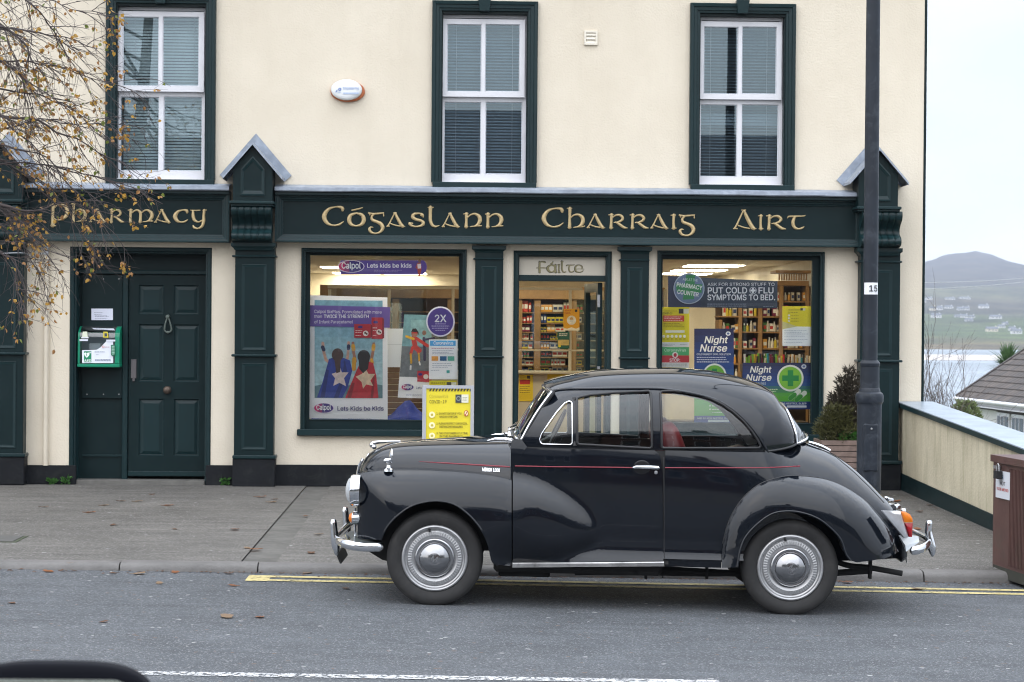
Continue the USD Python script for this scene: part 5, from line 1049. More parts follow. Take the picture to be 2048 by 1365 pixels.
put(scr, 'counter_front', G().box(r[0], r[1], YS, YS + .04, .031, r[3]), CREAMW)
r = R(655, 579, 1330, 743, YS + .02); put(scr, 'pane', G().add([(r[0], YS + .025, r[2]), (r[1], YS + .025, r[2]), (r[1], YS + .025, r[3]), (r[0], YS + .025, r[3])], [(0, 1, 2, 3)]), GLASS)
YB = 4.6
shf = thing('wall_shelving', 'pine wall shelving stacked with cartons behind the counter screen', 'shelving', (.3, YB, .03))
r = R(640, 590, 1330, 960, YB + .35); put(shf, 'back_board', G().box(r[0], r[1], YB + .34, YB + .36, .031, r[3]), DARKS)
ibar(shf, 'pelmet', PINE, 640, 573, 1330, 598, YB - .05, YB + .3)
for x in (640, 790, 900, 1037, 1074, 1146, 1250): ibar(shf, 'upright', PINE, x - 6, 598, x + 7, 800, YB - .01, YB + .34)
LV = [624.5, 646, 664, 680, 698, 714, 731, 744]
for y in LV: ibar(shf, 'shelf', PINE, 640, y, 1330, y + 2, YB, YB + .33)
BOXC = [('#c8402c', 'red'), ('#e07a20', 'orange'), ('#f0ead8', 'white'), ('#3d4f8f', 'blue'), ('#d9c23a', 'yellow'), ('#4f7a3a', 'green'), ('#8a2f4a', 'plum'), ('#d8d0bd', 'cream'), ('#2d3a35', 'dark green'), ('#e6a640', 'amber')]
protos = {}
ORD = ['top', 'second', 'third', 'fourth', 'fifth', 'sixth', 'seventh', 'lowest']
def carton(i, w, d, h, loc, group, where=''):
    """a printed carton; the first of each colour is built, the rest are copies of it."""
    col, nm = BOXC[i]; key = (i, round(w, 3), round(h, 3)); lab = f'{nm} printed carton on the {where}'
    if key not in protos:
        t = thing('carton', lab, 'carton', loc, group=group); x, y, z = loc
        put(t, 'box', G().box(x - w / 2, x + w / 2, y, y + d, z, z + h, .003), ink(col)); put(t, 'label_band', G().box(x - w * .38, x + w * .38, y - .0012, y, z + h * .3, z + h * .68), ink(['#f4f0e4', '#30406a', '#c23a2a'][i % 3])); protos[key] = t
    else: copy_of(protos[key], 'carton', loc, lab, 'carton', group)
rr_ = random.Random(5)
def fill(px0, px1, yb, top, y, pal, group, where):
    x = px0
    while x < px1 - 3:
        i = rr_.choice(pal); run = rr_.choice((1, 2, 2, 3)); hpx = (yb - top) * rr_.choice((.62, .78, .9)); wpx = rr_.choice((6, 8, 10))
        for _ in range(run):
            if x + wpx > px1: break
            p = at(x + wpx / 2, yb, y); q = at(x + wpx / 2, yb - hpx, y); w = (at(x + wpx, yb, y) - at(x, yb, y))[0] * .94
            carton(i, round(w, 2), .10, round(q[2] - p[2], 2), (p[0], y, p[2] + .001), group, where); x += wpx
        x += .8
tops = [600] + [v + 2 for v in LV[:-1]]
for j, (yb, tp) in enumerate(zip(LV, tops)):
    fill(1040, 1067, yb, tp, YB + .05, [[1, 1, 0], [0, 2, 0], [5, 6, 2], [2, 2, 3], [0, 4, 2], [2, 5, 7], [2, 8, 7], [4, 7, 3]][j], 'cartons behind the counter screen', f'{ORD[j]} shelf of the doorway left bay')
    fill(1081, 1139, yb, tp, YB + .05, [[7, 2, 9, 5], [3, 3, 0, 4], [7, 4, 2, 9], [8, 9, 5, 4], [8, 5, 9, 7], [3, 4, 8, 2], [3, 5, 7, 2], [9, 4, 7, 2]][j], 'cartons behind the counter screen', f'{ORD[j]} shelf of the doorway wide bay')
    fill(1147, 1166, yb, tp, YB + .05, [7, 4, 9, 5], 'cartons behind the counter screen', f'{ORD[j]} shelf beside the open door leaf')
p = Print('wall_poster', 'amber face covering poster hung on the counter screen', 'poster', YS - .03)
p.rect('sheet', '#e0a21c', 1127, 618, 1159, 661.5).oval('picture', '#f2ead8', 1143, 641, 9.2).oval('face', '#c9a060', 1143, 639, 3.6, 4.4).rect('mask', '#d9d9d2', 1139.6, 640, 1146.4, 644.5).lines('lettering', '#b5441c', 1129, 1142, [622.5, 625.5, 628.5], 1.2).rect('emblem', '#2b2b30', 1150, 619.5, 1154.5, 624.5).poly('sheet_foot', '#efe8d4', [(1127, 661.5), (1127, 656), (1134, 658), (1143, 655), (1152, 658), (1159, 655), (1159, 661.5)]).done()
for a, b, c, d, lab in ((1037.6, 750, 1066, 803, 'yellow notice with a red box on the counter front'), (1094.5, 749, 1139, 800, 'yellow notice on the counter front partly hidden by the car roof')):
    p = Print('counter_notice', lab, 'notice', YS - .01); p.rect('sheet', '#ddc022', a, b, c, d).rect('emblem', '#33302a', c - 12, b + 2, c - 6, b + 8).rect('lettering_block', '#c03020', a + 2, b + 10, c - 6, b + 19).lines('lettering', '#6a5a18', a + 2, c - 5, [b + 24, b + 28, b + 32, b + 36], 1, .3, 4).done()
# leaflet box on the screen, green card
p = Print('counter_card', 'dark green card with a landscape picture on the counter screen', 'card', YS - .02); p.rect('sheet', '#1f5a4c', 1115, 664, 1139, 697).rect('picture', '#c9b06a', 1116, 680, 1138, 691).lines('lettering', '#e8e6d8', 1118, 1136, [669, 672.5], 1.5).oval('seal', '#e0d030', 1119, 692.5, 2.6).done()

# ---- the right window's display: pine dresser with bottles
YD = 1.9
drs = thing('display_dresser', 'honey pine display dresser with dentil top in the right window', 'dresser', (2.4, YD, .03))
DRX = [(1440, 640, 7), (1480, 600, 7), (1520, 600, 8), (1562, 572, 8), (1614, 572, 7)]
for x, y, w in DRX: ibar(drs, 'upright', PINE, x - w / 2, y, x + w / 2, 900, YD, YD + .30)
ibar(drs, 'cornice', PINE, 1552, 541, 1622, 547, YD - .06, YD + .34); ibar(drs, 'frieze', PINE, 1556, 562, 1618, 572, YD - .01, YD + .3)
for i in range(12): ibar(drs, 'dentil', PINE, 1558 + i * 4.9, 548, 1560.6 + i * 4.9, 561, YD - .03, YD + .02)
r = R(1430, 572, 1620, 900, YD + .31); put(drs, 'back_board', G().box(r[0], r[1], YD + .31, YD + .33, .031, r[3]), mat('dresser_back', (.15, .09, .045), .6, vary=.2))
DL = [602, 633, 664, 697, 728, 760, 800]
for y in DL: ibar(drs, 'shelf', PINE, 1436, y, 1620, y + 3, YD + .01, YD + .3)
def bottle(i, h, r, loc, group, where):
    col, nm = BOXC[i]; key = ('b', i, round(h, 2)); lab = f'{nm} bottle on the {where}'
    if key not in protos:
        t = thing('bottle', lab, 'bottle', loc, group=group)
        put(t, 'body', G().lathe([(0.0001, 0), (r, 0), (r, h * .62), (r * .5, h * .76), (r * .42, h * .78)], loc, n=10), ink(col), 40); put(t, 'cap', G().lathe([(r * .45, h * .78), (r * .45, h), (0.0001, h)], loc, n=8), ink('#e8e4da')); protos[key] = t
    else: copy_of(protos[key], 'bottle', loc, lab, 'bottle', group)
for j, yb in enumerate(DL[:6]):
    for bay, (x0, x1) in enumerate(((1445, 1474), (1486, 1514), (1526, 1556), (1568, 1608))):
        x = x0; wh = f"{ORD[j]} shelf, {['first', 'second', 'third', 'last'][bay]} bay of the pine dresser"
        while x < x1:
            p_ = at(x + 2.5, yb, YD + .06); h = .085 + .05 * rr_.random()
            if x0 == 1568 and yb < 620: h = .09
            if rr_.random() < .45: carton(rr_.choice([2, 7, 9, 5, 7, 6]), rr_.choice((.03, .045)), .08, round(h * rr_.choice((.75, 1.0)), 2), (p_[0] + .008, YD + .06, p_[2] + .002), 'cartons on the pine dresser', wh); x += rr_.choice((7, 10, 12))
            else: bottle(rr_.choice([2, 7, 4, 9, 7, 2, 5]), round(h, 2), .016, (p_[0], YD + .06, p_[2] + .002), 'bottles on the pine dresser', wh); x += rr_.choice((6, 7.5))
# small goods standing in front
st_ = thing('display_stand', 'dark stepped display stand of small hair goods in the right window', 'display', (2.2, .7, .9))
r = R(1486, 722, 1622, 735, .7); put(st_, 'tray', G().box(r[0], r[1], .62, .9, r[2] - .05, r[3] - .04), DARKS); put(st_, 'leg', G().box(r[0] + .05, r[1] - .05, .7, .85, .031, r[2] - .05), DARKS)
for i in range(34):
    px = 1490 + i * 3.9; p_ = at(px, 726, .72 + .1 * (i % 2)); h = .05 + .05 * rr_.random(); c = ['#e8e4dc', '#7fb43c', '#c8302c', '#d9c23a', '#3a9ab0', '#8a2f4a', '#e6dcc0', '#2b2b2b'][rr_.randrange(8)]
    g = G(); g.tube([(p_[0], p_[1], p_[2] - .05), (p_[0] + .01 * rr_.uniform(-1, 1), p_[1], p_[2] + h)], [.008, .013], 6); put(st_, 'small_item', g, ink(c))

# ---- left window posters
def logo(p, x0, x1, y0, y1):
    cx, cy, rx, ry = (x0 + x1) / 2, (y0 + y1) / 2, (x1 - x0) / 2, (y1 - y0) / 2
    p.oval('logo_rim', '#e8dcec', cx, cy, rx, ry).oval('logo_oval', '#3a2478', cx, cy, rx * .94, ry * .9)
    e = affinity.scale(Point(cx, cy).buffer(1, 16), rx * .94, ry * .9)
    p.poly('logo_red', '#8e1f66', e.intersection(sbox(x0, y0, cx - rx * .15, y1))).poly('logo_pink', '#c4246a', e.intersection(Polygon([(x0, y0), (cx - rx * .45, y0), (cx - rx * .55, y1), (x0, y1)])))
    p.text('logo_text', '#ffffff', 'Calpol', cx - rx * .72, cx + rx * .72, cy + ry * .32, ry * .95, True)
p = Print('window_poster', 'large poster of two caped children with raised arms', 'poster', .16); A = lambda x, y: (560 + x / 3.25, 480 + y / 3.25)
AP = lambda pts: [A(*q) for q in pts]
p.poly('sheet', '#f6f8fe', AP([(190, 360), (698, 375), (700, 1168), (190, 1160)]))
for k in range(8):
    t = k / 7; y0, y1 = 392 + 80 * k, 392 + 80 * (k + 1); c = [int(a + (b - a) * t) for a, b in zip((118, 165, 184), (178, 205, 206))]; p.poly('picture', '#%02x%02x%02x' % tuple(c), AP([(225, y0), (667, y0 + 4), (667, 1030), (225, 1028)]))
p.poly('picture_hill', '#5d7f86', AP([(225, 950), (300, 935), (420, 950), (560, 930), (667, 945), (667, 1030), (225, 1028)]))
SK, SK2 = '#c99a84', '#a8745c'
def limb(col, pts, w): p.poly('picture_figure', col, LineString(AP(pts)).buffer(w * .72 / 3.25, 4))
limb(SK, [(278, 672), (282, 720), (298, 780), (322, 800)], 13); limb(SK, [(446, 668), (444, 720), (438, 770), (420, 800)], 12); limb('#20264a', [(277, 698), (284, 715)], 16); limb('#20264a', [(446, 690), (445, 708)], 15)
p.poly('picture_cape', '#2a3f94', AP([(318, 775), (360, 760), (420, 770), (455, 785), (470, 850), (440, 960), (405, 1028), (240, 1026), (275, 930), (300, 840)])); p.poly('picture_cape_fold', '#1d2b6c', AP([(300, 840), (318, 850), (290, 1026), (262, 1026)])); p.poly('picture_cape_fold', '#1d2b6c', AP([(420, 780), (436, 850), (380, 1028), (350, 1028), (400, 900)]))
p.poly('picture_star', '#d8c6bd', AP([(385, 812), (402, 862), (446, 862), (416, 900), (430, 952), (386, 930), (346, 950), (358, 900), (336, 872), (370, 860)])); p.poly('picture_hair', '#4a342e', affinity.scale(Point(*A(374, 748)).buffer(1), 11.5, 13)); p.poly('picture_hair', '#4a342e', AP([(352, 770), (396, 770), (390, 860), (366, 868)]))
limb(SK2, [(474, 672), (478, 730), (490, 790)], 13); limb(SK2, [(610, 676), (604, 730), (592, 790)], 13); limb('#dba02a', [(475, 690), (478, 712)], 17); limb('#dba02a', [(609, 690), (606, 712)], 17); limb('#dba02a', [(482, 775), (480, 840)], 18); limb('#dba02a', [(596, 780), (600, 800)], 14)
p.poly('picture_cape', '#b4202e', AP([(492, 862), (520, 800), (570, 790), (605, 800), (625, 880), (640, 1029), (424, 1029), (455, 950)])); p.poly('picture_cape_fold', '#7e1422', AP([(470, 930), (486, 930), (462, 1029), (436, 1029)])); p.poly('picture_cape_fold', '#7e1422', AP([(606, 860), (616, 900), (606, 1029), (588, 1029)]))
p.poly('picture_star', '#d9c3a4', AP([(556, 836), (575, 872), (618, 872), (588, 915), (606, 950), (560, 940), (540, 968), (530, 925), (492, 890), (532, 872)])); p.poly('picture_hair', '#211c1e', affinity.scale(Point(*A(545, 760)).buffer(1), 12.5, 13.5)); p.poly('picture_hair', '#211c1e', AP([(512, 780), (580, 780), (572, 838), (540, 868), (514, 838)]))
p.poly('banner', '#66509c', AP([(190, 425), (716, 438), (714, 572), (190, 562)]))
p.text('banner_text', '#efeaf6', 'Calpol SixPlus. Formulated with more', *[A(223, 0)[0], A(660, 0)[0]], A(0, 478)[1], 6.2, rot=.6).text('banner_text', '#efeaf6', 'than', A(223, 0)[0], A(273, 0)[0], A(0, 507)[1], 6).text('banner_text', '#ffffff', 'TWICE THE STRENGTH', A(285, 0)[0], A(577, 0)[0], A(0, 508)[1], 6.4, True).text('banner_text', '#efeaf6', 'of Infant Paracetamol', A(223, 0)[0], A(474, 0)[0], A(0, 543)[1], 6.2)
for a, b, c, d in ((482, 548, 592, 637), (595, 505, 668, 644)):
    p.poly('pack', '#b92834', AP([(a, b), (c, b), (c, d), (a, d)])); p.poly('pack_edge', '#861a26', AP([(c - 3, b + 2), (c + 8, b + 8), (c + 8, d - 6), (c - 3, d)])); cx, cy = A(a + (c - a) * .36, b + (d - b) * .22); p.oval('pack_logo', '#3a2478', cx, cy, 5, 2.7); x_, y_ = A(a + (c - a) * .68, b + (d - b) * .68); p.oval('pack_picture', '#e8ddd6', x_, y_, 5.5, 5.5).oval('pack_child', '#6a4a40', x_ - 1, y_ - 1, 2, 2.4).oval('pack_child', '#6a4a40', x_ + 2.2, y_ + 1, 1.7, 2); p.lines('pack_text', '#f4e6e2', A(a + 8, 0)[0], A(a + (c - a) * .5, 0)[0], [A(0, b + (d - b) * q)[1] for q in (.5, .62, .85)], 1)
logo(p, *[A(218, 0)[0], A(350, 0)[0], A(0, 1060)[1], A(0, 1128)[1]]); p.text('slogan', '#33306e', 'Lets Kids be Kids', A(373, 0)[0], A(674, 0)[0], A(0, 1110)[1], 8.2, True).lines('small_print', '#9aa0b4', A(440, 0)[0], A(600, 0)[0], [A(0, 1162)[1]], .6).done()

p = Print('window_sticker', 'purple rounded strip sticker across the window head', 'sticker', .097, lift=.0005)
p.poly('strip', '#5c4398', sbox(*A(400, 142), *A(930, 216)).buffer(2.5).union(affinity.scale(Point(*A(925, 178)).buffer(1), 9, 13.2)))
logo(p, *[A(376, 0)[0], A(549, 0)[0], A(0, 132)[1], A(0, 214)[1]]); p.text('slogan', '#f2eef8', 'Lets kids be kids', A(566, 0)[0], A(855, 0)[0], A(0, 181)[1], 8.4, True).lines('small_print', '#b4a4d4', A(610, 0)[0], A(800, 0)[0], [A(0, 199)[1], A(0, 210)[1]], .7)
p.poly('figure', '#b8473c', AP([(893, 150), (915, 150), (920, 185), (912, 235), (900, 238), (892, 190), (880, 182)])); p.oval('figure_head', '#7a5242', *A(907, 138), 3, 3.4).poly('figure_shirt', '#e4d9d4', AP([(893, 158), (917, 156), (916, 186), (895, 188)])).done()

p = Print('window_poster', 'narrower poster of a running child in red and yellow', 'poster', .20)
p.poly('sheet', '#f4f6fc', AP([(808, 485), (985, 490), (985, 1032), (765, 1026)])); p.poly('picture', '#6f9aa2', AP([(808, 485), (985, 490), (985, 700), (792, 690)])); p.poly('picture_door', '#86aeb2', AP([(850, 520), (985, 524), (985, 690), (846, 686)])); p.poly('picture_road', '#6e7478', AP([(792, 690), (985, 700), (985, 895), (777, 890)]))
limb('#3a3550', [(935, 640), (940, 720), (940, 780)], 12); limb('#3a3550', [(935, 650), (1000, 640)], 10); p.oval('picture_head', '#8a6858', *A(937, 605), 4, 5)
limb('#c23a30', [(868, 640), (880, 700), (905, 720)], 22); limb('#e0b030', [(868, 645), (822, 628)], 11); limb('#c23a30', [(885, 640), (960, 690)], 14); limb('#c8392f', [(862, 700), (850, 740)], 13); limb('#dba82c', [(850, 745), (853, 800)], 9); limb('#c8392f', [(895, 700), (900, 735)], 12); limb('#dba82c', [(902, 740), (905, 785)], 8); limb('#ece8e0', [(850, 820), (848, 842)], 8); limb('#ece8e0', [(905, 795), (910, 812)], 7)
p.oval('picture_head', '#9a6a56', *A(874, 608), 6.5, 7.5).poly('picture_hair', '#2a2022', AP([(852, 600), (862, 578), (884, 576), (900, 600), (904, 622), (890, 602), (862, 598)])).rect('picture_mask', '#b02c2c', *A(858, 600), *A(892, 609))
p.poly('pack', '#b92834', AP([(892, 852), (985, 855), (985, 928), (892, 922)])).oval('pack_logo', '#3a2478', *A(912, 875), 4.4, 2.6).oval('pack_picture', '#e8ddd6', *A(948, 890), 5); logo(p, *[A(788, 0)[0], A(870, 0)[0], A(0, 936)[1], A(0, 980)[1]]); p.text('slogan', '#33306e', 'Lets', A(885, 0)[0], A(922, 0)[0], A(0, 970)[1], 5).lines('small_print', '#9aa0b4', A(820, 0)[0], A(925, 0)[0], [A(0, 1006)[1], A(0, 1014)[1]], .7).done()
p = Print('window_sticker', 'round purple sticker with a white rim marked 2X', 'sticker', .097, lift=.0005); c_ = A(1043, 532)
p.oval('rim', '#e4e2ee', *c_, 28.6, 30.4, 40).oval('disc', '#5a4698', *c_, 25.8, 27.4, 40).text('number', '#ffffff', '2X', A(1006, 0)[0], A(1081, 0)[0], A(0, 534)[1], 14, True)
for k, (a, b, y) in enumerate(((1008, 1080, 549), (985, 1100, 563), (988, 1098, 577), (1010, 1075, 591))): p.lines('small_print', '#cfc6e6', A(a, 0)[0], A(b, 0)[0], [A(0, y)[1]], 1.3, .05, k)
p.done()
p = Print('window_notice', 'white notice with a blue heading low in the left window', 'notice', .105)
p.rect('sheet', '#f4f8ff', *A(968, 648), *A(1155, 907)).rect('heading', '#4aa6dc', *A(975, 655), *A(1142, 690)).text('heading_text', '#f2f8ff', 'Coronavirus', A(998, 0)[0], A(1126, 0)[0], A(0, 681)[1], 6.2, True).lines('lettering_red', '#b0506a', A(985, 0)[0], A(1135, 0)[0], [A(0, 707)[1]], 1.2, .1)
p.lines('lettering', '#8a90a4', A(990, 0)[0], A(1132, 0)[0], [A(0, y)[1] for y in (723, 733, 743, 805, 820, 830)], .9, .3, 3)
for a, c in ((985, '#e0a04a'), (1040, '#27628e'), (1090, '#58a894')): p.rect('picture', c, *A(a, 757), *A(a + 43, 787))
p.rect('mark', '#3fa49a', *A(1083, 848), *A(1103, 866)).lines('lettering', '#8a90a4', A(980, 0)[0], A(1040, 0)[0], [A(0, 850)[1]], .9).done()
p = Print('window_notice', 'yellow notice half hidden by the pavement sign', 'notice', .105); p.rect('sheet', '#d6cc2c', *A(970, 915), *A(1150, 1150)).lines('lettering', '#b0a420', *[A(980, 0)[0], A(1075, 0)[0]], [A(0, 938)[1]], 4, .02).rect('emblem', '#45484a', *A(1083, 925), *A(1113, 946)).rect('emblem_field', '#dfe0d0', *A(1114, 925), *A(1146, 946)).done()
p = Print('backing_board', 'plain white board standing between the two window posters', 'board', .26); p.rect('board', '#cfd4d8', *A(695, 578), *A(810, 828)); p.rect('joint', '#a8aeb4', *A(695, 680), *A(810, 683)).done()
wb = thing('slatted_backboard', 'brown slatted backboard low in the left window', 'board', (-1.1, .55, .5))
for i in range(9):
    r = R(774, 734 + i * 12, 850, 745 + i * 12, .55); put(wb, 'slat', G().box(r[0], r[1], .55, .57, r[2], r[3], .003), mat('brown_slat', (.17, .10, .055), .5, vary=.2))
# blue cloth on the window bed
BLUE = mat('blue_cloth', (.012, .035, .26), .75, vary=.2, vscale=9)
xs = np.linspace(GW1[0] + .01, GW1[1] - .01, 90); ys = np.linspace(.18, .50, 26); X, Y = np.meshgrid(xs, ys, indexing='ij')
hump = .20 * np.exp(-((X - at(815, 820, .3)[0]) / .13)**2) * np.exp(-((Y - .36) / .1)**2)
Z = GW1[2] - .02 + .05 * meshkit.fbm(np.stack([X * 7, Y * 9, 0 * X], -1), 4, 2) + hump * (.8 + .5 * meshkit.fbm(np.stack([X * 16, Y * 16, 0 * X], -1), 3, 8)) - .10 * np.clip((.21 - Y) / .03, 0, 1)
put(ROOT, 'draped_cloth', G().grid(np.stack([X, Y, Z], -1)), BLUE, True, 'crumpled royal blue cloth along the bottom of the left window', 'cloth')
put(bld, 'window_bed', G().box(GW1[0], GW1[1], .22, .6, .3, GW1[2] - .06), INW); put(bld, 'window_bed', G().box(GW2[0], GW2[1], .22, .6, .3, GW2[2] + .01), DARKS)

# ---- right window posters
S = 3.251; A = lambda x, y: (1290 + x / S, 480 + y / S); ax_ = lambda x: A(x, 0)[0]; ay_ = lambda y: A(0, y)[1]
def serif_it(p, part, col, st, x0, x1, yb, cap): p.text(part, col, st, x0, x1 - cap * .16, yb, cap, True, .2)
p = Print('window_banner', 'dark slate banner with heavy white capitals high in the right window', 'banner', .12)
p.poly('sheet', '#2d3a58', AP([(150, 236), (862, 270), (860, 446), (150, 438)])); p.poly('sheet_shade', '#343f52', AP([(360, 246), (862, 270), (860, 446), (360, 441)]))  # blue sheet, slate grey over its right part
p.text('lettering', '#d6dae2', 'ASK FOR STRONG STUFF TO', ax_(407), ax_(842), ay_(300), 6.2); p.text('lettering', '#e8ebf0', 'PUT COLD', ax_(408), ax_(664), ay_(348), 11.6, True).text('lettering', '#e8ebf0', 'FLU', ax_(738), ax_(836), ay_(348), 11.6, True).text('lettering', '#e8ebf0', 'SYMPTOMS TO BED.', ax_(406), ax_(846), ay_(392), 10.8, True)
p.oval('plus_ring', '#cdd2dc', *A(702, 330), 7.2).oval('plus_disc', '#343f52', *A(702, 330), 6).rect('plus', '#e8ebf0', *A(696, 313), *A(708, 347)).rect('plus', '#e8ebf0', *A(685, 324), *A(719, 336)).lines('small_print', '#98a2b4', ax_(405), ax_(660), [ay_(420), ay_(433)], 1.1, .1).lines('small_print', '#98a2b4', ax_(768), ax_(836), [ay_(435)], 1, .1).done()
p = Print('window_sticker', 'round grey blue sticker with a green cross over the banner', 'sticker', .098, lift=.0005); c_ = A(286, 317)
p.oval('rim', '#b9c4d4', *c_, 31, 31, 40).oval('disc', '#6f82a0', *c_, 29.3, 29.3, 40); p.poly('cross', '#3f8f5c', AP([(268, 228), (326, 226), (318, 386), (246, 390)])); p.poly('cross', '#3f8f5c', AP([(200, 285), (372, 290), (368, 345), (206, 338)]))
p.text('lettering', '#e6ebf2', 'ASK AT THE', ax_(245), ax_(343), ay_(268), 5, rot=5).text('lettering', '#ffffff', 'PHARMACY', ax_(204), ax_(371), ay_(315), 8.2, True, rot=8).text('lettering', '#ffffff', 'COUNTER', ax_(208), ax_(348), ay_(360), 8.2, True, rot=8).done()
p = Print('window_notice', 'yellow notice with a red box at the left of the right window', 'notice', .105)
p.rect('sheet', '#d8cc1e', *A(105, 438), *A(288, 666)).rect('sheet_foot', '#dcdde0', *A(105, 666), *A(288, 696)).text('heading', '#b0a020', 'Coronavirus', ax_(118), ax_(208), ay_(468), 4).text('heading_dark', '#4a4622', 'COVID-19', ax_(115), ax_(178), ay_(484), 3.6, True).rect('emblem', '#33383a', *A(220, 449), *A(250, 480)).rect('emblem_field', '#d6d6c8', *A(251, 449), *A(285, 480)).rect('red_box', '#c8402e', *A(118, 492), *A(254, 532)).lines('red_box_text', '#f0d8d0', ax_(126), ax_(244), [ay_(504), ay_(515), ay_(526)], 1.2, .15)
p.lines('lettering', '#8a7e18', ax_(120), ax_(270), [ay_(545), ay_(556), ay_(567)], .9, .3, 2).rect('white_bar', '#e6e6d8', *A(134, 588), *A(257, 605))
for k in range(6): p.oval('icon', '#ecebdc', *A(122 + k * 27, 628), 2.9).lines('lettering', '#8a7e18', ax_(114 + k * 27), ax_(132 + k * 27), [ay_(645), ay_(652)], .8)
p.lines('small_print', '#9a9ca0', ax_(112), ax_(200), [ay_(680), ay_(689)], .8).lines('small_print', '#9a9ca0', ax_(228), ax_(275), [ay_(682)], 1).done()
p = Print('window_notice', 'green and red stop notice under a yellow notice', 'notice', .106)
p.rect('sheet', '#dfe2e0', *A(105, 698), *A(287, 845)).rect('green_band', '#4fae72', *A(105, 698), *A(287, 752)).rect('red_band', '#c23440', *A(105, 752), *A(287, 798)).text('heading', '#dff2e4', 'Coronavirus', ax_(126), ax_(266), ay_(726), 5.6).oval('hand_disc', '#e6e2e0', *A(196, 749), 6).oval('hand', '#b83040', *A(196, 750), 3.2, 4).text('stop', '#ffffff', 'STOP:', ax_(160), ax_(228), ay_(793), 6.4, True).lines('lettering', '#70807a', ax_(112), ax_(278), [ay_(810), ay_(822)], 1).done()
def night(p, x0, y0, x1, y1, steps=14):
    for k in range(steps):
        t = (k + .5) / steps; c0, c1, c2 = (38, 40, 84), (44, 84, 160), (96, 184, 60); u = t / .45; c = [a + (b - a) * u for a, b in zip(c0, c1)] if t < .45 else [a + (b - a) * min(1, (t - .45) / .25) for a, b in zip(c1, c2)]
        p.rect('sheet', '#%02x%02x%02x' % tuple(int(v) for v in c), x0, y0 + (y1 - y0) * k / steps, x1, y1)
p = Print('window_poster', 'upright blue and green night remedy poster behind the car roof', 'poster', .20)
x0, y0, x1, y1 = 1388.4, 657.8, 1467.6, 846; night(p, x0, y0, x1, y1); p.rect('foot_band', '#2c4a96', x0, 832, x1, y1)
serif_it(p, 'title', '#f4f6fa', 'Night', ax_(386), ax_(541), ay_(671), 13); serif_it(p, 'title', '#f4f6fa', 'Nurse', ax_(356), ax_(538), ay_(727), 14)
p.text('subtitle', '#d4dcf0', 'COLD REMEDY ORAL SOLUTION', ax_(336), ax_(558), ay_(750), 3.6, True).lines('lettering', '#d4dcf0', ax_(337), ax_(560), [ay_(768), ay_(782), ay_(797)], 1.7, .2, 6).oval('mark', '#dfe4ee', *A(541, 610), 5, 4.4).oval('mark_inner', '#5a6aa0', *A(541, 610), 2.6, 2.2)
p.oval('badge_rim', '#eef2ea', *A(452, 884), 24, 24.5, 40).oval('badge', '#74bc3c', *A(452, 884), 20.5, 21, 40).rect('badge_cross', '#1f8a4a', *A(436, 838), *A(468, 930)).rect('badge_cross', '#1f8a4a', *A(405, 868), *A(499, 900))
p.oval('tick', '#dcecc8', 1420, 812, 1.6).oval('tick', '#dcecc8', 1420, 819, 1.6).lines('lettering', '#e6f2d8', 1424, 1455, [813, 820, 826], 1.4, .3, 3).text('foot_text', '#dfe6f4', 'AND SO AIDS RESTFUL SLEEP', 1394, 1462, 838.5, 3, True).rect('foot_box', '#dfe3ee', 1416, 840, 1458, 844.5).done()
p = Print('window_poster', 'wide blue and green night remedy poster with a green cross', 'poster', .19)
x0, y0, x1, y1 = ax_(634), ay_(800), ax_(1076), ay_(1102); night(p, x0, y0, x1, y1); p.rect('foot_band', '#22418e', x0, ay_(1052), x1, y1)
serif_it(p, 'title', '#f4f6fa', 'Night', ax_(682), ax_(824), ay_(863), 12); serif_it(p, 'title', '#f4f6fa', 'Nurse', ax_(656), ax_(826), ay_(916), 12.5); p.text('subtitle', '#d4e2ee', 'Capsules', ax_(690), ax_(786), ay_(942), 6)
p.oval('badge_rim', '#eef2ea', *A(945, 900), 26.5, 26.5, 40).oval('badge', '#86c83e', *A(945, 900), 22.8, 22.8, 40).rect('badge_cross', '#1f9048', *A(928, 848), *A(964, 952)).rect('badge_cross', '#1f9048', *A(892, 882), *A(1000, 918)).oval('mark', '#cfd8ea', *A(1033, 824), 5, 4.6).oval('mark_inner', '#5a6aa0', *A(1033, 824), 2.6, 2.2)
for a, b in (((945, 1030), (1000, 985)), ((985, 1042), (1038, 996))):
    p.poly('capsule', '#e8eee4', LineString([A(*a), A(*b)]).buffer(4.6)); m_ = ((a[0] + b[0]) / 2, (a[1] + b[1]) / 2); p.poly('capsule_half', '#3f9a3c', LineString([A(*a), A(*m_)]).buffer(4.4, cap_style='round'))
p.lines('lettering', '#dff0d0', ax_(780), ax_(865), [ay_(975), ay_(988)], 1.5, .2).text('foot_text', '#dfe6f4', 'AND SO AIDS RESTFUL SLEEP', ax_(800), ax_(1050), ay_(1071), 3.4, True).rect('foot_box', '#dfe3ee', *A(922, 1077), *A(1050, 1091)).done()
p = Print('window_notice', 'half yellow half white notice at the right edge of the window', 'notice', .105)
p.rect('sheet', '#eef2fa', *A(893, 432), *A(1080, 691)).poly('yellow_field', '#dccf20', AP([(893, 432), (1080, 432), (1080, 566), (990, 564), (893, 530)])).poly('yellow_corner', '#c9c48c', AP([(893, 530), (990, 564), (893, 582)])).rect('emblem', '#3a4440', *A(1010, 445), *A(1026, 460)).rect('emblem_field', '#d6d6c8', *A(1027, 445), *A(1042, 460)).lines('lettering', '#9a8e20', ax_(932), ax_(1010), [ay_(458), ay_(476)], 1.2)
for y in (492, 510, 528): p.oval('icon', '#ecebdc', *A(936, y), 2.2).lines('lettering', '#9a8e20', ax_(948), ax_(1000), [ay_(y + 3)], .9)
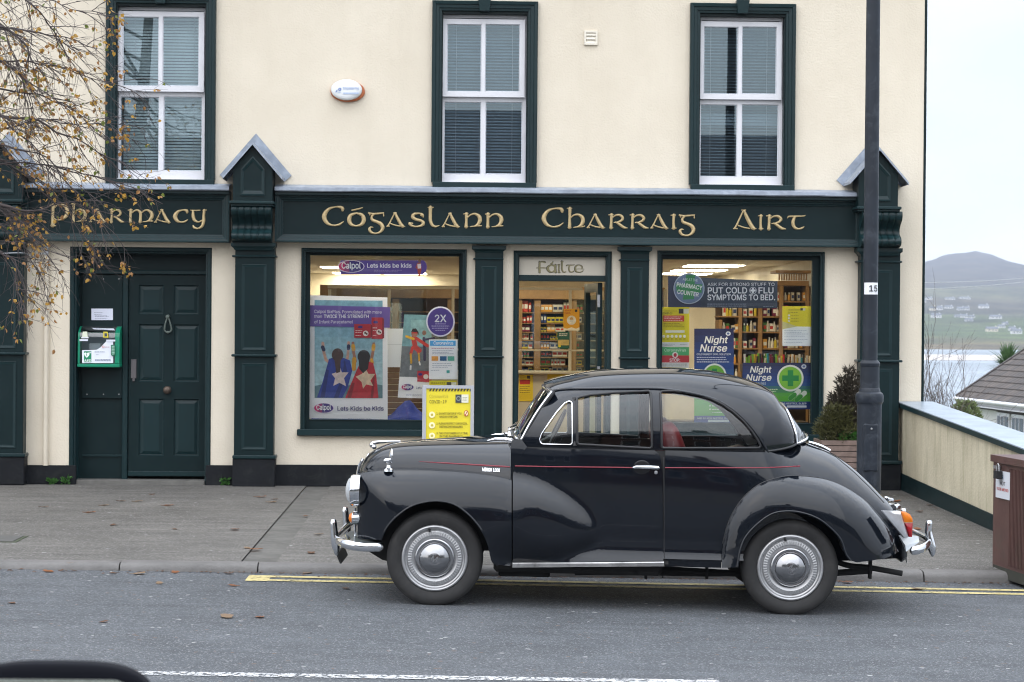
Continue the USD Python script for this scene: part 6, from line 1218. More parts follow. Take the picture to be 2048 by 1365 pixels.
p.lines('small_print', '#a4acbc', ax_(905), ax_(1065), [ay_(y) for y in (592, 603, 614, 628, 650, 668)], .8, .35, 8).done()

# ================================================================== STREET THINGS
# ---- pavement sign
YP = -1.55; sg = thing('pavement_sign', 'yellow framed freestanding health notice sign before the left window', 'sign', tuple(at(897, 1000, YP)))
b0, b1 = at(845, 771, YP), at(948, 771, YP); zb = pave_z(0, YP) + .002; x0, x1, z1 = b0[0], b1[0], (b0[2] + b1[2]) / 2
put(sg, 'frame', G().plate(sbox(x0, zb + .28, x1, z1).difference(sbox(x0 + .035, zb + .315, x1 - .030, z1 - .03)), YP - .014, YP + .012), mat('snap_frame', (.52, .53, .56), .35, metal=.6))
put(sg, 'panel', G().box(x0 + .03, x1 - .025, YP - .004, YP + .008, zb + .31, z1 - .025), ink('#dccb32'))
for x in (x0 + .01, x1 - .03): put(sg, 'leg', G().box(x, x + .02, YP - .01, YP + .01, zb, zb + .28, .003), STEEL); put(sg, 'foot', G().box(x - .005, x + .025, YP - .2, YP + .2, zb, zb + .02, .004), STEEL)
p = Print('', '', '', YP - .006, node=sg)
for k in range(14): p.poly('hazard_stripe', '#4a4220', [(858 + k * 6.2, 783), (861.4 + k * 6.2, 783), (864.2 + k * 6.2, 777.4), (860.8 + k * 6.2, 777.4)])
p.text('heading', '#b4a636', 'Coronavirus', 858.8, 896.5, 796, 6).text('heading_dark', '#4c4620', 'COVID-19', 858.8, 893, 807, 6.4).rect('emblem', '#3c4244', 911, 789.5, 923, 806).oval('emblem_seal', '#8a9090', 917, 797.5, 4.6).oval('emblem_seal_inner', '#3c4244', 917, 797.5, 3).rect('emblem_field', '#dcd9c4', 923, 789.5, 937, 806).lines('emblem_text', '#8a8a78', 925, 935, [796, 799, 802], .9)
for (a, ya, b, yb_), yy in zip(((('1. DO NOT ENTER IF YOU'), 829.5, 'HAVE ANY SYMPTOMS', 836), ('2. PLEASE RESPECT OUR SOCIAL', 849.5, 'DISTANCING MEASURES', 856), ('3. TWO CUSTOMERS AT A TIME', 868.8, 'IN THE PHARMACY', 875)), (830, 851, 872)):
    p.oval('icon', '#ece4b4', 864, yy, 6.2).oval('icon_mark', '#b8a848', 864, yy, 2.6); w = 50 if '1.' in a else 62; p.text('lettering', '#5c5220', a, 873, 873 + w, ya, 4, True).text('lettering', '#5c5220', b, 879, 879 + (w - 8) * .86, yb_, 4, True)
p.oval('stop_ring', '#b03a2c', 932.5, 827, 4.4, 6).oval('stop_field', '#eadcae', 932.5, 827, 3.2, 4.6).poly('stop_bar', '#b03a2c', [(929.6, 830.5), (931, 831.6), (935.6, 823.5), (934.2, 822.6)]).done()

# ---- defibrillator cabinet and the paper above it
YC = yd - .006; AED = thing('defibrillator_cabinet', 'green and clear defibrillator cabinet on the side entrance panel', 'cabinet', tuple(at(200, 692, YC)))
S6 = 6.2045; A = lambda x, y: (140 + x / S6, 600 + y / S6); AG = mat('aed_green', (.006, .20, .11), .28, coat=.4)
r = R(*A(118, 330), *A(632, 820), YC - .06); h = r[3] - r[2]
pr = [(0, 0), (-.13, 0), (-.15, .03), (-.15, h * .70), (-.135, h * .84), (-.09, h * .94), (-.03, h * .99), (0, h)]
g = G(); g.grid([[(x, YC + y, r[2] + z) for y, z in pr] for x in (r[1] - .045, r[1])][::-1]); 
for x, o in ((r[1], 1), (r[1] - .045, 0)): g.add([(x, YC + y, r[2] + z) for y, z in pr], [(0, i, i + 1) if o else (0, i + 1, i) for i in range(1, len(pr) - 1)])
put(AED, 'side_cheek', g, AG, 30)
g = G(); g.grid([[(x, YC + y, r[2] + z) for y, z in pr] for x in (r[0], r[0] + .02)][::-1])
for x, o in ((r[0] + .02, 1), (r[0], 0)): g.add([(x, YC + y, r[2] + z) for y, z in pr], [(0, i, i + 1) if o else (0, i + 1, i) for i in range(1, len(pr) - 1)])
put(AED, 'side_cheek', g, AG, 30); g = G(); g.box(r[0] - .006, r[1] + .004, YC - .155, YC, r[2] - .012, r[2] + .02, .006); put(AED, 'base_rim', g, AG)
g = G(); g.box(r[0] + .02, r[1] - .045, YC - .02, YC, r[2], r[3] - .01); put(AED, 'back', g, mat('aed_back', (.12, .16, .20), .4))
g = G(); q = [(y * .98, z) for y, z in pr[1:]]; g.grid([[(x, YC + y, r[2] + z) for y, z in q] for x in np.linspace(r[0] + .02, r[1] - .045, 3)][::-1]); put(AED, 'clear_cover', g, pane('aed_clear', (.80, .86, .86), 1.5, .03, .04), 30)
g = G(); g.grid([[(x, YC + y * .985, r[2] + z * .995) for y, z in pr[4:]] for x in (r[0] + .02, r[1] - .045)][::-1]); put(AED, 'hood', g, mat('aed_hood', (.03, .22, .15), .2), 30)
g = G(); m_ = R(*A(235, 540), *A(395, 625), YC - .07); g.box(m_[0], m_[1], YC - .09, YC - .02, m_[2], m_[3], .012); put(AED, 'device', g, mat('aed_device', (.35, .37, .40), .4))
p = Print('', '', '', YC - .149, node=AED, fn=lambda a, b, l: at(a, b, YC - .1515 - l)); p.poly('sign', '#dfe3ec', AP([(150, 625), (330, 620), (380, 590), (450, 515), (535, 510), (535, 785), (150, 785)]))
p.rect('symbol', '#12805a', *A(173, 638), *A(265, 775)); hc_ = AP([(208, 720), (180, 690), (174, 668), (184, 655), (198, 655), (208, 668), (220, 655), (234, 656), (243, 670), (236, 692)]); p.poly('symbol_heart', '#e8f0ec', hc_).poly('symbol_bolt', '#12805a', AP([(206, 668), (196, 692), (208, 690), (202, 708), (216, 686), (206, 686), (214, 668)])).rect('symbol_cross', '#e8f0ec', *A(247, 645), *A(253, 668)).rect('symbol_cross', '#e8f0ec', *A(239, 653), *A(262, 659)).text('symbol_text', '#e8f0ec', 'AED', A(177, 0)[0], A(263, 0)[0], A(0, 770)[1], 4.6, True)
p.lines('lettering', '#a8aebc', A(305, 0)[0], A(430, 0)[0], [A(0, 652)[1]], 2, .05).lines('lettering', '#a8aebc', A(320, 0)[0], A(360, 0)[0], [A(0, 684)[1]], 1.1, .05).lines('lettering', '#8d94a6', A(310, 0)[0], A(510, 0)[0], [A(0, 745)[1], A(0, 756)[1]], 1.4, .05, 4).oval('mark', '#c8604c', *A(412, 585), 2.3).oval('mark_inner', '#dfe3ec', *A(412, 585), 1.5).lines('lettering', '#b0848c', A(430, 0)[0], A(490, 0)[0], [A(0, 590)[1]], 1.1)
p.rect('label', '#d4d8e2', *A(118, 488), *A(222, 512)).rect('label', '#d4d8e2', *A(450, 495), *A(560, 518)).rect('label', '#d8dae0', *A(140, 462), *A(230, 478)).poly('label_card', '#d8dcc8', AP([(158, 395), (212, 395), (222, 462), (150, 462)])).poly('yellow_tag', '#c8b838', AP([(412, 395), (468, 398), (478, 472), (410, 468)])).rect('yellow_tag_hole', '#3a4250', *A(428, 415), *A(458, 455))
p.poly('keypad', '#1d5a44', AP([(508, 560), (560, 560), (560, 685), (534, 705), (508, 685)]))
for i in range(2):
    for j in range(6): p.rect('key', '#9fc8b4', *A(518 + i * 20, 572 + j * 19), *A(530 + i * 20, 584 + j * 19))
p.done()
p = Print('paper_notice', 'white laminated paper above the defibrillator cabinet', 'notice', YC - .002); p.rect('sheet', '#cfd2e0', *A(265, 110), *A(533, 252)).lines('lettering', '#6d7286', A(300, 0)[0], A(405, 0)[0], [A(0, 163)[1], A(0, 184)[1]], .8, .2).lines('lettering', '#6d7286', A(308, 0)[0], A(482, 0)[0], [A(0, 203)[1], A(0, 213)[1], A(0, 237)[1]], .8, .2, 5).done()

# ---- alarm box
ac = at(695, 182); alb = thing('alarm_box', 'white oval alarm box with an orange back plate on the wall', 'alarm box', tuple(ac))
def oval_g(cx, cz, rx, rz, prof, n=48):
    th = np.linspace(0, 2 * np.pi, n, endpoint=False); g = G(); P = [[(cx + rx * k * math.cos(t), y, cz + rz * k * math.sin(t)) for t in np.r_[th, th[0]]] for k, y in prof]; return g.grid(P)
put(alb, 'back_plate', oval_g(ac[0] + .003, ac[2] - .008, .172, .105, [(.001, -.032), (.9, -.032), (1, -.026), (1, .0)]), mat('orange_plate', (.42, .12, .04), .45), 40)
put(alb, 'cover', oval_g(ac[0] - .008, ac[2] + .004, .155, .103, [(.001, -.085), (.6, -.084), (.88, -.078), (.97, -.066), (1, -.05), (1, -.028)]), mat('alarm_white', (.72, .74, .74), .3), 40)
p = Print('', '', '', -.0865, node=alb); p.text('lettering', '#5a7ab4', 'bhpalarms', 686.5, 718, 179.5, 5.2).lines('number', '#a8b8d2', 686.5, 718, [189], 3.6, .01).oval('mark_ring', '#2f56a0', 679.5, 179, 3).oval('mark_dot', '#d8e2f0', 679.5, 179, 1.4).poly('mark_swoosh', '#2f56a0', [(671, 185), (672.4, 185.2), (675, 180.4), (673.6, 180)]).poly('mark_swoosh', '#8aa4cc', [(674, 184), (678, 186), (683, 185), (678, 184.6)]).done()

# ---- lamp post
YL = -4.0; lc = at(1738, 900, YL); lz = float(pave_z(lc[0], YL)); LP = thing('lamp_post', 'tall dark blue grey iron lamp post with a collared base', 'lamp post', (lc[0], YL, lz))
LPM = mat('lamp_post_paint', (.010, .014, .021), .45, spec=.35, vary=.25, vscale=5, bump=.0015, bscale=25, dirt=((.09, .10, .12), .45, 7.0))
zz = lambda py: at(1738, py, YL)[2]; rp = lambda w: w / 2 / 248.0
put(LP, 'base_casing', G().lathe([(rp(60), lz - .02), (rp(60), lz + .06), (rp(50), lz + .09), (rp(48.5), lz + .12), (rp(48.5), zz(812)), (rp(50), zz(808))], (lc[0], YL, 0), n=32), LPM, 30)
put(LP, 'collar', G().lathe([(rp(50), zz(808)), (rp(55.5), zz(803)), (rp(56), zz(792)), (rp(52), zz(787)), (rp(43), zz(784)), (rp(41), zz(778)), (rp(38.5), zz(776)), (rp(37.5), zz(734)), (rp(40), zz(732)), (rp(40.5), zz(727)), (rp(37), zz(724)), (rp(31), zz(721))], (lc[0], YL, 0), n=32), LPM, 30)
put(LP, 'shaft', G().lathe([(rp(29.6), zz(724)), (rp(28.6), zz(400)), (rp(27.4), zz(0)), (rp(22), 6.4), (rp(20), 7.2)], (lc[0], YL, 0), n=32), LPM, 30)
put(LP, 'bracket_arm', G().tube(spline([(lc[0], YL, 7.1), (lc[0], YL - .1, 7.6), (lc[0], YL - .6, 7.95), (lc[0], YL - 1.1, 7.9)], 6), .035, 10), LPM, 30)
put(LP, 'lantern', G().lathe([(.0001, .12), (.12, .10), (.2, .0), (.16, -.05), (.0001, -.07)], (lc[0], YL - 1.2, 7.85), n=20), LPM, 30)
r = R(1727.5, 848, 1757, 944, YL - .1); put(LP, 'door_panel', G().box(r[0], r[1], YL - rp(49) - .004, YL - .05, r[2], r[3], .012), LPM); put(LP, 'door_lock', G().lathe([(.0001, -.006), (.008, -.005), (.009, .0)], at(1743, 858, YL - rp(49) - .004), (0, 1, 0), 10), STEEL)
dz, n = .018, 14; a0, a1 = math.radians(-158), math.radians(-30); rr2 = rp(28.9) + .0025; zt_, zb_ = zz(566), zz(589.5)
g = G(); g.grid([[(lc[0] + rr2 * math.cos(t), YL + rr2 * math.sin(t), z) for z in (zb_, zt_)] for t in np.linspace(a0, a1, n)]); put(LP, 'number_plate', g, ink('#dcdee2'), 40)
v, f = text2d('15', True); s = (zt_ - zb_) * .50; w = v[:, 0].max(); vx = (v[:, 0] - w / 2) * s; tc = math.radians(-82); rt = rr2 + .0045; put(LP, 'number', (np.c_[lc[0] + rt * np.cos(tc + vx / rt), YL + rt * np.sin(tc + vx / rt), zb_ + (zt_ - zb_) * .26 + v[:, 1] * s], f), ink('#23262c'))

# ---- planter and its plants
def blades(c, ax, n, ln, wd, seed, shape=lambda u: 1.0, up=.5, droop=0.0):
    """small leaf blades through a volume: c centre of the base, ax = (rx, ry, height)."""
    r = np.random.default_rng(seed); g = G(); V = []; Fc = []
    for i in range(n):
        h = r.random()**.8; rad = shape(h); a = r.random() * 2 * np.pi; q = (r.random()**.45) * rad * (0.82 + .36 * meshkit.noise(np.array([math.cos(a) * 1.7 + 9, math.sin(a) * 1.7, h * 5]), seed))
        p = np.array([c[0] + ax[0] * q * math.cos(a), c[1] + ax[1] * q * math.sin(a), c[2] + ax[2] * h])
        d = np.array([math.cos(a), math.sin(a), 0]) * (1 - up) + np.array([0, 0, up]) + r.normal(0, .35, 3); d /= np.linalg.norm(d); s = np.cross(d, r.normal(0, 1, 3)); s /= np.linalg.norm(s); l = ln * r.uniform(.6, 1.4); w = wd * r.uniform(.6, 1.3); e = p + d * l - np.array([0, 0, droop * l])
        k = len(V); V += [p, p + d * l * .45 + s * w, e, p + d * l * .45 - s * w]; Fc.append((k, k + 1, k + 2, k + 3))
    return g.add(V, Fc)
def leafmat(name, c1, c2, scale=9.0):
    if name in _mats: return _mats[name]
    _mats[name] = usdkit.material(stage, f'/World/Looks/{name}', {'g': ('geometry', {}), 'r': ('rgb_ramp', {'ramp': [(0, lin(c1)), (1, lin(c2))]}), 'p': ('principled_bsdf', {'roughness': .55}), 't': ('translucent_bsdf', {}), 'x': ('mix_closure', {'fac': .25})},
        [('g.random_per_island', 'r.fac'), ('r.color', 'p.base_color'), ('r.color', 't.color'), ('p.BSDF', 'x.closure1'), ('t.BSDF', 'x.closure2')], surface='x.closure'); return _mats[name]
YQ = -1.0; pz = float(pave_z(3, YQ)); PLX0 = at(1643, 880, YQ)[0]; PLX1 = PLX0 + .385; ptop = at(1680, 881, YQ)[2]
pl = thing('planter', 'grey brown slatted timber planter beside the lamp post', 'planter', (PLX0 + .19, YQ + .2, pz)); TIMB = mat('weathered_timber', (.15, .105, .088), .75, vary=.3, vscale=12)
n = 10; hs = (ptop - pz - .02) / n
for i in range(n):
    z = pz + .02 + i * hs
    put(pl, 'front_slat', G().box(PLX0, PLX1, YQ, YQ + .02, z + .003, z + hs - .003, .003), TIMB); put(pl, 'side_slat', G().box(PLX0, PLX0 + .02, YQ + .021, YQ + .42, z + .003, z + hs - .003, .003), TIMB); put(pl, 'side_slat', G().box(PLX1 - .02, PLX1, YQ + .021, YQ + .42, z + .003, z + hs - .003, .003), TIMB)
put(pl, 'liner', G().box(PLX0 + .021, PLX1 - .021, YQ + .021, YQ + .42, pz + .01, ptop - .03), BLACK); put(pl, 'soil', G().box(PLX0 + .03, PLX1 - .03, YQ + .03, YQ + .41, ptop - .03, ptop - .012), mat('soil', (.03, .022, .016), .95))
cx = at(1692, 800, YQ + .2)[0]
sh = thing('conifer_shrub', 'dark brownish spiky conifer in the timber planter', 'shrub', (cx + .02, YQ + .22, ptop))
def lobed(lobes, c, n, ln, wd, seed, up):
    g = G()
    for k, (dx, dy, h, r) in enumerate(lobes): g.add(*blades((c[0] + dx, c[1] + dy, c[2] + h - r), (r, r, 2 * r), max(60, int(n * (r / .1)**2)), ln, wd, seed + k, lambda u: .35 + .65 * math.sqrt(max(.02, 1 - (2 * u - 1)**2)), up).arr())
    return g
put(sh, 'foliage', lobed([(0, 0, .10, .15), (-.13, -.02, .10, .11), (.13, .02, .12, .12), (-.08, .02, .24, .12), (.09, -.02, .26, .12), (0, .03, .36, .115), (-.11, .03, .36, .06), (.05, -.02, .45, .09), (-.03, .0, .52, .07), (.06, .01, .58, .06), (.02, .0, .65, .04), (.16, .0, .33, .06), (-.15, 0, .27, .05)], (cx + .01, YQ + .22, ptop), 620, .055, .0055, 60, .5), leafmat('conifer_brown', (.035, .028, .018), (.14, .085, .06)), kind='stuff'); put(sh, 'stem', G().tube([(cx + .02, YQ + .22, ptop - .02), (cx + .03, YQ + .22, ptop + .5)], [.016, .005], 6), TIMB)
sh = thing('yellow_shrub', 'low yellow green heathy shrub at the left of the planter', 'shrub', (cx - .12, YQ + .12, ptop))
put(sh, 'foliage', lobed([(0, 0, .05, .11), (-.11, .0, .06, .085), (.09, -.01, .07, .08), (-.07, .0, .16, .085), (.04, .01, .18, .08), (-.15, .02, .15, .05), (-.02, .0, .27, .06), (-.10, .0, .26, .045), (.08, 0, .27, .04), (-.19, 0, .08, .05)], (cx - .08, YQ + .10, ptop), 560, .055, .0055, 80, .45), leafmat('heath_yellow', (.06, .06, .018), (.20, .18, .05)), kind='stuff'); put(sh, 'stem', G().tube([(cx - .11, YQ + .1, ptop - .02), (cx - .11, YQ + .1, ptop + .15)], .008, 5), TIMB)
sh = thing('leafy_plant', 'small bright green leafy plant at the front of the planter', 'plant', (cx + .02, YQ + .06, ptop))
put(sh, 'leaves', blades((cx + .03, YQ + .055, ptop - .01), (.13, .05, .085), 420, .035, .011, 6, lambda u: math.sqrt(max(0.05, 1 - u * u)), .55), leafmat('fresh_leaf', (.04, .13, .02), (.11, .24, .05)), kind='stuff'); put(sh, 'stem', G().tube([(cx + .03, YQ + .055, ptop - .02), (cx + .03, YQ + .055, ptop + .04)], .005, 5), TIMB)

# ---- boundary wall
bw = thing('boundary_wall', 'low cream roughcast boundary wall with a dark green base and pale coping', 'wall', (4.0, -2.5, 0))
WX0, WX1 = float(at(1801, 900, -.05)[0]), float(at(1801, 900, -.05)[0]) + .26
_wt = np.polyfit([-.05, -4.2], [at(1801, 806, -.05)[2] - .045, at(2048, 893, -4.2)[2] - .045], 1)
BWM = _mats['wall_stained'] = usdkit.material(stage, '/World/Looks/stained_wall', {
    'g': ('geometry', {}), 'n1': ('noise_texture', {'scale': 1.2, 'detail': 8.0, 'roughness': .65}), 'r1': ('rgb_ramp', {'ramp': [(.3, (.50, .45, .33)), (.7, (.66, .60, .46))]}),
    'm2': ('mapping', {'scale': (3.0, 3.0, .5)}), 'n2': ('noise_texture', {'scale': 1.6, 'detail': 7.0, 'roughness': .7}), 'm3': ('map_range', {'from_min': .46, 'from_max': .70, 'to_min': 0.0, 'to_max': .62, 'clamp': True}), 'x': ('mix_color', {'b': (.24, .225, .12)}),
    'nb': ('noise_texture', {'scale': 34.0, 'detail': 3.0}), 'b': ('bump', {'distance': .006, 'strength': .8}), 'p': ('principled_bsdf', {'roughness': .8, 'specular_ior_level': .2})},
    [('g.position', 'n1.vector'), ('n1.fac', 'r1.fac'), ('g.position', 'm2.vector'), ('m2.vector', 'n2.vector'), ('n2.fac', 'm3.value'), ('m3.result', 'x.fac'), ('r1.color', 'x.a'), ('x.result', 'p.base_color'), ('g.position', 'nb.vector'), ('nb.fac', 'b.height'), ('b.normal', 'p.normal')], surface='p.BSDF')
def prism(ya, yb, xa, xb, za, zb): return G().hull([(x, y, z) for y in (ya, yb) for x in (xa, xb) for z in (za(y), zb(y))])
wtop = lambda y: float(np.polyval(_wt, y)); pvz = lambda y: float(pave_z(4, y))
put(bw, 'wall_body', prism(-5.6, -.004, WX0, WX1, lambda y: -2.8, wtop), BWM)
put(bw, 'coping', prism(-5.64, -.004, WX0 - .03, WX1 + .07, lambda y: wtop(y) + .001, lambda y: wtop(y) + .045), GREEN2); put(bw, 'coping_top', prism(-5.645, -.003, WX0 - .032, WX1 + .074, lambda y: wtop(y) + .046, lambda y: wtop(y) + .056), mat('coping_pale', (.25, .30, .35), .35, vary=.25, vscale=4))
put(bw, 'base_band', prism(-5.6, -.035, WX0 - .012, WX0 + .01, lambda y: pvz(y) - .05, lambda y: pvz(y) + .17 + .01 * y), BLACKP if False else GREEN)

# ---- utility cabinet by the kerb
c0, c1 = on_pave(1985, 1133.5), on_pave(2047, 1156); dr = (c1 - c0); dr[2] = 0; ln = np.linalg.norm(dr); dr /= ln; ln = max(ln + .10, .62); nr = np.array([-dr[1], dr[0], 0]); nr = nr if nr[0] > 0 else -nr
zc = min(c0[2], c1[2]) - .01; zt = at(1985, 915, c0[1])[2]; cab_ = thing('utility_cabinet', 'brown ribbed steel utility cabinet by the kerb at the right', 'cabinet', tuple(c0))
BRN = mat('cabinet_brown', (.072, .033, .028), .55, vary=.22, vscale=6, bump=.001, bscale=40, dirt=((.05, .045, .03), .5, 5.0))
def obox(u0, u1, w0, w1, z0, z1): return G().hull([c0 * [1, 1, 0] + dr * u + nr * w + np.array([0, 0, z]) for u in (u0, u1) for w in (w0, w1) for z in (z0, z1)])
put(cab_, 'body', obox(0, ln, 0, .45, zc, zt - .03), BRN); put(cab_, 'lid', obox(-.015, ln + .02, -.018, .47, zt - .029, zt + .02), BRN)
for k in range(15): put(cab_, 'rib', obox(ln * .46 + k * .026, ln * .46 + k * .026 + .012, -.007, .001, zc + .06, zt - .06), BRN)
put(cab_, 'plinth', obox(.02, ln - .02, -.004, .44, zc - .04, zc + .035), mat('cabinet_plinth', (.03, .03, .022), .8, vary=.4, vscale=8))
put(cab_, 'sticker', obox(.07, .34, -.0085, -.006, zt - .28, zt - .085), ink('#c9ccd2'))
def onc(u, z, l): return c0 * [1, 1, 0] + dr * u - nr * (.0085 + l) + np.array([0, 0, z])
p = Print('', '', '', 0, node=cab_, fn=lambda a, b, l: onc(a, b, l)); 
p2 = lambda part, col, st, u0, u1, zb, cap, bold: p._add(part, col, np.c_[u0 + (text2d(st, bold)[0][:, 0] - 0) * (u1 - u0) / text2d(st, bold)[0][:, 0].max(), zb + text2d(st, bold)[0][:, 1] * cap], text2d(st, bold)[1])
p2('sticker_text', '#3d6a8a', 'DANGER', .09, .22, zt - .14, .026, True); p2('sticker_text_dark', '#3a3a40', 'NOT', .15, .26, zt - .185, .026, True); p2('sticker_text_red', '#b4453c', 'TO BE MOVED', .09, .32, zt - .225, .020, True); p.done()
put(cab_, 'hasp', obox(.05, .16, -.022, -.006, zt - .075, zt - .055), STEEL); put(cab_, 'padlock', obox(.13, .21, -.05, -.012, zt - .14, zt - .085), BLACK)
put(cab_, 'shackle', G().tube([c0 * [1, 1, 0] + dr * u - nr * .03 + np.array([0, 0, z]) for u, z in ((.145, zt - .09), (.145, zt - .05), (.17, zt - .035), (.195, zt - .05), (.195, zt - .09))], .006, 6), STEEL, 40)

# ---- inspection cover
ic = on_pave(20, 1079); t = thing('inspection_cover', 'dark mossy inspection cover set in the pavement', 'cover', tuple(ic)); zc_ = float(pave_z(ic[0], ic[1]))
put(t, 'frame', G().box(ic[0] - .5, ic[0] + .09, ic[1] - .22, ic[1] + .22, zc_ - .02, zc_ + .003), mat('mossy_iron', (.045, .055, .03), .8, vary=.4, vscale=20)); put(t, 'lid', G().box(ic[0] - .47, ic[0] + .06, ic[1] - .19, ic[1] + .19, zc_ - .02, zc_ + .007), mat('cover_concrete', (.085, .083, .078), .85, vary=.3, vscale=15))

# ---- electric cable at the left pilaster
t = thing('wall_cable', 'thin grey cable looping across the leftmost pilaster', 'cable', tuple(at(40, 507, -.2)))
put(t, 'cable', G().tube(spline([at(-30, 508, -.19), at(0, 507.5, -.19), at(40, 506, -.185), at(62, 510, -.06), at(84, 508, -.04), at(94, 500, -.05), at(95, 488, -.07)], 6), .006, 6), mat('cable_grey', (.38, .40, .43), .4), 40); put(t, 'clip', G().box(*[at(93, 500, -.05)[0] - .02, at(93, 500, -.05)[0] + .02], -.07, -.04, at(93, 504, -.05)[2] - .03, at(93, 494, -.05)[2], .004), mat('cable_grey', (.38, .40, .43), .4))

# ---- fallen leaves
LEAFM = [leafmat('dead_leaf_brown', (.10, .045, .02), (.17, .085, .045)), leafmat('dead_leaf_tan', (.20, .13, .075), (.28, .19, .12)), leafmat('dead_leaf_rust', (.20, .07, .02), (.26, .12, .04))]
def leaf_shape(s, seed, curl=.25):
    r = np.random.default_rng(seed); n = 11; out = []
    for i in range(n):
        a = i / n * 2 * math.pi; rad = s * (.42 + .30 * math.cos(a) + .16 * (i % 2) + r.uniform(-.06, .06)); x, y = rad * math.cos(a), rad * .62 * math.sin(a); out.append((x, y, s * curl * ((x / s)**2 * r.uniform(.3, 1) + (y / s)**2 * 2.2 * r.uniform(.4, 1.2)) + .003))
    V = out + [(0.08 * s, 0, .004)]; return G().add(V, [(i, (i + 1) % n, n) for i in range(n)]).tube([(-s * .5, 0, .006), (-s * .1, 0, .005)], .0018, 4)
LPOS = [(85, 1015, 'p'), (205, 1012, 'p'), (175, 1026, 'p'), (240, 1003, 'p'), (272, 1004, 'p'), (332, 1012, 'p'), (225, 1052, 'p'), (540, 1006, 'p'), (517, 995, 'p'), (548, 1000, 'p'), (495, 1098, 'p'), (515, 1100, 'p'), (624, 1108, 'p'), (140, 1128, 'p'), (470, 1060, 'p'), (610, 1034, 'p'), (1758, 1006, 'p'), (1790, 1004, 'p'), (1862, 1012, 'p'), (1872, 1018, 'p'), (1838, 1024, 'p'), (1800, 972, 'p'), (1808, 968, 'p'), (1834, 1060, 'p'), (1690, 1108, 'p'), (1640, 1100, 'p'), (305, 990, 'p'), (350, 1060, 'p'), (640, 1070, 'p'), (100, 1145, 'r'), (230, 1148, 'r'), (318, 1169, 'r'), (470, 1173, 'r'), (692, 1178, 'r'), (455, 1237, 'r'), (520, 1235, 'r'), (205, 1246, 'r'), (272, 1150, 'r'), (350, 1147, 'r'), (455, 1148, 'r'), (612, 1148, 'r'), (1055, 1152, 'r'), (1080, 1153, 'r'), (1010, 1150, 'r'), (1690, 1166, 'r'), (26, 1208, 'r'), (1840, 1180, 'r'), (700, 1146, 'r')]
lproto = []
def leaf_area(q):
    x, y, k = q
    if k == 'r': return 'in the gutter by the kerb' if abs(on_road(x, y)[1] - kerb_y(on_road(x, y)[0])) < .35 else 'on the open asphalt'
    return 'on the pavement before the side entrance' if x < 400 else 'on the pavement by the trench strip' if x < 660 else 'on the pavement near the boundary wall'
_order = ['leftmost', 'second', 'third', 'fourth', 'fifth', 'sixth', 'seventh', 'eighth', 'ninth', 'tenth', 'eleventh', 'twelfth', 'thirteenth', 'fourteenth', 'fifteenth', 'sixteenth', 'seventeenth', 'eighteenth', 'nineteenth', 'twentieth']
def leaf_label(q):
    k = sorted([p_ for p_ in LPOS if leaf_area(p_) == leaf_area(q)]).index(q); return f"{_order[k]}{' from the left' if k else ''} of the dry leaves {leaf_area(q)}"
for i in range(6):
    q = LPOS[i]; P = on_pave(q[0], q[1]); t = thing('fallen_leaf', leaf_label(q), 'leaf', tuple(P), group='fallen leaves on the pavement and road'); v, f = leaf_shape(.072 + .012 * (i % 3), i).arr(); put(t, 'blade', (v, f), LEAFM[i % 3], True, local=True); lproto.append(t)
for i, q in enumerate(LPOS[6:]):
    P = on_pave(q[0], q[1]) if q[2] == 'p' else on_road(q[0], q[1]); s = 1.0
    if q[:2] == (455, 1237): s = 1.7
    copy_of(lproto[i % 6], 'fallen_leaf', P + [0, 0, .002], leaf_label(q), 'leaf', 'fallen leaves on the pavement and road', rotz=RNG.uniform(0, 360), scale=s * RNG.uniform(.7, 1.15))
# leaf crumbs in the gutter
g = G()
for i in range(260):
    x = RNG.uniform(-4.2, 3.6); y = kerb_y(x) - abs(RNG.normal(.03, .06)) - .01; z = road_z(x) + .004; s = RNG.uniform(.006, .02); a = RNG.uniform(0, 6.28); c, d = math.cos(a) * s, math.sin(a) * s; g.add([(x - c, y - d, z), (x + d * .6, y - c * .6, z + .004), (x + c, y + d, z + .002), (x - d * .6, y + c * .6, z + .006)], [(0, 1, 2, 3)])
put(ROOT, 'leaf_crumbs', g, LEAFM[0], label='crumbled leaf litter along the gutter', cat='leaf litter', kind='stuff')
# ---- weeds
for i, (px, py, lab) in enumerate(((105, 963, 'small green weed at the plinth nearest the left edge'), (132, 960, 'taller green weed beside the side entrance jamb'), (450, 964, 'green weed sprouting at the foot of the pilaster base'))):
    P = at(px, py + 4, -.055); P[2] = pave_z(P[0], -.055); t = thing('weed', lab, 'weed', tuple(P)); put(t, 'leaves', blades((P[0], P[1], P[2]), (.05, .03, .05 + .02 * (i > 0)), 70, .035, .010, 20 + i, lambda u: .5 + .5 * u, .6), leafmat('fresh_leaf', (.04, .13, .02), (.11, .24, .05)))

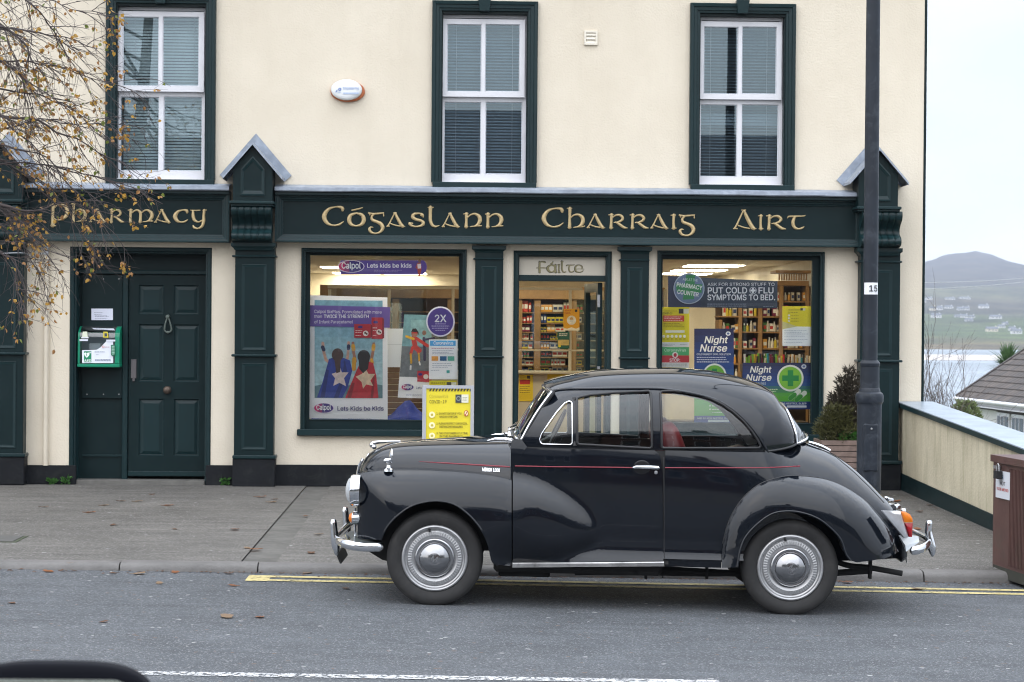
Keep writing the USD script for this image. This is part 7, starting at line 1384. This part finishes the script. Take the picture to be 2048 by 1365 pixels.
# ---- wing mirror close to the camera
wm = atd(112, 1432, 3.35); mm = thing('wing_mirror', 'blurred dark wing mirror close at the bottom left corner', 'mirror', tuple(wm)); T = np.eye(4); T[:3, 0], T[:3, 1], T[:3, 2], T[:3, 3] = _rh, _fh, [0, 0, 1], wm
def sup(a, b, c, e, n=40):
    m = trimesh.creation.icosphere(4); v = np.array(m.vertices); v = np.sign(v) * np.abs(v)**e; v /= np.maximum(1e-9, (np.abs(v)**(2 / .62)).sum(1)**(.62 / 2))[:, None] if False else 1; return v * [a, b, c], np.array(m.faces)
v, f = sup(.165, .075, .090, .62); v[:, 1] = np.where(v[:, 1] < 0, v[:, 1] * .35, v[:, 1]); put(mm, 'housing', (v @ T[:3, :3].T + T[:3, 3], f), mat('mirror_housing', (.003, .0035, .006), .6, spec=.06), True)
gp = G().plate(sbox(-.142, -.080, .142, .066).buffer(-.045).buffer(.045, 10), -.0275, -.024); v, f = gp.arr(); put(mm, 'mirror_glass', (v @ T[:3, :3].T + T[:3, 3], f), mat('mirror_glass', (.72, .80, .77), .02, metal=1.0)); put(mm, 'arm', G().tube([wm + _fh * .03 - _rh * .1, wm - _rh * .28 - np.array([0, 0, .05])], .03, 10), mat('mirror_housing', (.003, .0035, .006), .6, spec=.06), 40)

# ================================================================== BACKGROUND AT THE RIGHT
# ---- tile roofed house below the street
E0, E1 = atd(1913.5, 793, 62), atd(2048, 807, 56.4); u = E1 - E0; u[2] = 0; u /= np.linalg.norm(u); nrm = np.array([-u[1], u[0], 0]); nrm = nrm if nrm[0] > 0 else -nrm
V0 = atd(2048, 702, 62.2); rise = (V0[2] - E0[2]) / max(.2, (V0 - E0) @ nrm); sl = np.array([*(nrm[:2]), rise]); sl /= np.linalg.norm(sl); upn = np.cross(u, sl); upn = upn if upn[2] > 0 else -upn
hs_ = thing('bungalow', 'white walled bungalow with a brown tiled roof beyond the boundary wall', 'house', tuple(E0)); L, SLP = 9.0, 4.4
TILEM = [mat('roof_tile_a', (.060, .048, .043), .7, vary=.3, vscale=4), mat('roof_tile_b', (.075, .060, .052), .7, vary=.3, vscale=4), mat('roof_tile_c', (.050, .042, .040), .7, vary=.3, vscale=4)]
P = lambda a, b, h=0.0: E0 + u * a + sl * b + upn * h
rf = sub(hs_, 'roof'); put(rf, 'roof_deck', G().hull([P(a, b, h) for a in (0, L) for b in (0, SLP) for h in (-.12, -.02)]), TILEM[2]); back = lambda a, b, h: P(a, SLP) + (nrm * b * np.hypot(*sl[:2]) - np.array([0, 0, b * sl[2]])) + np.array([0, 0, h]); put(rf, 'rear_slope', G().hull([back(a, b, h) for a in (0, L) for b in (0, SLP) for h in (-.14, -.02)]), TILEM[2])
ri = random.Random(9)
for i in range(11):
    for j in range(26):
        a, b = j * .30, i * .30 - .03
        if a > L - .3: continue
        q = [P(a + .005, b, .018), P(a + .150, b, .042), P(a + .295, b, .018), P(a + .295, b + .33, -.005), P(a + .150, b + .33, .015), P(a + .005, b + .33, -.005)]; dn = -upn * .022
        put(rf, 'roof_tile', G().add(q + [q[0] + dn, q[1] + dn, q[2] + dn], [(0, 1, 4), (0, 4, 5), (1, 2, 3), (1, 3, 4), (6, 7, 1), (6, 1, 0), (7, 8, 2), (7, 2, 1)]), TILEM[ri.randrange(3)])
for i in range(12): put(rf, 'verge_tile', G().hull([P(a, b, h) for a in (-.09, .03) for b in (i * .36, i * .36 + .34) for h in (-.06, .05)]), TILEM[2])
put(hs_, 'fascia', G().hull([P(a, b, h) for a in (-.05, L) for b, h in ((-.02, -.03), (-.02, -.26), (.02, -.28), (.02, -.03))]), WHITEP); put(hs_, 'gutter', G().tube([P(-.1, -.07, -.03), P(L, -.07, -.03)], .055, 8), WHITEP, 40)
iw = nrm * .45; zE = E0[2]; WLLM = mat('render_white', (.62, .62, .62), .7, vary=.08); SIDING = mat('grey_boarding', (.10, .085, .085), .7, vary=.2)
put(hs_, 'wall', G().hull([E0 + u * a + nrm * w + np.array([0, 0, z]) for a in (.35, L) for w in (.45, 7.0) for z in (-6.0, -.18)]), SIDING)
put(hs_, 'soffit', G().hull([E0 + u * a + nrm * w + np.array([0, 0, z]) for a in (0, L) for w in (.02, .5) for z in (-.26, -.23)]), WHITEP)
def onw(a0, a1, z0, z1, w0, w1): return G().hull([E0 + u * a + nrm * w + np.array([0, 0, z]) for a in (a0, a1) for w in (w0, w1) for z in (z0, z1)])
put(hs_, 'wall_panel', onw(.5, 2.4, -5, -.35, .40, .44), WLLM)
DKG = mat('dark_window', (.03, .04, .045), .08)
for a in (2.5, 3.7, 4.9):
    w = sub(hs_, 'window'); put(w, 'frame', onw(a, a + 1.05, -1.75, -.38, .36, .44), WHITEP); put(w, 'pane', onw(a + .08, a + .97, -1.65, -.48, .350, .359), DKG)
    for k in range(1, 3): put(w, 'glazing_bar', onw(a + .08 + k * .297 - .015, a + .08 + k * .297 + .015, -1.65, -.48, .340, .349), WHITEP)
    put(w, 'glazing_bar', onw(a + .08, a + .97, -1.08, -1.05, .338, .348), WHITEP)
put(hs_, 'downpipe', G().tube([E0 + u * 6.2 + nrm * .3 + np.array([0, 0, z]) for z in (-.25, -.6, -5)], .05, 8), WHITEP)
# ---- cordyline behind the roof
cb_ = atd(2014, 736, 72); cd = thing('cordyline_palm', 'spiky green palm like tree rising behind the tiled roof', 'palm', tuple(cb_ - [0, 0, 4])); put(cd, 'trunk', G().tube([cb_ - [0, 0, 5], cb_ + [0, 0, .1]], [.16, .11], 8), TIMB)
r = np.random.default_rng(12); V, Fc = [], []
for i in range(190):
    a, e = r.uniform(0, 6.28), r.uniform(-.15, 1.45); d = np.array([math.cos(a) * math.cos(e), math.sin(a) * math.cos(e), math.sin(e)]); s = np.cross(d, [0, 0, 1]); s /= max(.1, np.linalg.norm(s)); l = r.uniform(.75, 1.15); w = .035; k = len(V); p0 = cb_ + [0, 0, .05]
    V += [p0 - s * w * .5, p0 + s * w * .5, p0 + d * l * .55 + s * w, p0 + d * l * .55 - s * w, p0 + d * l - np.array([0, 0, .12 * l])]; Fc += [(k, k + 1, k + 2), (k, k + 2, k + 3), (k + 3, k + 2, k + 4)]
put(cd, 'leaves', G().add(V, Fc), leafmat('palm_leaf', (.045, .085, .03), (.11, .15, .06)), kind='stuff')
# ---- bare shrub and leafy bush beyond the wall
def twig(g, p, d, l, r0, depth, rg, droop=0.0, lv=None, spread=.5):
    n = 5; pts = [p]; dd = d / np.linalg.norm(d)
    for i in range(n):
        dd = dd + rg.normal(0, .10, 3) + np.array([0, 0, -droop]); dd /= np.linalg.norm(dd); pts.append(pts[-1] + dd * l / n)
    pts = np.array(pts); g.tube(pts, np.linspace(r0, r0 * .55, n + 1), 5 if r0 > .006 else 4, caps=False)
    if lv is not None and depth <= 1:
        for q in pts[2:]:
            if rg.random() < lv[1]: lv[0].append((q, dd.copy()))
    if depth > 0:
        for i in range(2 + int(rg.random() < .6) + (depth > 1)):
            q = pts[min(n, 1 + int(rg.random() * n))]; e = dd + rg.normal(0, spread, 3); twig(g, q, e, l * rg.uniform(.5, .8), r0 * .58, depth - 1, rg, droop, lv, spread)
BARK = mat('twig_bark', (.055, .042, .040), .8, vary=.3, vscale=20); bsb = atd(1868, 850, 30); bs = thing('bare_shrub', 'leafless grey shrub rising behind the boundary wall', 'shrub', tuple(bsb - [0, 0, 1.5])); rg = np.random.default_rng(21); g = G()
for i in range(15): twig(g, bsb + [rg.normal(0, .10), rg.normal(0, .1), -1.2], np.array([rg.uniform(-.25, .33), rg.normal(0, .2), 1.0]), rg.uniform(1.0, 1.5), .010, 3, rg, 0, None, .28)
put(bs, 'branches', g, mat('shrub_bark', (.12, .095, .09), .85), 60)
bb = atd(1932, 852, 44); bs = thing('leafy_bush', 'pale green leafy bush before the white bungalow', 'bush', tuple(bb - [0, 0, 1.5])); put(bs, 'leaves', blades((bb[0], bb[1], bb[2] - .9), (.50, .45, 1.42), 1700, .10, .03, 31, lambda q: math.sqrt(max(.04, 1 - q**2 * .9)), .5), leafmat('bush_leaf', (.12, .15, .06), (.30, .32, .20)), kind='stuff'); put(bs, 'stem', G().tube([bb - [0, 0, 2.6], bb], .03, 6), TIMB)
# ---- overhead cables
for a, b, lab in (((1836, 566), (2120, 549), 'upper of two overhead cables at the right'), ((1836, 579), (2120, 555), 'lower of two overhead cables at the right')):
    P0, P1 = atd(*a, 40), atd(*b, 55); t = thing('overhead_cable', lab, 'cable', tuple((P0 + P1) / 2)); n = 24; put(t, 'wire', G().tube([P0 + (P1 - P0) * q - np.array([0, 0, .05 * 4 * q * (1 - q)]) for q in np.linspace(-.02, 1.5, n)], .006, 5), mat('cable_grey', (.38, .40, .43), .4))
# ---- far houses
FH = [(1841, 598, 1853, 606, 'w'), (1852, 594, 1866, 600, 'w'), (1890, 594, 1912, 600, 'w'), (1918, 593.5, 1943, 599, 'w'), (1859, 611, 1873, 621.5, 'c'), (1874, 611, 1887, 621, 'w'), (1889, 610, 1908, 617.5, 'w'), (1914, 612.5, 1930, 621, 'g'), (1929, 613, 1940, 622, 'w'), (1957, 608, 1980, 617.5, 'w'), (1862, 626, 1885, 637, 'w'), (1909, 628.5, 1926, 635.5, 'g'), (1922, 627.5, 1938, 636, 'w'), (1930, 636, 1948, 644, 'g'), (1938, 630, 1951, 636.5, 'w'), (1979, 628.5, 2006, 638.5, 'w'), (1971.5, 652, 1998.5, 664, 'c'), (1997, 648, 2012, 656.5, 'w'), (2005, 644, 2018, 651, 'g'), (2018, 652, 2034, 662, 'w'), (2022, 656, 2046, 669, 'w')]
WCOL = {'w': mat('far_white', (.52, .52, .53), .8), 'c': mat('far_cream', (.55, .50, .40), .8), 'g': mat('far_grey', (.38, .39, .41), .8)}; FRM = mat('far_slate', (.09, .10, .12), .7)
WHERE = ['leftmost small white house at the building edge', 'white house high beside the building edge', 'long white house high on the far slope', 'pale long house highest on the far slope', 'cream gabled house in the left far cluster', 'white gabled house right of a cream one', 'small white house in the upper middle of the far slope', 'grey house in the middle of the far slope', 'white house joined to a grey one in the middle', 'white house alone at the right above the fields', 'white house lowest at the left of the far slope', 'low grey outhouse in the lower middle cluster', 'white house in the centre of the lower cluster', 'grey roofed house lowest of the middle cluster', 'white wing at the right of the lower cluster', 'broad white house at the right of the far slope', 'long cream house low beside the meadow', 'white house above the long cream house', 'grey house above the lower right pair', 'white house rear of the lower right pair', 'big white house lowest at the far right']
for (a, b, c, d, k), lab in zip(FH, WHERE):
    base = on_terrain((a + c) / 2, d); dep = (base - CAM) @ FWD; w = (c - a) * .86 * dep / F; h = (d - b) * .84 * dep / F; dpt = max(6, w * .5); x, y, z = base; t = thing('far_house', lab + ' across the bay', 'house', (x, y, z)); hw = h * .56
    put(t, 'wall', G().hull([(x + sx_ * w / 2, y + yy, z + q) for sx_ in (-1, 1) for yy in (0, dpt) for q in (-3, hw)]), WCOL[k])
    if k == 'c' and w < 12 * dep / F * 1.4: put(t, 'roof', G().hull([(x + sx_ * w * .55, y + yy, z + hw) for sx_ in (-1, 1) for yy in (-.4, dpt)] + [(x, y + yy, z + h) for yy in (-.4, dpt)]), FRM)
    else: put(t, 'roof', G().hull([(x + sx_ * w * .53, y + yy, z + hw) for sx_ in (-1, 1) for yy in (-.5, dpt + .5)] + [(x + sx_ * w * .5, y + dpt / 2, z + h) for sx_ in (-1, 1)]), FRM)
    for q in (-.28, .05, .3): put(t, 'window', G().box(x + w * q - .5, x + w * q + .6, y - .06, y, z + hw * .35, z + hw * .8), FRM)
    put(t, 'chimney', G().box(x + w * .3, x + w * .3 + 1.0, y + dpt / 2 - .5, y + dpt / 2 + .5, z + h - .4, z + h + 1.0), WCOL[k])

# ================================================================== THE BIRCH AT THE LEFT
TB = np.array([-4.62, -4.7, 0.0]); TB[2] = float(pave_z(TB[0], TB[1])); bt = thing('birch_tree', 'nearly bare birch with yellowing leaves reaching in from the left', 'tree', tuple(TB)); rg = np.random.default_rng(40)
trunk = spline([TB - [0, 0, .1], TB + [.02, 0, 1.2], TB + [-.03, .05, 2.4], TB + [.10, .1, 3.6], TB + [.22, .05, 4.8], TB + [.3, .1, 6.2], TB + [.35, .2, 7.6]], 5)
put(bt, 'trunk', G().tube(trunk, np.interp(np.linspace(0, 1, len(trunk)), [0, .08, .5, 1], [.17, .13, .09, .02]), 12), mat('birch_bark', (.10, .09, .085), .75, vary=.45, vscale=5, bump=.01, bscale=20), 50)
LIMBS = [((-30, -60), (60, -10), (185, 22)), ((-40, 40), (30, 70), (90, 150)), ((-40, 55), (60, 60), (190, 96)), ((-40, 120), (80, 130), (222, 175)), ((-40, 165), (90, 190), (190, 265)), ((-40, 235), (90, 250), (250, 330)), ((-40, 262), (80, 240), (235, 255)), ((-40, 290), (90, 320), (205, 440)), ((-40, 300), (60, 350), (170, 480)), ((-40, 400), (50, 420), (180, 400)), ((-40, 395), (40, 450), (110, 520)), ((-40, 480), (20, 530), (42, 600)), ((-40, 10), (20, 90), (60, 200)), ((-40, -20), (70, 10), (120, 90)), ((-40, 330), (110, 330), (255, 375)), ((-40, 200), (20, 250), (110, 340)), ((-40, 90), (40, 150), (140, 215)), ((-40, 430), (30, 480), (95, 560))]
lv = ([], .082)
for k, pts in enumerate(LIMBS):
    dep = 15.1 + rg.uniform(-.35, .55); q = [atd(a, b, dep + rg.uniform(-.15, .15)) for a, b in pts]; root = trunk[np.argmin(np.abs(trunk[:, 2] - (q[0][2] + rg.uniform(-.1, .35))))]
    path = spline([root, *q], 7); path = path + gaussian_filter(rg.normal(0, .03, path.shape), (1, 0)); n = len(path); rad = np.interp(np.linspace(0, 1, n), [0, .35, 1], [.026, .015 if k in (1, 5, 9) else .0085, .0028]); g = G().tube(path, rad, 6, caps=False)
    for i in range(int(n * .30), n):
        d = path[min(i + 1, n - 1)] - path[i - 1]; d /= np.linalg.norm(d)
        for _ in range(1 + int(rg.random() < .15)): twig(g, path[i], d + rg.normal(0, .5, 3) * [1, .8, .9] + [0.1, 0, -.12], rg.uniform(.16, .38), .0034, 2 if rg.random() < .42 else 1, rg, .055, lv, .42)
    twig(g, path[-1], path[-1] - path[-3], .25, .003, 2, rg, .05, lv)
    put(bt, 'branch', g, BARK, 60)
# upper crown, out of the frame
for k in range(16):
    i = int(len(trunk) * rg.uniform(.5, .98)); a = rg.uniform(1.9, 4.4); g = G(); d = np.array([math.cos(a), math.sin(a), .6]); twig(g, trunk[i], d, rg.uniform(1.2, 2.2), .022, 3, rg, .02, None, .4); put(bt, 'branch', g, BARK, 60)
V, Fc = [], []; CL = {'leaves_yellow': [], 'leaves_brown': [], 'leaves_green': []}
for q, d in lv[0]:
    for _ in range(int(rg.choice([1, 2, 3, 4], p=[.35, .3, .2, .15]))):
        c = rg.random(); CL['leaves_yellow' if c < .52 else 'leaves_brown' if c < .86 else 'leaves_green'].append((q, d))
for nm, m_ in (('leaves_yellow', leafmat('birch_yellow', (.42, .24, .04), (.58, .42, .10))), ('leaves_brown', leafmat('birch_brown', (.30, .15, .05), (.46, .26, .10))), ('leaves_green', leafmat('birch_green', (.14, .17, .03), (.28, .30, .06)))):
    V, Fc = [], []
    for q, d in CL[nm]:
        e = d * .5 + rg.normal(0, .6, 3) + [0, 0, -.55]; e /= np.linalg.norm(e); s = np.cross(e, rg.normal(0, 1, 3)); s /= np.linalg.norm(s); nn = np.cross(e, s); l = rg.uniform(.023, .043); w = l * rg.uniform(.30, .42); p0 = q + e * .012; k = len(V); cu = rg.uniform(-.15, .35) * l
        V += [p0, p0 + e * l * .35 + s * w + nn * cu, p0 + e * l * .7 + s * w * .7 + nn * cu, p0 + e * l, p0 + e * l * .7 - s * w * .7 + nn * cu, p0 + e * l * .35 - s * w + nn * cu, p0 + e * l * .5]
        Fc += [(k, k + 1, k + 6), (k + 1, k + 2, k + 6), (k + 2, k + 3, k + 6), (k + 3, k + 4, k + 6), (k + 4, k + 5, k + 6), (k + 5, k, k + 6)]
    put(bt, nm, G().add(V, Fc), m_, kind='stuff')
print('birch leaves', len(lv[0]))

# ================================================================== UNSEEN HOUSES ACROSS THE STREET (placed for reflections in glass and paint)
TW = [mat('terrace_grey', (.10, .098, .09), .8, vary=.15), mat('terrace_brick', (.10, .05, .035), .8, vary=.25), mat('terrace_white', (.14, .135, .125), .8, vary=.1)]  # walls of the unseen houses, toned dark to deepen the car reflections
for i, (x0, x1, zt_, zr_, m_) in enumerate(((-17, -9.2, 4.6, 7.2, 0), (-9.1, -1.4, 4.2, 6.6, 2), (-1.3, 5.6, 4.9, 7.4, 1), (5.7, 13.5, 4.3, 6.8, 0), (13.6, 22, 4.6, 7.0, 2))):
    t = thing('unseen_terrace_house', ['unseen grey house across the street mirrored at the left', 'unseen darkened white house across the street mirrored in the paintwork', 'unseen brick house across the street mirrored in the middle', 'unseen grey house across the street mirrored at the right', 'unseen darkened white house farthest right across the street'][i], 'house', ((x0 + x1) / 2, -34, 0)); yF = -30.0
    wl_p = sbox(x0, -.3, x1, zt_); ops = [sbox(x0 + (x1 - x0) * a - .5, z, x0 + (x1 - x0) * a + .5, z + 1.3) for a in (.2, .5, .8) for z in (.9, 2.9)]
    for o in ops: wl_p = wl_p.difference(o)
    put(t, 'wall', G().plate(wl_p, yF - .2, yF), TW[m_]); put(t, 'side_wall', G().box(x0, x0 + .2, yF - 8, yF - .21, -.3, zt_), TW[m_]); put(t, 'side_wall', G().box(x1 - .2, x1, yF - 8, yF - .21, -.3, zt_), TW[m_])
    put(t, 'roof', G().hull([(x, y, z) for x in (x0 - .02, x1 + .02) for y, z in ((yF + .3, zt_), (yF - 8.3, zt_), (yF - 4, zr_))]), SLATE); put(t, 'chimney', G().box(x1 - 1.2, x1 - .3, yF - 4.4, yF - 3.6, zr_ - .5, zr_ + 1.1), TW[m_])
    for o in ops:
        b = o.bounds; w = sub(t, 'window'); put(w, 'frame', G().plate(o.difference(o.buffer(-.08, join_style='mitre')), yF - .12, yF - .06), WHITEP); put(w, 'pane', G().box(b[0] + .08, b[2] - .08, yF - .11, yF - .10, b[1] + .08, b[3] - .08), DKG)

# ================================================================== AIR
put(ROOT, 'haze', G().box(-3200, 4300, -450, 8200, SEA - 12, 330), usdkit.material(stage, '/World/Looks/haze', {'v': ('principled_volume', {'color': (.80, .88, 1.0), 'density': .000095, 'anisotropy': .2})}, [], volume='v.volume'), label='thin damp haze over the bay', cat='haze', kind='stuff')
